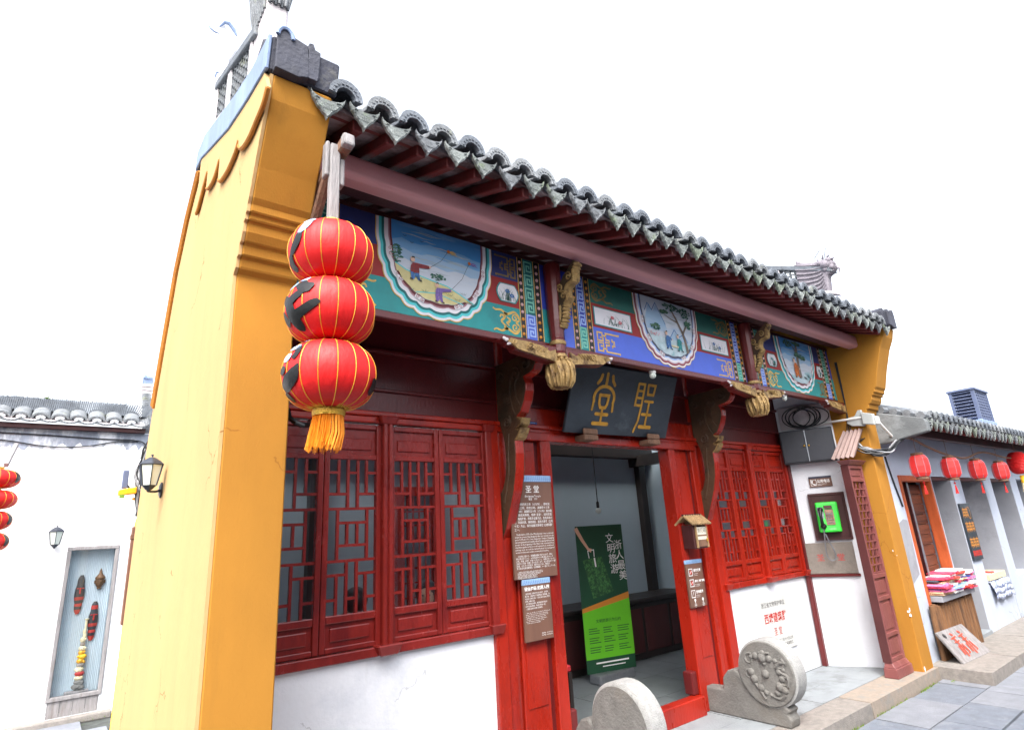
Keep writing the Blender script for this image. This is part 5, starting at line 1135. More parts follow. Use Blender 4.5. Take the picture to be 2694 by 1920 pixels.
def stroke_patch(o, c, R, H, pts, w, m, name):
    k0 = len(pts); wl = w if isinstance(w, (list, tuple)) else [w]*k0
    tri = smooth_pts([(a, b, c) for (a, b), c in zip(pts, wl)], 5); nt_ = len(tri); w = [t_[2]*.72*min(1, .45+.9*math.sin(PI*(i_+.6)/(nt_+.2))) for i_, t_ in enumerate(tri)]
    P = [Vector(t_[:2]) for t_ in tri]; L = []; Rr = []
    for i in range(len(P)):
        d = (P[min(i+1, len(P)-1)]-P[max(i-1, 0)]); d = Vector((d.x/100, d.y)).normalized(); n_ = Vector((-d.y*100, d.x)); ww = w[i] if isinstance(w, (list, tuple)) else w
        L.append(P[i]+n_*ww/2); Rr.append(P[i]-n_*ww/2)
    g = MB()
    def S_(p):
        th = math.radians(p.x); la = max(-.98, min(.98, p.y)); rr = (R+.004)*math.cos(la*PI/2)**.62
        return (c[0]+rr*math.cos(th), c[1]+rr*math.sin(th), c[2]+(H+.002)*math.sin(la*PI/2))
    vs = []; K = 4
    for i in range(len(P)-1):
        for k in range(5):
            a = L[i].lerp(L[i+1], k/5); b = Rr[i].lerp(Rr[i+1], k/5)
            vs.append([S_(a.lerp(b, j/K)) for j in range(K+1)])
    vs.append([S_(L[-1].lerp(Rr[-1], j/K)) for j in range(K+1)])
    flat = [p for r in vs for p in r]; n = K+1
    g.add(flat, [(i*n+j, i*n+j+1, (i+1)*n+j+1, (i+1)*n+j) for i in range(len(vs)-1) for j in range(K)])
    return g.build(name, m, o, smooth=True)
def lantern(c, R, H, label, group, cat='lantern', nrib=16, tassel=False, strokes=(), body='lantern_red'):
    o = thing('red_lantern', label, cat, c, group)
    prof = []
    for i in range(25):
        la = -1+2*i/24; la = max(-.93, min(.93, la)); prof.append((R*math.cos(la*PI/2)**.62, H*math.sin(la*PI/2)))
    n = nrib*4
    def fnl(p):
        th = math.atan2(p.y, p.x); k = 1-.012*abs(math.cos(th*nrib/2))**6
        return Vector((c[0]+p.x*k, c[1]+p.y*k, c[2]+p.z))
    MB().lathe(prof, (0, 0, 0), n, fnl).build('silk_shade', body, o, smooth=True)
    for k in range(nrib):
        th = 2*PI*(k+.5)/nrib; rr = MB().tube([(c[0]+(r+.001)*math.cos(th), c[1]+(r+.001)*math.sin(th), c[2]+h) for r, h in prof], 0.0019*R/.185, 5).build('gold_rib', 'gold_ribbon', o, smooth=True)
    r0_, h0_ = prof[0]; cr = r0_*(1.3 if tassel else .95)
    for s in (-1, 1): MB().lathe([(cr, s*(h0_*-1-.004)), (cr+.004, s*(-h0_+.012)), (cr+.002, s*(-h0_+.028)), (cr-.012, s*(-h0_+.028))], c, 28).build('collar', 'gold_foil', o, smooth=True)
    lf = MB()
    for k in range(10):
        if k % 3 == 1: continue
        th = 2*PI*k/10
        for q in range(3): 
            a = th+(q-1)*.12; lf.tube([(c[0]+rr_*math.cos(a+.05*(q-1)), c[1]+rr_*math.sin(a+.05*(q-1)), c[2]+hh) for rr_, hh in ((cr+.003, h0_+.004), (cr+.04*R/.185, h0_+.022*R/.185), (cr+.062*R/.185, h0_+.046*R/.185))], [.008, .012, .004], 5)
    lf.build('foil_leaf', 'gold_foil', o, smooth=True)
    for st in strokes: stroke_patch(o, c, R, H, st[0], st[1], st[2], 'black_character')
    if tassel:
        t = MB(); z0 = c[2]+h0_-.02
        for k in range(230):
            a = random.random()*6.28; q = cr*random.uniform(.75, .98); sp = random.uniform(1.0, 1.25); L_ = random.uniform(.12, .15)
            x, y_ = c[0]+q*math.cos(a), c[1]+q*math.sin(a)
            t.tube([(x, y_, z0), (c[0]+q*sp*math.cos(a)-.004, c[1]+q*sp*math.sin(a), z0-L_*.6), (c[0]+q*sp*math.cos(a)-.016+random.uniform(-.006, .006), c[1]+q*sp*math.sin(a), z0-L_)], .0016, 3, False)
        t.build('tassel', 'tassel', o, kind='stuff')
    return o
LX, LY = .795, 2.2
bk_, bl_ = 'black_foil', 'foil_sheen'
# longitudes: camera sees about 150..320 degrees; the characters sit on the left flank
lantern((LX, LY, 2.808), .176, .134, 'topmost of the three large red lanterns on the left pier, with a torn character', 'three lanterns hung from the wooden arm', strokes=(
    ([(196, .62), (206, .52), (222, .42)], [.12, .2, .26], bl_), ([(214, .5), (212, .3), (204, .14)], [.2, .22, .14], bl_), ([(205, .16), (200, -.04), (186, -.24)], [.16, .2, .16], bk_), ([(186, -.2), (176, -.42), (182, -.56)], [.1, .24, .16], bk_)))
lantern((LX+.005, LY, 2.543), .18, .135, 'middle of the three large red lanterns on the left pier, with a black character', 'three lanterns hung from the wooden arm', strokes=(
    ([(190, .66), (200, .56), (216, .5)], [.1, .2, .2], bl_), ([(180, .5), (184, .38), (196, .46)], [.12, .2, .2], bl_), ([(204, .44), (212, .28), (226, .2)], [.24, .3, .34], bk_), ([(174, .2), (188, .02), (200, .08), (214, .16)], [.16, .26, .24, .2], bk_), ([(188, .1), (192, -.16), (200, -.5), (204, -.62)], [.2, .26, .26, .12], bk_), ([(198, -.3), (214, -.22), (236, -.06)], [.3, .24, .18], bk_), ([(172, -.1), (178, -.34), (182, -.4)], [.1, .22, .14], bk_)))
lantern((LX+.01, LY, 2.272), .183, .137, 'lowest of the three large red lanterns on the left pier, ending in an orange tassel', 'three lanterns hung from the wooden arm', tassel=True, strokes=(
    ([(186, .72), (198, .66), (212, .66)], [.1, .14, .14], bl_), ([(182, .46), (194, .42), (206, .46)], [.12, .16, .16], bl_), ([(205, .46), (206, .3), (202, .16)], [.14, .14, .12], bk_), ([(180, .26), (188, .2), (192, .3)], [.1, .2, .16], bl_), ([(172, .02), (182, 0), (188, -.02)], [.16, .22, .16], bk_), ([(174, -.34), (186, -.28), (200, -.16), (212, .04)], [.3, .34, .34, .06], bk_), ([(172, -.4), (176, -.56), (180, -.62)], [.2, .2, .12], bk_), ([(318, -.1), (322, -.3), (316, -.42)], [.16, .26, .2], bk_)))
# wooden arm
ar = thing('lantern_bracket', 'weathered grey timber arm and hanger holding the three red lanterns', 'bracket', (.8, 2.7, 3.3))
MB().bar((.83, 2.13, 3.36), (.83, 2.9, 3.30), .05, .06).build('arm', 'weathered_brown', ar, bevel=.008)
MB().bar((.83, 2.115, 3.362), (.83, 2.16, 3.358), .056, .064).build('arm_end', 'weathered_wood', ar, bevel=.012, seg=2)
MB().box(.775, .82, 2.19, 2.225, 2.93, 3.37).build('hanger', 'weathered_wood', ar, bevel=.005)
for x0, x1, z0, z1 in ((.755, .774, 3.2, 3.38), (.822, .846, 3.17, 3.31)): MB().box(x0, x1, 2.20, 2.25, z0, z1).build('cleat', 'weathered_wood', ar, bevel=.008, seg=2)
MB().tube(smooth_pts([(.80, 2.26, 3.30), (.805, 2.42, 3.16), (.81, 2.56, 3.03), (.81, 2.69, 2.9)], 4), [.024]*13, 8).build('brace', 'weathered_brown', ar, smooth=True)
MB().tube([(LX, LY, 2.93), (LX, LY, 2.05)], .004, 5).build('cord', 'cable', ar)
# black hose on the left window head
tag(MB().tube([(1.03, 3.5, 2.42), (1.03, 3.46, 2.36), (1.06, 3.42, 2.325), (1.10, 3.42, 2.315), (1.15, 3.46, 2.325), (1.17, 3.52, 2.36)], .016, 8).build('black_hose', 'black_plastic', None, smooth=True), 'short loop of black hose on the left window head behind the lantern', 'hose')

# ================================================================ carriage lamps
def carriage_lamp(c, s, label, mount):
    o = thing('wall_lamp', label, 'lamp', c, 'black carriage wall lamps')
    n = 6; ring = lambda r, z: [(c[0]+r*s*math.cos(PI/6+2*PI*k/n), c[1]+r*s*math.sin(PI/6+2*PI*k/n), c[2]+z*s) for k in range(n)]
    def frus(r0, z0, r1, z1):
        a, b = ring(r0, z0), ring(r1, z1); return MB().add(a+b, [tuple(range(n))[::-1], tuple(range(n, 2*n))]+[(k, (k+1) % n, (k+1) % n+n, k+n) for k in range(n)])
    frus(.40, .62, .27, 1.52).build if False else None
    r = MB(); a, b, d = ring(.66, 1.5), ring(.46, 1.7), ring(.16, 1.9)
    r.add(a+b+d, [tuple(range(n))[::-1], tuple(range(2*n, 3*n))]+[(k, (k+1) % n, (k+1) % n+n, k+n) for k in range(n)]+[(n+k, n+(k+1) % n, (k+1) % n+2*n, k+2*n) for k in range(n)])
    r.build('lamp_roof', 'lamp_iron', o, bevel=.004)
    MB().lathe([(.05*s, 1.9*s), (.03*s, 1.96*s), (.08*s, 2.02*s), (.03*s, 2.06*s)], c, 10).build('finial', 'lamp_iron', o, smooth=True)
    frus(.34, .45, .54, 1.49).build('glass_shade', 'frost', o)
    f = MB()
    A, B_ = ring(.36, .44), ring(.57, 1.5)
    for k in range(n): f.bar(A[k], B_[k], .05*s, .05*s)
    f.build('frame', 'lamp_iron', o)
    frus(.16, .22, .38, .45).build('lamp_base', 'lamp_iron', o); MB().ball((c[0], c[1], c[2]+.2*s), .1*s, 10, 6).build('knob', 'lamp_iron', o, smooth=True)
    m = Vector(mount); q = Vector(c)+Vector((0, 0, .15*s))
    MB().tube(smooth_pts([tuple(q), tuple(q.lerp(m, .5)+Vector((0, 0, -.05*s))), tuple(m)], 5), [.06*s]*8+[.09*s]*2+[.14*s], 8).build('arm', 'lamp_iron', o, smooth=True)
    return o
carriage_lamp((.43, 4.2, 1.985), .118, 'black iron carriage lamp on the pale yellow gable wall', (.513, 4.31, 2.02))
MB().lathe([(.05, 0), (.05, .008), (.03, .016)], (0, 0, 0), 16, lambda p: Vector((.513-p.z, 4.312+p.x*.7, 2.02+p.y))).build('wall_plate', 'lamp_iron', bpy.data.objects['wall_lamp'], smooth=True)
carriage_lamp((.03, 8.86, 1.76), .135, 'black iron carriage lamp on the white house wall at far left', (.03, 8.99, 1.8))
# ================================================================ telephone alcove beside the right pier
A0 = Vector((7.06, 3.60, 0)); aph = math.radians(25); au = Vector((math.sin(aph), -math.cos(aph), 0)); an = Vector((-math.cos(aph), -math.sin(aph), 0))
af = lambda s, z, d=0: tuple(A0+au*s+Vector((0, 0, z))+an*d)
def aslab(s0, s1, z0, z1, d0, d1):
    return MB().hexa([af(s0, z0, d0), af(s1, z0, d0), af(s1, z0, d1), af(s0, z0, d1)], [af(s0, z1, d0), af(s1, z1, d0), af(s1, z1, d1), af(s0, z1, d1)])
aslab(0, .6, 0, 3.2, -.05, 0).build('alcove_wall', 'white_wall', T)
MB().box(7.03, 7.085, 3.545, 3.60, 0, 2.45).build('corner_post', 'lacquer_dark', T, bevel=.008)
aslab(0, .56, .935, .965, .001, .03).build('alcove_ledge', 'lacquer_dark', T, bevel=.004)
st = thing('stone_tablet', 'brown stone tablet with two red characters below the payphone', 'tablet', af(.3, .966))
aslab(.04, .545, .967, 1.31, .002, .02).build('slab', 'brown_plaque', st, bevel=.004)
for ch_, s_ in (('圣', .19), ('堂', .40)): text('inscription', ch_, .085, 'letter_red', st, af(s_, 1.14, .0215), au, (0, 0, 1), 'CENTER', res=2)
wb = thing('phone_board', 'dark wooden backing board behind the green payphone', 'board', af(.37, 1.33))
aslab(.18, .565, 1.335, 1.87, .002, .025).build('board', 'wood_dark', wb, bevel=.006); f_ = MB()
for a, b, c, d in ((.18, .565, 1.335, 1.365), (.18, .565, 1.84, 1.87), (.18, .205, 1.365, 1.84), (.54, .565, 1.365, 1.84)):
    q = aslab(a, b, c, d, .0255, .036); f_.add(q.v, q.f)
f_.build('frame', 'wood_dark', wb, bevel=.004)
ph = thing('payphone', 'bright green payphone with black handset on the alcove wall', 'telephone', af(.35, 1.43))
b = MB(); b.hexa([af(.235, 1.425, .026), af(.468, 1.425, .026), af(.468, 1.425, .12), af(.235, 1.425, .13)], [af(.24, 1.765, .026), af(.472, 1.765, .026), af(.472, 1.765, .085), af(.24, 1.765, .085)])
b.build('body', 'green_phone', ph, bevel=.018, seg=3)
def psl(s0, s1, z0, z1, d0, d1): return MB().hexa([af(s0, z0, d0), af(s1, z0, d0), af(s1, z0, d1), af(s0, z0, d1)], [af(s0, z1, d0-.02), af(s1, z1, d0-.02), af(s1, z1, d1-.02), af(s0, z1, d1-.02)])
psl(.325, .415, 1.505, 1.68, .112, .124).build('keypad_panel', 'phone_panel', ph, bevel=.003)
psl(.325, .41, 1.69, 1.725, .1, .112).build('display', 'wood_dark', ph, bevel=.002)
psl(.25, .315, 1.46, 1.71, .108, .117).build('cradle', 'steel', ph, bevel=.004)
psl(.335, .42, 1.445, 1.49, .118, .13).build('coin_tray', 'green_phone', ph, bevel=.006)
k_ = MB()
for r in range(4):
    for c in range(3):
        q = psl(.338+.024*c, .355+.024*c, 1.53+.03*r, 1.549+.03*r, .124, .128); k_.add(q.v, q.f)
k_.build('keys', 'steel', ph)
h_ = MB(); h_.tube([af(.283, 1.685, .128), af(.28, 1.66, .155), af(.279, 1.59, .165), af(.28, 1.52, .165), af(.283, 1.49, .15)], [.022, .018, .015, .018, .024], 10)
h_.ball(af(.285, 1.68, .135), .03, 12, 8); h_.ball(af(.287, 1.495, .145), .032, 12, 8); h_.build('handset', 'black_plastic', ph, smooth=True)
MB().tube(smooth_pts([af(.285, 1.47, .14), af(.275, 1.38, .13), af(.262, 1.25, .10), af(.265, 1.16, .08), af(.30, 1.115, .07), af(.345, 1.14, .07), af(.345, 1.22, .08), af(.31, 1.33, .09), af(.29, 1.41, .09)], 5), .007, 6).build('cord', 'steel', ph, smooth=True)
sg = thing('phone_sign', 'small brown sign with a handset pictogram above the payphone', 'sign', af(.35, 1.95))
aslab(.227, .47, 1.945, 2.045, .002, .018).build('board', 'brown_sign', sg, bevel=.002); aslab(.227, .47, 2.0455, 2.068, .002, .02).build('cap', 'vent_dark', sg, bevel=.002)
fq = lambda u, v, l=0: af(u, v, .019+.0006*l)
q = MB(); q.stroke([(.245, 1.962), (.303, 1.962), (.303, 2.03), (.245, 2.03), (.245, 1.959)], .004, fq); q.stroke([(.262, 2.02), (.256, 1.995), (.27, 1.978), (.292, 1.97)], [.016, .008, .008, .016], fq); q.build('pictogram', 'letter_white', sg)
text('sign_text', '公用电话', .042, 'letter_white', sg, fq(.312, 2.008), au, (0, 0, 1), bold=.0006, sx=.82, res=2); text('sign_text', 'Public Telephone', .014, 'letter_white', sg, fq(.316, 1.978), au, (0, 0, 1)); text('sign_text', '공중전화', .012, 'letter_white', sg, fq(.316, 1.962), au, (0, 0, 1))
# black metal cabinets and cable board above
cbn = thing('meter_cabinet', 'pair of black metal cabinet doors above the payphone alcove', 'cabinet', af(.3, 2.22))
aslab(.0, .58, 2.23, 2.63, .002, .14).build('case', 'cabinet_black', cbn, bevel=.008)
for a, b_ in ((.012, .275), (.29, .565)): aslab(a, b_, 2.245, 2.615, .1405, .15).build('door', 'cabinet_black', cbn, bevel=.004)
for s in (.255, .305): MB().ball(af(s, 2.43, .155), .012, 8, 6).build('latch', 'gold_foil', cbn, smooth=True)
aslab(.277, .288, 2.245, 2.615, .1405, .152).build('hinge_strip', 'steel', cbn)
cwb = thing('cable_board', 'pale board with a coil of black cable above the black cabinets', 'board', af(.3, 2.66))
aslab(.03, .60, 2.66, 2.94, .002, .02).build('board', 'pale_plaster', cwb, bevel=.004)
cc = thing('cable_coil', 'coil of black cable hung on the pale board by the right pier', 'cable', af(.27, 2.7, .03))
for k in range(6):
    s0, z0, rs, rzz = .27+random.uniform(-.08, .12), 2.79+random.uniform(-.02, .02), random.uniform(.12, .2), random.uniform(.10, .13)
    MB().tube([af(s0+rs*math.cos(a), z0+rzz*math.sin(a), .035+.01*k) for a in [i*PI/16 for i in range(32)]], .0065, 6, closed=True).build('loop', 'cable', cc, smooth=True)
# lattice screen standing on the porch edge
sr = thing('lattice_screen', 'tall narrow dusty-red lattice screen panel beside the right ochre pier', 'screen', (7.09, 2.85, 0))
fx0, fx1, fy0, fy1 = 6.915, 7.27, 2.815, 2.885
for x0, x1 in ((fx0, fx0+.03), (fx1-.03, fx1)): MB().box(x0, x1, fy0, fy1, .14, 2.14).build('stile', 'screen_wood', sr, bevel=.004)
for z0, z1 in ((.14, .18), (.37, .41), (.72, .76), (.94, .985), (1.955, 1.99), (2.10, 2.14)): MB().box(fx0+.03, fx1-.03, fy0+.002, fy1, z0, z1).build('rail', 'screen_wood', sr, bevel=.004)
for z0, z1 in ((.18, .37), (.41, .72), (.76, .94), (1.99, 2.10)):
    MB().box(fx0+.03, fx1-.03, fy0+.02, fy0+.03, z0, z1).build('panel', 'screen_wood', sr); MB().box(fx0+.065, fx1-.065, fy0+.012, fy0+.022, z0+.028, z1-.028).build('raised_field', 'screen_wood', sr, bevel=.008, seg=2)
MB().box(fx0-.012, fx0-.0005, fy0-.0, fy1+.01, .14, 2.14).build('side_board', 'screen_side', sr)
for k in range(12):
    z = .995+.08*k; ubox('lattice_bar', 'screen_wood', sr, fx0+.03, fx1-.03, fy0+.012, fy0+.03, z-.006, z+.006)
for k in range(1, 6):
    x = fx0+.03+(fx1-fx0-.06)*k/6
    for q in range(12):
        if (k+q) % 2: z = .995+.08*q; ubox('lattice_bar', 'screen_wood', sr, x-.006, x+.006, fy0+.0125, fy0+.0295, z+.006, z+.074)
MB().hexa([(fx0-.03, fy0-.045, 0), (fx1+.02, fy0-.045, 0), (fx1+.02, fy1+.02, 0), (fx0-.03, fy1+.02, 0)], [(fx0-.025, fy0-.04, .09), (fx1+.018, fy0-.04, .09), (fx1+.018, fy1+.015, .09), (fx0-.025, fy1+.015, .09)]).build('plinth', 'screen_wood', sr, bevel=.006)
MB().hexa([(fx0-.02, fy0-.03, .09), (fx1+.012, fy0-.03, .09), (fx1+.012, fy1+.01, .09), (fx0-.02, fy1+.01, .09)], [(fx0-.004, fy0-.004, .14), (fx1, fy0-.004, .14), (fx1, fy1, .14), (fx0-.004, fy1, .14)]).build('plinth_moulding', 'screen_wood', sr, bevel=.005)
MB().hexa([(fx0-.005, fy0-.01, 2.14), (fx1+.005, fy0-.01, 2.14), (fx1+.005, fy1+.005, 2.14), (fx0-.005, fy1+.005, 2.14)], [(fx0-.05, fy0-.05, 2.19), (fx1+.04, fy0-.05, 2.19), (fx1+.04, fy1+.03, 2.19), (fx0-.05, fy1+.03, 2.19)]).build('cornice', 'screen_wood', sr, bevel=.008, seg=2)
# corrugated awning leaning on the pier
aw = MB(); n = 40
def awp(t, e):           # t along the eave (y), e from lower edge to upper edge
    y0_, y1_ = lerp(3.03, 2.95, e), lerp(2.77, 2.73, e); w = .011*math.cos(t*5*2*PI)
    return (lerp(7.04, 7.325, e)-w*.7, lerp(y0_, y1_, t), lerp(2.23, 2.56, e)+w*.7)
vs_ = [awp(i/n, e) for e in (0, 1) for i in range(n+1)]; vs2 = [(x+.004, y, z-.006) for x, y, z in vs_]; m_ = n+1
aw.add(vs_+vs2, [(i, i+1, m_+i+1, m_+i) for i in range(n)]+[(2*m_+i+1, 2*m_+i, 3*m_+i, 3*m_+i+1) for i in range(n)]+[(i, 2*m_+i, 2*m_+i+1, i+1) for i in range(n)])
tag(aw.build('corrugated_awning', 'corrugated', None, smooth=True), 'small pale corrugated awning above the lattice screen on the right pier', 'awning')
# conduit, junction box, cable bundle on the pier
cd = thing('steel_conduit', 'pale steel conduit running from the cabinets out past the right pier', 'pipe', (7.3, 2.9, 2.68))
MB().tube([(7.24, 3.45, 2.70), (7.30, 2.58, 2.675)], .013, 8).build('long_tube', 'white_plastic', cd, smooth=True); MB().tube([(7.30, 2.585, 2.67), (7.66, 2.56, 2.44)], .013, 8).build('short_tube', 'white_plastic', cd, smooth=True)
fb = thing('floodlight_box', 'grey floodlight housing fixed to the right ochre pier', 'floodlight', (7.33, 2.66, 2.6))
MB().hexa([(7.26, 2.58, 2.57), (7.335, 2.58, 2.57), (7.335, 2.70, 2.60), (7.26, 2.70, 2.60)], [(7.26, 2.58, 2.70), (7.335, 2.58, 2.70), (7.335, 2.70, 2.74), (7.26, 2.70, 2.74)]).build('housing', 'grey_plastic', fb, bevel=.008, seg=2)
MB().prism([(2.70, 2.58), (2.83, 2.60), (2.88, 2.64), (2.86, 2.70), (2.78, 2.71), (2.74, 2.77), (2.70, 2.77)], lambda u, v, w: (w, u, v), 7.29, 7.335).build('bracket', 'grey_plastic', fb, bevel=.005)
MB().box(7.30, 7.38, 2.555, 2.578, 2.58, 2.67).build('lens', 'white_plastic', fb, bevel=.006)
bd = thing('cable_bundle', 'sagging bundle of grey and black cables between the right pier and the shop', 'cable', (7.4, 2.6, 2.35))
for k in range(14):
    j = lambda s: random.uniform(-s, s)
    pts = smooth_pts([(7.25+j(.02), 2.86+j(.03), 2.42+j(.05)), (7.28+j(.02), 2.72+j(.02), 2.30+j(.035)), (7.38+j(.03), 2.61+j(.02), 2.26+j(.035)), (7.52+j(.03), 2.56+j(.02), 2.30+j(.03)), (7.66, 2.50+j(.02), 2.40+j(.03)), (7.72+j(.02), 2.3+j(.02), 2.50+j(.02)), (7.75, 2.18, 2.54+j(.02))], 5)
    MB().tube(pts, random.choice((.006, .008, .01)), 5).build('wire', random.choice(('cable', 'cable', 'cable_grey')), bd, smooth=True)
for k in range(3): MB().tube(smooth_pts([(7.335, 2.74+.02*k, 2.45), (7.33, 2.80, 2.42), (7.32, 2.86+.03*k, 2.47), (7.335, 2.87, 2.8), (7.335, 2.88-.01*k, 3.4)], 4), .005, 5).build('wire', 'cable', bd, smooth=True)

# ================================================================ neighbouring shop on the right
SH = thing('shop_house', 'white and grey shop with tiled eave to the right of the temple', 'shop', (10, 2.9, 0))
SY = 2.75
stp = MB(); stp.box(7.64, 17, 2.20, SY+.2, GZ-.02, -.002)
s1 = struct(MB().box(7.70, 17, 2.28, 3.4, GZ-.06, -.05).build('shop_footway', 'joint'))
x = 7.64
for ln in (.95, 1.3, 1.15, 1.4, 1.3, 1.5, 1.3):
    o = inst('kerb_stone', kg[0], s1, (x+ln/2, 2.50, -.06), (0, random.uniform(-.004, .004), random.uniform(-.008, .008)), (ln-.008, .6, .13)); b = o.modifiers.new('b', 'BEVEL'); b.width = .018; b.segments = 2; x += ln
MB().box(7.635, 8.05, SY, SY+.2, -.05, 2.5).build('wall', 'shop_wall', SH); MB().box(8.05, 17, SY+.001, SY+.25, 2.03, 2.62).build('upper_wall', 'shop_wall', SH)
MB().prism([(7.66, .78), (8.0, .9), (8.03, 1.5), (7.9, 1.52), (7.7, 1.46), (7.76, 1.3), (7.68, 1.2), (7.72, 1.0), (7.66, .9)], lambda u, v, w: (u, w, v), SY-.0025, SY+.01).build('bare_render_patch', 'grey_wall', SH)
# door bay
dr = MB(); dr.box(8.05, 8.10, SY-.02, SY+.1, .55, 2.03); dr.box(9.05, 9.10, SY-.02, SY+.1, .55, 2.03); dr.box(8.10, 9.05, SY-.02, SY+.1, 1.96, 2.03); dr.build('door_frame', 'orange_wood', SH, bevel=.006)
pk = [MB().box(-.5, .5, -.5, .5, -.5, .5).mesh('plank', 'plank')]
for k in range(11): inst('plank', pk[0], SH, (8.78, SY+.13, .62+.125*k), None, (.56, .02, .118))
MB().box(8.44, 8.50, SY+.06, SY+.12, .55, 1.96).build('door_post', 'wood_dark', SH); MB().box(8.10, 9.10, SY+.16, SY+.2, 0, 2.03).build('shop_back', 'furniture', SH)
MB().tube([(8.38, SY+.03, .6), (8.38, SY+.03, 1.95)], .012, 8).build('curtain_rod', 'steel', SH)
rc = thing('red_curtain', 'deep red cloth with flower print hanging in the shop doorway', 'curtain', (8.25, SY+.1, .6))
q = MB(); n = 24
pts = [(lerp(8.11, 8.37, i/n), SY+.1+.015*math.sin(i*1.3)) for i in range(n+1)]
for i in range(n): q.poly([(*pts[i], .62), (*pts[i+1], .62), (*pts[i+1], 1.9), (*pts[i], 1.9)])
q.build('cloth', 'red_cloth', rc, smooth=True)
for (x, z, m) in ((8.25, 1.22, 'cloth4'), (8.30, 1.12, 'cloth8'), (8.22, 1.08, 'cloth0'), (8.31, 1.3, 'cloth4'), (8.33, 1.02, 'cloth8')):
    g = MB()
    for k in range(7): a = k*.9; g.fill(blob(x+.03*math.cos(a), z+.03*math.sin(a), .022, .018, 9), lambda u, v, l=0: (u, SY+.08, v), 0)
    g.build('printed_flower', m, rc)
MB().prism([(8.14, 1.6), (8.24, 1.5), (8.28, 1.75), (8.2, 1.9), (8.14, 1.9)], lambda u, v, w: (u, w, v), SY+.075, SY+.08).build('yellow_panel', 'gold_ribbon', rc)
lp = thing('log_panel', 'low panel of upright split logs under the shop window', 'panel', (8.6, 2.7, 0))
x = 7.94
while x < 9.28:
    r = random.uniform(.028, .042); MB().tube([(x+r, 2.70, -.01), (x+r, 2.70+random.uniform(-.006, .006), .3), (x+r, 2.70, .565+random.uniform(-.02, .012))], [r, r*random.uniform(.94, 1.06), r*.97], 9).build('log', 'log', lp, smooth=True); x += 2*r*1.03
shf = thing('display_shelf', 'grey shelf board holding a pile of folded clothes in the shop window', 'shelf', (8.65, 2.7, .58))
MB().box(8.12, 9.3, 2.62, 2.85, .585, .65).build('board', 'grey_wall', shf, bevel=.005)
pc = 0
ORD = ['bottom', 'second', 'third', 'fourth', 'fifth', 'sixth', 'seventh', 'eighth', 'ninth', 'tenth', 'eleventh', 'top']
hz = [.655]*4
for k in range(12):
    for q_ in range(4):
        if (k > 8 and q_ == 0) or (k > 10 and q_ == 3): continue
        m = 'cloth%d' % random.choice((0, 1, 1, 2, 2, 2, 4, 5, 7, 7, 8, 9, 3, 6)); w = random.uniform(.24, .36); d = random.uniform(.18, .27); th_ = random.uniform(.014, .026)
        x0 = 8.12+.29*q_+random.uniform(-.05, .04); y0 = 2.60+random.uniform(-.045, .02); z0 = hz[q_]; tl = random.uniform(-.03, .03); n_ = 10; hz[q_] += th_*.95
        top_ = [(w*i/n_, th_+.004*math.sin(i*1.7+k)) for i in range(n_+1)][::-1]; bot_ = [(w*i/n_, .002*math.sin(i*2.1+k)) for i in range(n_+1)]
        fc = MB().prism(bot_+[(w+.008, th_*.5)]+top_+[(-.008, th_*.5)], lambda u, v, ww: (x0+u+(ww-y0)*tl*3, ww+.012*math.sin(u*11+k), z0+v+tl*(u-w/2)*.3), y0, y0+d)
        tag(fc.build('folded_garment', m, None, smooth=True), 'folded garment, %s layer of the %s stack in the shop clothes pile' % (ORD[k], ['leftmost', 'left middle', 'right middle', 'rightmost'][q_]), 'garment', 'folded clothes on the shop shelf')
# pilasters, recesses
for xa, xb in ((9.10, 9.17),): MB().box(xa, xb, SY-.005, SY+.2, 0, 2.03).build('wall_strip', 'shop_wall', SH)
for i, (xa, xb) in enumerate(((9.94, 10.36), (11.46, 11.86), (13.0, 13.4), (14.6, 15.0))):
    MB().box(xa, xb, SY-.002, SY+.32, -.05, 2.06).build('pilaster', 'shop_wall', SH, bevel=.004); MB().box(xa-.012, xa-.0005, SY+.004, SY+.32, -.05, 2.03).build('pilaster_reveal', 'grey_wall', SH)
for xa, xb in ((9.17, 9.94), (10.36, 11.46), (11.86, 13.0), (13.4, 14.6), (15.0, 17)):
    MB().box(xa, xb, SY+.3, SY+.34, -.05, 2.05).build('recess_wall', 'grey_wall', SH)
for xa in (9.19, 10.45, 12.0, 13.5): MB().box(xa, xa+.07, SY+.18, SY+.26, 0, 2.03).build('timber_post', 'wood_dark', SH, bevel=.005)
MB().box(10.36, 11.46, SY+.006, SY+.3, -.05, .56).build('parapet', 'shop_wall', SH); MB().box(11.86, 13.0, SY+.006, SY+.3, -.05, .56).build('parapet', 'shop_wall', SH)
MB().box(9.2, 9.94, SY-.02, SY+.3, -.002, .05).build('door_step', 'slab', SH, bevel=.006)
for xa, xb in ((9.17, 9.94), (10.36, 11.46), (11.86, 13.0)): MB().box(xa, xb, SY+.02, SY+.3, 1.985, 2.03).build('recess_head', 'wood_dark', SH)
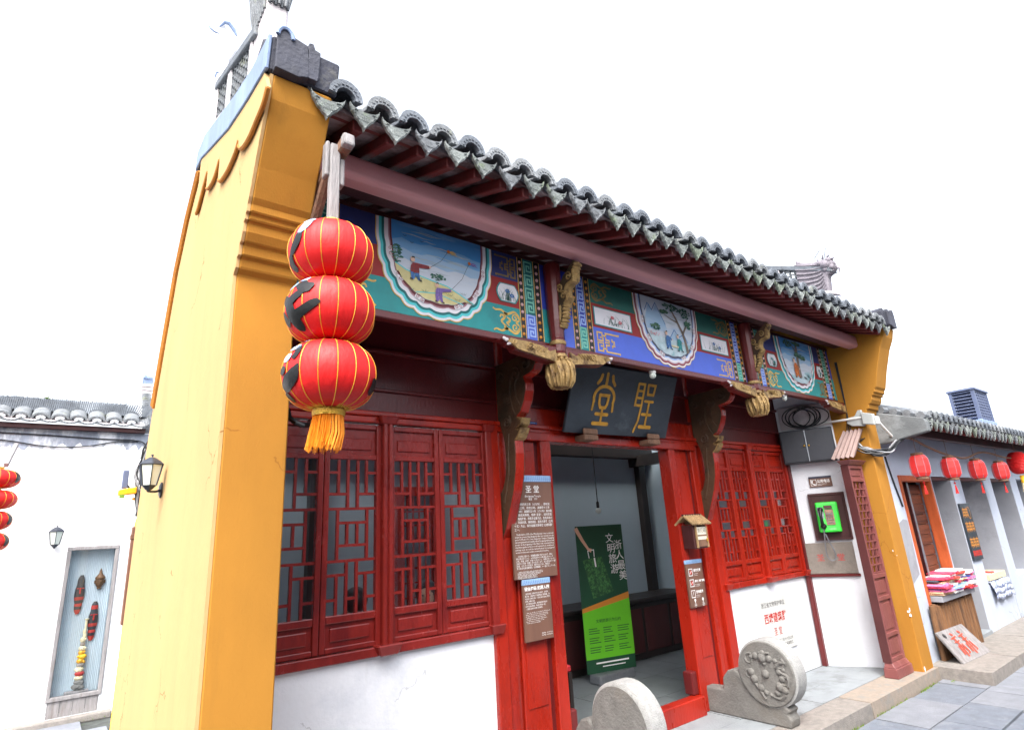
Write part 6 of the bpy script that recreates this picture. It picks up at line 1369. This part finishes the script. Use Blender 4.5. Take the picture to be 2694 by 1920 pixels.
# black sign with gilt characters on the first pilaster
bs = thing('black_shop_sign', 'vertical black sign with gold and red characters on the shop pilaster', 'sign', (10.15, SY, .9))
MB().box(9.945, 10.355, SY-.03, SY-.003, .905, 1.66).build('board', 'board_black', bs, bevel=.004)
fs = lambda u, v, l=0: (u, SY-.031-.001*l, v)
for k, (z, m) in enumerate(((1.53, 'stud_orange'), (1.34, 'stud_orange'), (1.13, 'stud_orange'), (.99, 'letter_red'))):
    g = MB(); s = .085 if k < 3 else .05
    for c in range(3 if k != 0 else 2):
        x = 10.03+.12*c
        for (a, b_) in (((-.5, .6), (.5, .6)), ((0, .9), (0, -.8)), ((-.45, .1), (.45, .15)), ((-.4, -.3), (.4, -.35)), ((-.3, .5), (-.5, -.6)), ((.3, .5), (.5, -.7))):
            g.stroke([(x+a[0]*.11+random.uniform(-.01, .01), z+a[1]*s), (x+b_[0]*.11+random.uniform(-.01, .01), z+b_[1]*s)], .014, fs, 1+random.random()*.3)
    if k == 0: g.stroke([(10.24+.06*math.cos(a*.4), z+.08*math.sin(a*.4)) for a in range(17)], .012, fs, 1)
    g.build('gilt_character', m, bs)
# leaning wooden board with red brush strokes
lw = thing('leaning_board', 'weathered wooden board with red brush characters leaning against the log panel', 'sign', (8.3, 2.5, 0))
q0 = [Vector(p) for p in ((7.90, 2.50, .005), (8.72, 2.46, .005), (8.62, 2.655, .30), (7.80, 2.66, .315))]
nrm = (q0[1]-q0[0]).cross(q0[3]-q0[0]).normalized()
MB().hexa([tuple(p) for p in q0], [tuple(p-nrm*.025) for p in q0]).build('board', 'weathered_wood', lw, bevel=.005)
lwf = lambda u, v, l=0: tuple(q0[0].lerp(q0[1], u).lerp(q0[3].lerp(q0[2], u), v)+nrm*(.002+.001*l))
g = MB()
for u0 in (.34, .62):
    for pts, w in (([(0, .86), (.05, .78)], .05), ([(-.09, .7), (.1, .74)], .035), ([(-.08, .58), (.1, .6)], .03), ([(0, .74), (.01, .4), (-.02, .12)], .04), ([(-.06, .48), (-.08, .2)], .03), ([(.08, .5), (.1, .22), (.05, .2)], .03), ([(-.05, .34), (.06, .36)], .025)):
        g.stroke([(u0+a, b_) for a, b_ in pts], w*1.1, lwf, 1+random.random()*.4)
g.build('brush_strokes', 'brush_red', lw)
g = MB(); g.stroke([(.14+.035*math.cos(a*.7), .84+.07*math.sin(a*.7)) for a in range(10)], .014, lwf, 1); g.stroke([(.13, .9), (.13, .78)], .01, lwf, 1); g.stroke([(.15, .9), (.15, .78)], .01, lwf, 1); g.build('round_mark', 'letter_black', lw)
# printed cloth and parcels on the parapet
cp = thing('printed_cloth', 'blue and white printed cloth draped over the shop parapet', 'cloth', (11, 2.75, .56))
q = MB(); N = 16
rows = [(SY+.25, .585), (SY+.0, .59), (SY-.03, .575), (SY-.045, .50), (SY-.04, .42), (SY-.035, .36)]
grid = [[(lerp(10.4, 11.3, i/N), y_+.012*math.sin(i*1.1+r), z_+.01*math.sin(i*.7)-(.03*(i % 3)/3 if r == 5 else 0)) for i in range(N+1)] for r, (y_, z_) in enumerate(rows)]
for r in range(5):
    for i in range(N): q.poly([grid[r][i], grid[r][i+1], grid[r+1][i+1], grid[r+1][i]])
o = q.build('cloth', 'cloth_print', cp, smooth=True); o.modifiers.new('s', 'SOLIDIFY').thickness = .006
tb = thing('goods_tray', 'pale tray of goods on the printed cloth on the shop parapet', 'tray', (10.8, 2.8, .6))
t_ = MB(); t_.box(10.42, 11.2, SY-.02, SY+.22, .605, .62); t_.box(10.42, 10.44, SY-.02, SY+.22, .62, .69); t_.box(11.18, 11.2, SY-.02, SY+.22, .62, .69); t_.box(10.44, 11.18, SY-.02, SY, .62, .69); t_.box(10.44, 11.18, SY+.2, SY+.22, .62, .69); t_.build('tray', 'cream', tb, bevel=.004)
for k in range(5): MB().box(10.46+.14*k, 10.58+.14*k, SY+.02, SY+.18, .621, .66+.02*(k % 3)).build('packet', 'cloth%d' % (k*2 % 10), tb, bevel=.01)
# eave: end corbel, tiles, rafters, upper roof
EB = thing('eave_corbel', 'grey plaster corbel end of the shop eave next to the temple pier', 'corbel', (7.72, 2.45, 2.5)) if False else None
MB().prism([(2.19, 2.455), (2.19, 2.56), (2.21, 2.61), (2.68, 2.76), (2.80, 2.76), (2.80, 2.38), (2.62, 2.385)], lambda u, v, w: (w, u, v), 7.635, 7.74).build('eave_corbel', 'corbel_grey', SH, bevel=.012, seg=2)
sz = lambda y: 2.60+SL*(y-2.2)
sr_ = MB(); sr_.hexa([(7.70, 2.24, sz(2.24)-.03), (17, 2.24, sz(2.24)-.03), (17, 2.24, sz(2.24)-.006), (7.70, 2.24, sz(2.24)-.006)], [(7.70, 4.0, sz(4.0)-.03), (17, 4.0, sz(4)-.03), (17, 4.0, sz(4)-.006), (7.70, 4.0, sz(4)-.006)])
sroof = sr_.build('roof', 'wood_dark', SH)
for k in range(46):
    x = 7.78+TW*k; j = lambda s: random.uniform(-s, s)
    inst('drip_tile', random.choice(dps), sroof, (x, 2.2+j(.006), 2.60+.012), (j(.04), j(.04), j(.04)))
    for q_ in range(2): yy = 2.19+.19*q_; inst('cover_tile', random.choice(cv_rims) if q_ == 0 else cv, sroof, (x+TW/2, yy, sz(yy)+.02+.01*q_), (j(.02), j(.03), j(.02)))
    inst('rafter', raf_me, sroof, (x+TW/2, -.05, 2.60-EZ-.02))
up_ = MB()
for k in range(46):
    x = 7.78+TW*k+TW/2; rr = [(x+.076*math.cos(PI*i/6), .09*math.sin(PI*i/6)) for i in range(7)]
    for i in range(6): up_.poly([(rr[i][0], 2.55, sz(2.55)+.02+rr[i][1]), (rr[i+1][0], 2.55, sz(2.55)+.02+rr[i+1][1]), (rr[i+1][0], 4.0, sz(4)+.02+rr[i+1][1]), (rr[i][0], 4.0, sz(4)+.02+rr[i][1])])
up_.build('upper_tiles', 'tile_dark', sroof, kind='stuff')
# pale tile line on the gable slope nearest the temple
q = MB()
for k in range(7): q.tube([(7.64, 2.23+.13*k, 2.64+.046*k), (7.78, 2.23+.13*k, 2.64+.046*k)], .045, 8)
q.build('verge_tiles', 'tile', sroof, smooth=True)
MB().box(7.7, 17, 2.55, 2.64, 2.50, 2.60).build('eave_purlin', 'wood_dark', SH)
# ventilation housing on the roof
vb = thing('vent_housing', 'blue-grey louvred ventilation housing on the shop roof', 'vent', (12.9, 2.96, 2.9))
vx0, vx1, vy0, vy1, vz0, vz1 = 12.5, 13.3, 2.77, 3.15, 3.05, 3.58
MB().box(vx0-.05, vx1+.05, vy0-.02, vy1+.05, 2.82, 3.05).build('base', 'pale_blue_grey', vb, bevel=.01)
for x0, y0 in ((vx0, vy0), (vx1-.05, vy0), (vx0, vy1-.05), (vx1-.05, vy1-.05)): MB().box(x0, x0+.05, y0, y0+.05, vz0, vz1).build('corner', 'vent_blue', vb)
MB().box(vx0-.02, vx1+.02, vy0-.02, vy1+.02, vz1, vz1+.04).build('top', 'vent_blue', vb, bevel=.006); MB().box(vx0+.06, vx1-.06, vy0+.05, vy1-.05, vz0, vz1).build('core', 'vent_dark', vb)
for k in range(9): MB().bar((vx0+.02, vy0+.05, vz0+.04+.057*k), (vx0+.02, vy1-.05, vz0+.04+.057*k), .05, .012, (.6, 0, 1)).build('louvre', 'vent_blue', vb)
g = MB()
for k in range(10): g.box(vx0+.05, vx1-.05, vy0+.01, vy0+.03, vz0+.03+.053*k, vz0+.05+.053*k)
for k in range(7): g.box(vx0+.1+.1*k, vx0+.12+.1*k, vy0+.008, vy0+.032, vz0, vz1)
g.build('grille', 'vent_blue', vb)
# shop lanterns
def shop_lantern(c, i):
    o = thing('shop_lantern', ['first small red lantern under the shop eave, nearest the temple pier', 'second small red lantern under the shop eave from the temple', 'third small red lantern under the shop eave from the temple, with faint dark writing', 'fourth small red lantern under the shop eave, beside the large round one'][i], 'lantern', c, 'small red lanterns under the shop eave')
    pr = [(.055, -.125), (.075, -.118), (.098, -.08), (.104, 0), (.098, .08), (.075, .118), (.055, .125)]
    MB().lathe(pr, c, 8).build('shade', 'lantern_red_pale', o, bevel=.004)
    for k in range(8):
        th = 2*PI*k/8; MB().tube([(c[0]+r*math.cos(th), c[1]+r*math.sin(th), c[2]+h) for r, h in pr], .0035, 4).build('rib', 'mauve', o)
    for s in (-1, 1): MB().lathe([(.058, s*.12), (.062, s*.128), (.062, s*.15), (.058, s*.152)], c, 16).build('collar', 'weathered_brown', o, smooth=True)
    t = MB(); t.ball((c[0], c[1], c[2]-.19), .012, 8, 6); t.tube([(c[0], c[1], c[2]-.15), (c[0], c[1], c[2]-.24)], .003, 4)
    for k in range(9): a = k*.7; t.tube([(c[0]+.004*math.cos(a), c[1]+.004*math.sin(a), c[2]-.22), (c[0]+.014*math.cos(a), c[1]+.014*math.sin(a), c[2]-.32)], .003, 4)
    t.build('tassel', 'tassel_red', o)
    MB().tube([(c[0], c[1], c[2]+.15), (c[0], c[1], c[2]+.36)], .003, 4).build('cord', 'weathered_brown', o)
    if i == 2:
        for k in range(4): text('dark_character', '喜福吉祥'[k], .045, 'letter_red', o, (c[0]-.083, c[1]-.072, c[2]+.06-.04*k), (.7, -.7, 0), (0, 0, 1), 'CENTER')
for i, x in enumerate((7.92, 9.0, 10.1, 11.25)): shop_lantern((x, 2.45, 2.10), i)
o = thing('round_lantern', 'large round red paper lantern with yellow tassel at the right edge of the photo', 'lantern', (12.4, 2.45, 2.25))
c = (12.4, 2.45, 2.25); pr = []
for i in range(41):
    la = -.9+1.8*i/40; pr.append(((.14+.004*math.cos(i*PI))*math.cos(la*PI/2)**.6, .18*math.sin(la*PI/2)))
MB().lathe(pr, c, 32).build('shade', 'lantern_red', o, smooth=True)
t = MB(); t.tube([(c[0], c[1], c[2]-.2), (c[0], c[1], c[2]-.32)], .03, 10); t.build('yellow_collar', 'conduit_yellow', o, smooth=True)
t = MB()
for k in range(26): a = k*.75; t.tube([(c[0]+.02*math.cos(a), c[1]+.02*math.sin(a), c[2]-.3), (c[0]+.04*math.cos(a), c[1]+.04*math.sin(a), c[2]-.46)], .004, 4)
t.build('tassel', 'cream', o); MB().tube([(c[0], c[1], c[2]+.2), (c[0], c[1], c[2]+.36)], .006, 5).build('cord', 'weathered_brown', o)
# hose slung along the shop wall, cable
tag(MB().tube(smooth_pts([(7.66, 2.55, 2.42), (8.0, 2.5, 2.44), (8.5, 2.5, 2.36), (9.2, 2.5, 2.28), (9.9, 2.5, 2.26), (10.6, 2.5, 2.36), (11.2, 2.5, 2.37), (12.0, 2.5, 2.33), (13.5, 2.5, 2.36)], 6), .014, 8).build('eave_hose', 'weathered_brown', None, smooth=True), 'beige hose slung in waves along the shop wall above the lanterns', 'hose')
tag(MB().tube(smooth_pts([(7.78, SY-.01, 2.3), (7.85, SY-.01, 2.0), (7.93, SY-.012, 1.75), (7.96, SY-.012, 1.66)], 5), .01, 6).build('wall_cable', 'cable', None, smooth=True), 'dark cable running down the white strip beside the orange door frame', 'cable')

# ================================================================ house on the far left
HH = thing('white_house', 'white plastered house with tiled coping to the left of the yellow gable', 'house', (-1, 9.1, 0)); HY = 9.0
w = MB(); w.box(-6, .185, HY, HY+.25, GZ, 3.2); w.box(.665, 2.0, HY, HY+.25, GZ, 3.2); w.box(.185, .665, HY, HY+.25, 1.74, 3.2); w.box(.185, .665, HY, HY+.25, GZ, -.06)
w.build('wall', 'white_house', HH)
rg = [(-6, 3.19)]+[(-6+.035*i, 2.99+random.uniform(-.05, .045)-.04*math.sin(i*.13)) for i in range(197)]+[(.88, 3.19)]
MB().prism(rg, lambda u, v, w: (u, w, v), HY-.003, HY+.05).build('stained_band', 'stained_plaster', HH)
MB().box(-6, .8, HY-.1, HY+.3, 3.19, 3.245).build('eave_board', 'wood_dark', HH)
MB().hexa([(-6, HY-.16, 3.26), (.78, HY-.16, 3.26), (.78, HY-.16, 3.28), (-6, HY-.16, 3.28)], [(-6, HY+.15, 3.42), (.78, HY+.15, 3.42), (.78, HY+.15, 3.44), (-6, HY+.15, 3.44)]).build('coping_roof', 'pale_plaster', HH)
pm = pan.mesh('pan_tile', 'tile', True)
cvl = cover_mesh(.09, .086, .062, .06, .3, False).mesh('cover_tile', 'tile', True)
for k in range(26):
    x = .72-.185*k
    o = inst('pan_tile', pm, HH, (x, HY-.18, 3.30+.0), (math.atan(.52)-math.atan(SL), 0, 0), (1.05, 1, 1.2)); s_ = o.modifiers.new('s', 'SOLIDIFY'); s_.thickness = .016
    inst('cover_tile', cvl, HH, (x-.0925, HY-.17, 3.30), (math.atan(.52)-math.atan(SL), 0, random.uniform(-.04, .04)))
    MB().ball((x-.0925, HY-.15, 3.315), .052, 10, 6, (1, .3, .75)).build('mortar_plug', 'white_house', HH, smooth=True)
rt_ = MB(); x = -5.0
while x < .80:
    ln = .02 if x < .55 else .02+(x-.55)*.5; h = .16+random.uniform(-.008, .006); rt_.hexa([(x, HY+.04, 3.43), (x+.017, HY+.04, 3.43), (x+.017, HY+.22, 3.43), (x, HY+.22, 3.43)], [(x+ln*.7, HY+.04, 3.43+h), (x+ln*.7+.017, HY+.04, 3.43+h), (x+ln*.7+.017, HY+.22, 3.43+h), (x+ln*.7, HY+.22, 3.43+h)]); x += .0205
rt_.build('ridge_tiles', 'tile_dark', HH, kind='stuff')
# wires under the coping
for i, (pts, r) in enumerate((([(-3, HY-.02, 3.14), (-.6, HY-.02, 3.125), (.3, HY-.02, 3.10), (.74, HY-.03, 3.09), (.83, HY-.04, 3.0), (.85, HY-.05, 2.8)], .008), ([(-3, HY-.02, 3.1), (-.9, HY-.02, 3.06), (-.2, HY-.02, 2.98), (.2, HY-.02, 3.0), (.5, HY-.02, 3.07), (.74, HY-.02, 3.08)], .007))):
    tag(MB().tube(smooth_pts(pts, 5), r, 5).build('house_wire', 'cable', None, smooth=True), ['upper grey wire strung straight under the coping of the white house', 'lower grey wire sagging under the coping of the white house'][i], 'wire')
# display window with frame, bamboo back and ornaments
dw = MB()
for x0, x1, z0, z1 in ((.165, .205, .15, 1.74), (.645, .685, .15, 1.74), (.165, .685, 1.74, 1.785), (.165, .685, .11, .155)): dw.box(x0, x1, HY-.02, HY+.06, z0, z1)
dw = dw.build('display_frame', 'weathered_wood', HH, bevel=.006)
MB().box(.19, .66, HY+.12, HY+.16, .12, 1.75).build('display_back', 'bamboo', dw)
q = MB()
for k in range(26): x = .2+.0173*k; q.tube([(x, HY+.11, .15), (x, HY+.11, 1.74)], .0085, 6)
for k in range(60): x = .2+.0173*random.randrange(26); q.tube([(x, HY+.11, (z := random.uniform(.2, 1.7))), (x, HY+.11, z+.012)], .0102, 6)
q.build('bamboo_poles', 'bamboo', dw, smooth=True, kind='stuff')
MB().poly([(.205, HY, .155), (.645, HY, .155), (.645, HY, 1.74), (.205, HY, 1.74)]).build('glass_pane', 'glass', dw)
for k in range(4): MB().box(.19+.118*k, .305+.118*k, HY+.0, HY+.03, -.06, .11).build('apron_board', 'weathered_wood', dw, bevel=.003)
def mask(x, z0, z1, label, flip):
    o = thing('tribal_mask', label, 'mask', (x, HY+.17, z0), 'painted masks in the display window'); h = z1-z0
    def pr(t): return .028+.022*abs(math.cos(PI*t*1.0+.2))*(1 if t > .5 else .9)
    def sl(t0, t1, m, d=0):
        g = MB(); n = 8; L_ = []
        for i in range(n+1):
            t = lerp(t0, t1, i/n); w_ = max(.008, .05*(math.sin(PI*min(max(t, .015), .985))**.35)*(.78+.22*abs(math.cos(2*PI*(t-.02)))**.6)); L_.append((t, w_))
        rows_ = []
        for t, w_ in L_: rows_.append([(x+.006*(t-.5)*0+w_*math.cos(a), HY+.09-.035*math.sin(a)*(w_/.06)-d, z0+h*t) for a in [PI*j/8 for j in range(9)]])
        f_ = [p for r in rows_ for p in r]; g.add(f_, [(i*9+j, i*9+j+1, (i+1)*9+j+1, (i+1)*9+j) for i in range(n) for j in range(8)]); return g.build('band', m, o, smooth=True)
    seq = [(0, .12, 'mask_red'), (.12, .2, 'mask_black'), (.2, .27, 'mask_red'), (.27, .36, 'mask_black'), (.36, .44, 'mask_red'), (.44, .8, 'mask_black'), (.8, .9, 'mask_red' if flip else 'mask_black'), (.9, 1, 'mask_black')]
    for a, b_, m in seq: sl(a, b_, m)
    f_ = MB()
    for s in (-1, 1): f_.ball((x+s*.024, HY+.055, z0+h*.66), .011, 8, 6, (1.3, .6, .6))
    f_.box(x-.007, x+.007, HY+.045, HY+.06, z0+h*.52, z0+h*.68); f_.build('features', 'mask_red', o)
mask(.345, 1.01, 1.45, 'upper left black and red painted mask in the display window', False); mask(.515, .70, 1.135, 'lower right black and red painted mask in the display window', True)
bh = thing('bronze_head', 'small bronze head ornament with pointed crown at upper right of the display window', 'ornament', (.53, HY+.16, 1.28))
MB().ball((.53, HY+.08, 1.36), .055, 14, 10, (.85, .7, 1.25)).build('face', 'bronze', bh, smooth=True)
MB().lathe([(.05, 1.39), (.052, 1.41), (.03, 1.44), (.016, 1.46), (.014, 1.48), (.003, 1.515)], (.53, HY+.085, 0), 14).build('crown', 'bronze', bh, smooth=True)
q = MB(); q.ball((.53, HY+.038, 1.355), .009, 8, 6, (.8, 1, 1.6)); q.ball((.53, HY+.042, 1.33), .012, 8, 6, (1.4, .5, .5)); [q.ball((.53+s*.018, HY+.042, 1.372), .008, 8, 6, (1.5, .5, .5)) for s in (-1, 1)]; [q.ball((.53+s*.05, HY+.08, 1.36), .013, 8, 6, (.6, 1, 1.8)) for s in (-1, 1)]; q.build('features', 'bronze', bh, smooth=True)
MB().box(.505, .555, HY+.06, HY+.1, 1.275, 1.30).build('neck', 'bronze', bh, bevel=.01)
to = thing('shell_totem', 'tall carved totem of shells and beads standing in the display window', 'ornament', (.45, HY+.12, .156))
MB().box(.33, .56, HY+.03, HY+.1, .156, .18).build('base', 'weathered_wood', to, bevel=.006)
z = .2; ms = ['stone', 'stone', 'cream', 'mask_red', 'cream', 'granite', 'gold_ribbon', 'conduit_yellow', 'gold_ribbon', 'cream', 'granite_pink', 'cream', 'cream', 'cream']
for k, m in enumerate(ms):
    r = lerp(.06, .02, k/13)*random.uniform(.8, 1.2); g = MB(); g.ball((.45+random.uniform(-.008, .008), HY+.065, z+.022), r, 10, 8, (1, .8, .026/r*1.2)); 
    for q_ in range(3): g.ball((.45+r*random.uniform(-.8, .8), HY+.065-r*.4, z+.02+random.uniform(-.015, .015)), r*.35, 8, 6)
    g.build('bead', m, to, smooth=True); z += .045
MB().tube([(.45, HY+.065, .2), (.452, HY+.065, .945)], .011, 8).build('stem', 'cream', to, smooth=True); MB().lathe([(.014, .9), (.012, .93), (.024, .945), (.022, .95)], (.452, HY+.065, 0), 12).build('cup', 'cream', to, smooth=True)
o = MB().box(-.6, .8, HY-.12, HY+.0, GZ-.02, -.062).build('doorstep_stone', 'granite', HH, bevel=.015, seg=2)
# small weed on the coping
wd = thing('roof_weed', 'small green weed growing on the tiled ridge of the white house', 'plant', (-.29, HY+.1, 3.54)); g = MB()
for k in range(26):
    a = random.random()*6.28; r = random.uniform(.01, .05); z = 3.54+random.uniform(.0, .07); x, y_ = -.29+r*math.cos(a), HY+.1+r*math.sin(a)
    g.poly([(x-.01, y_, z), (x, y_-.008, z+.012), (x+.012, y_, z+.004), (x, y_+.006, z-.006)])
g.build('leaves', 'moss', wd); MB().tube([(-.29, HY+.1, 3.53), (-.285, HY+.1, 3.6)], .003, 4).build('stem', 'moss', wd)
# ridge stack and finial on the roof beyond
bg_ = thing('rear_house', 'tile-capped gable end and finial of a house rising behind the white house', 'house', (1.2, 9.8, 0))
MB().prism([(9.3, GZ), (9.3, 3.1), (9.9, 3.75), (10.3, 3.95), (12, 3.2), (12, GZ)], lambda u, v, w: (w, u, v), .80, 2.4).build('wall', 'white_house', bg_)
for k in range(26):
    t = k/25; y_ = lerp(9.12, 10.0, t); z_ = lerp(3.08, 3.93, t)
    MB().tube([(.855+.05*math.cos(a), y_, z_+.05*math.sin(a)) for a in [PI*i/6 for i in range(7)]], .014, 5).build('ridge_tile', 'tile', bg_, smooth=True)
MB().bar((.855, 9.12, 3.05), (.855, 10.05, 3.95), .08, .09).build('ridge_core', 'tile', bg_); MB().bar((.95, 9.2, 3.05), (.95, 10.05, 3.88), .06, .09).build('second_ridge', 'tile_dark', bg_)
for k in range(3): MB().box(.80-.006*k, .93+.006*k, 10.0, 10.15, 3.98+.055*k, 4.02+.055*k).build('finial_step', 'pale_plaster', bg_, bevel=.006)
dragon(.86, 10.1, 4.14, .24, bg_, 'pale_blue_grey')
# four lanterns at the left photo edge
for k in range(4):
    lantern((-.55+.004*k, 8.2, 2.50-.215*k), .2 if k < 2 else .185, .098, ['topmost', 'second from top', 'third from top', 'lowest'][k]+' of the four red lanterns at the left photo edge', 'four lanterns by the white house', strokes=(([(330, .5), (336, .1), (330, -.3)], [.16, .3, .2], 'black_foil'),) if k != 1 else ())
MB_ = MB(); MB_.bar((-.47, 8.75, 2.95), (-.50, 8.3, 2.66), .04, .05); ob = tag(MB_.build('lantern_pole', 'weathered_wood', None, bevel=.005), 'short grey timber pole above the four lanterns at far left', 'pole')
# pipes, camera and lamp on the rear corner of the gable
pp = thing('downpipe', 'brown downpipe at the rear corner of the yellow gable wall', 'pipe', (.53, 5.78, 1.1))
MB().box(.505, .545, 5.72, 5.78, 1.12, 1.86).build('pipe', 'pipe_brown', pp, bevel=.006); MB().box(.50, .55, 5.715, 5.785, 1.76, 1.80).build('collar', 'pipe_brown', pp, bevel=.004)
tag(MB().tube(smooth_pts([(.545, 5.75, 1.98), (.53, 5.75, 1.9), (.525, 5.745, 1.86)], 4), .009, 6).build('yellow_conduit', 'conduit_yellow', None, smooth=True), 'short yellow conduit above the brown downpipe', 'pipe')
tag(MB().tube([(.53, 5.75, 1.12), (.53, 5.75, GZ)], .011, 6).build('yellow_conduit', 'conduit_yellow', None, smooth=True), 'long yellow conduit running to the ground below the brown downpipe', 'pipe')
cc_ = thing('security_camera', 'yellow security camera on the rear corner of the gable', 'camera', (.46, 5.75, 2.1))
MB().hexa([(.375, 5.68, 2.105), (.375, 5.74, 2.105), (.375, 5.74, 2.15), (.375, 5.68, 2.15)], [(.50, 5.68, 2.12), (.50, 5.74, 2.12), (.50, 5.74, 2.175), (.50, 5.68, 2.175)]).build('housing', 'cctv_yellow', cc_, bevel=.006); MB().bar((.48, 5.72, 2.08), (.54, 5.74, 2.08), .02, .02).build('mount', 'cctv_yellow', cc_); MB().box(.385, .42, 5.672, 5.68, 2.085, 2.115).build('visor', 'moss', cc_)
ld_ = thing('flood_lamp', 'slim dark floodlight panel above the yellow security camera', 'floodlight', (.42, 5.75, 2.2))
MB().box(.395, .435, 5.70, 5.76, 2.165, 2.31).build('panel', 'vent_blue', ld_, bevel=.005); MB().bar((.425, 5.73, 2.2), (.47, 5.73, 2.14), .015, .015).build('stem', 'lamp_iron', ld_)
wr = thing('corner_wires', 'tangle of grey cables on the rear corner of the yellow gable', 'cable', (.55, 5.75, 2.2))
for k in range(12):
    j = lambda s: random.uniform(-s, s)
    MB().tube(smooth_pts([(.58+j(.02), 5.74, 2.62), (.53+j(.02), 5.72, 2.45+j(.04)), (.50+j(.04), 5.71, 2.28+j(.05)), (.52+j(.03), 5.71, 2.12+j(.04)), (.53+j(.012), 5.72, 1.94)], 4), random.choice((.004, .006)), 5).build('wire', random.choice(('cable', 'cable_grey')), wr, smooth=True)
# ================================================================ row of houses across the lane (behind the viewer; shades the lane, mirrored in the panes)
OP = thing('opposite_house', 'dark-timbered house row across the narrow lane, seen only as reflections in the window panes', 'house', (6, -1.6, 0))
MB().box(-7, 20, -1.9, -1.6, GZ, 3.3).build('wall', 'stained_plaster', OP)
MB().hexa([(-7.2, -.85, 2.95), (20.2, -.85, 2.95), (20.2, -.85, 3.05), (-7.2, -.85, 3.05)], [(-7.2, -4, 4.6), (20.2, -4, 4.6), (20.2, -4, 4.7), (-7.2, -4, 4.7)]).build('roof', 'tile_dark', OP)
for k in range(9):
    x = -6+2.8*k; MB().box(x, x+1.7, -1.6, -1.56, GZ, 2.1).build('timber_shopfront', 'wood_dark', OP)

def chips(name, pts, m, par, axis, d):
    for (a, b, r) in pts:
        q = blob(a, b, r*random.uniform(.5, .8), r*random.uniform(.8, 1.6), 11, .4)
        MB().prism(q, (lambda u, v, w: (w, u, v)) if axis == 'x' else (lambda u, v, w: (u, w, v)), d-.0015, d+.01).build(name, m, par)
chips('plaster_chip', [(7.352, .60, .014), (7.35, .54, .018), (7.38, .02, .02), (7.35, 1.15, .006)], 'white_wall', gr, 'y', 2.70)
chips('plaster_chip', [(2.715, .58, .014), (2.725, 1.2, .007)], 'white_wall', gr, 'x', 7.34)
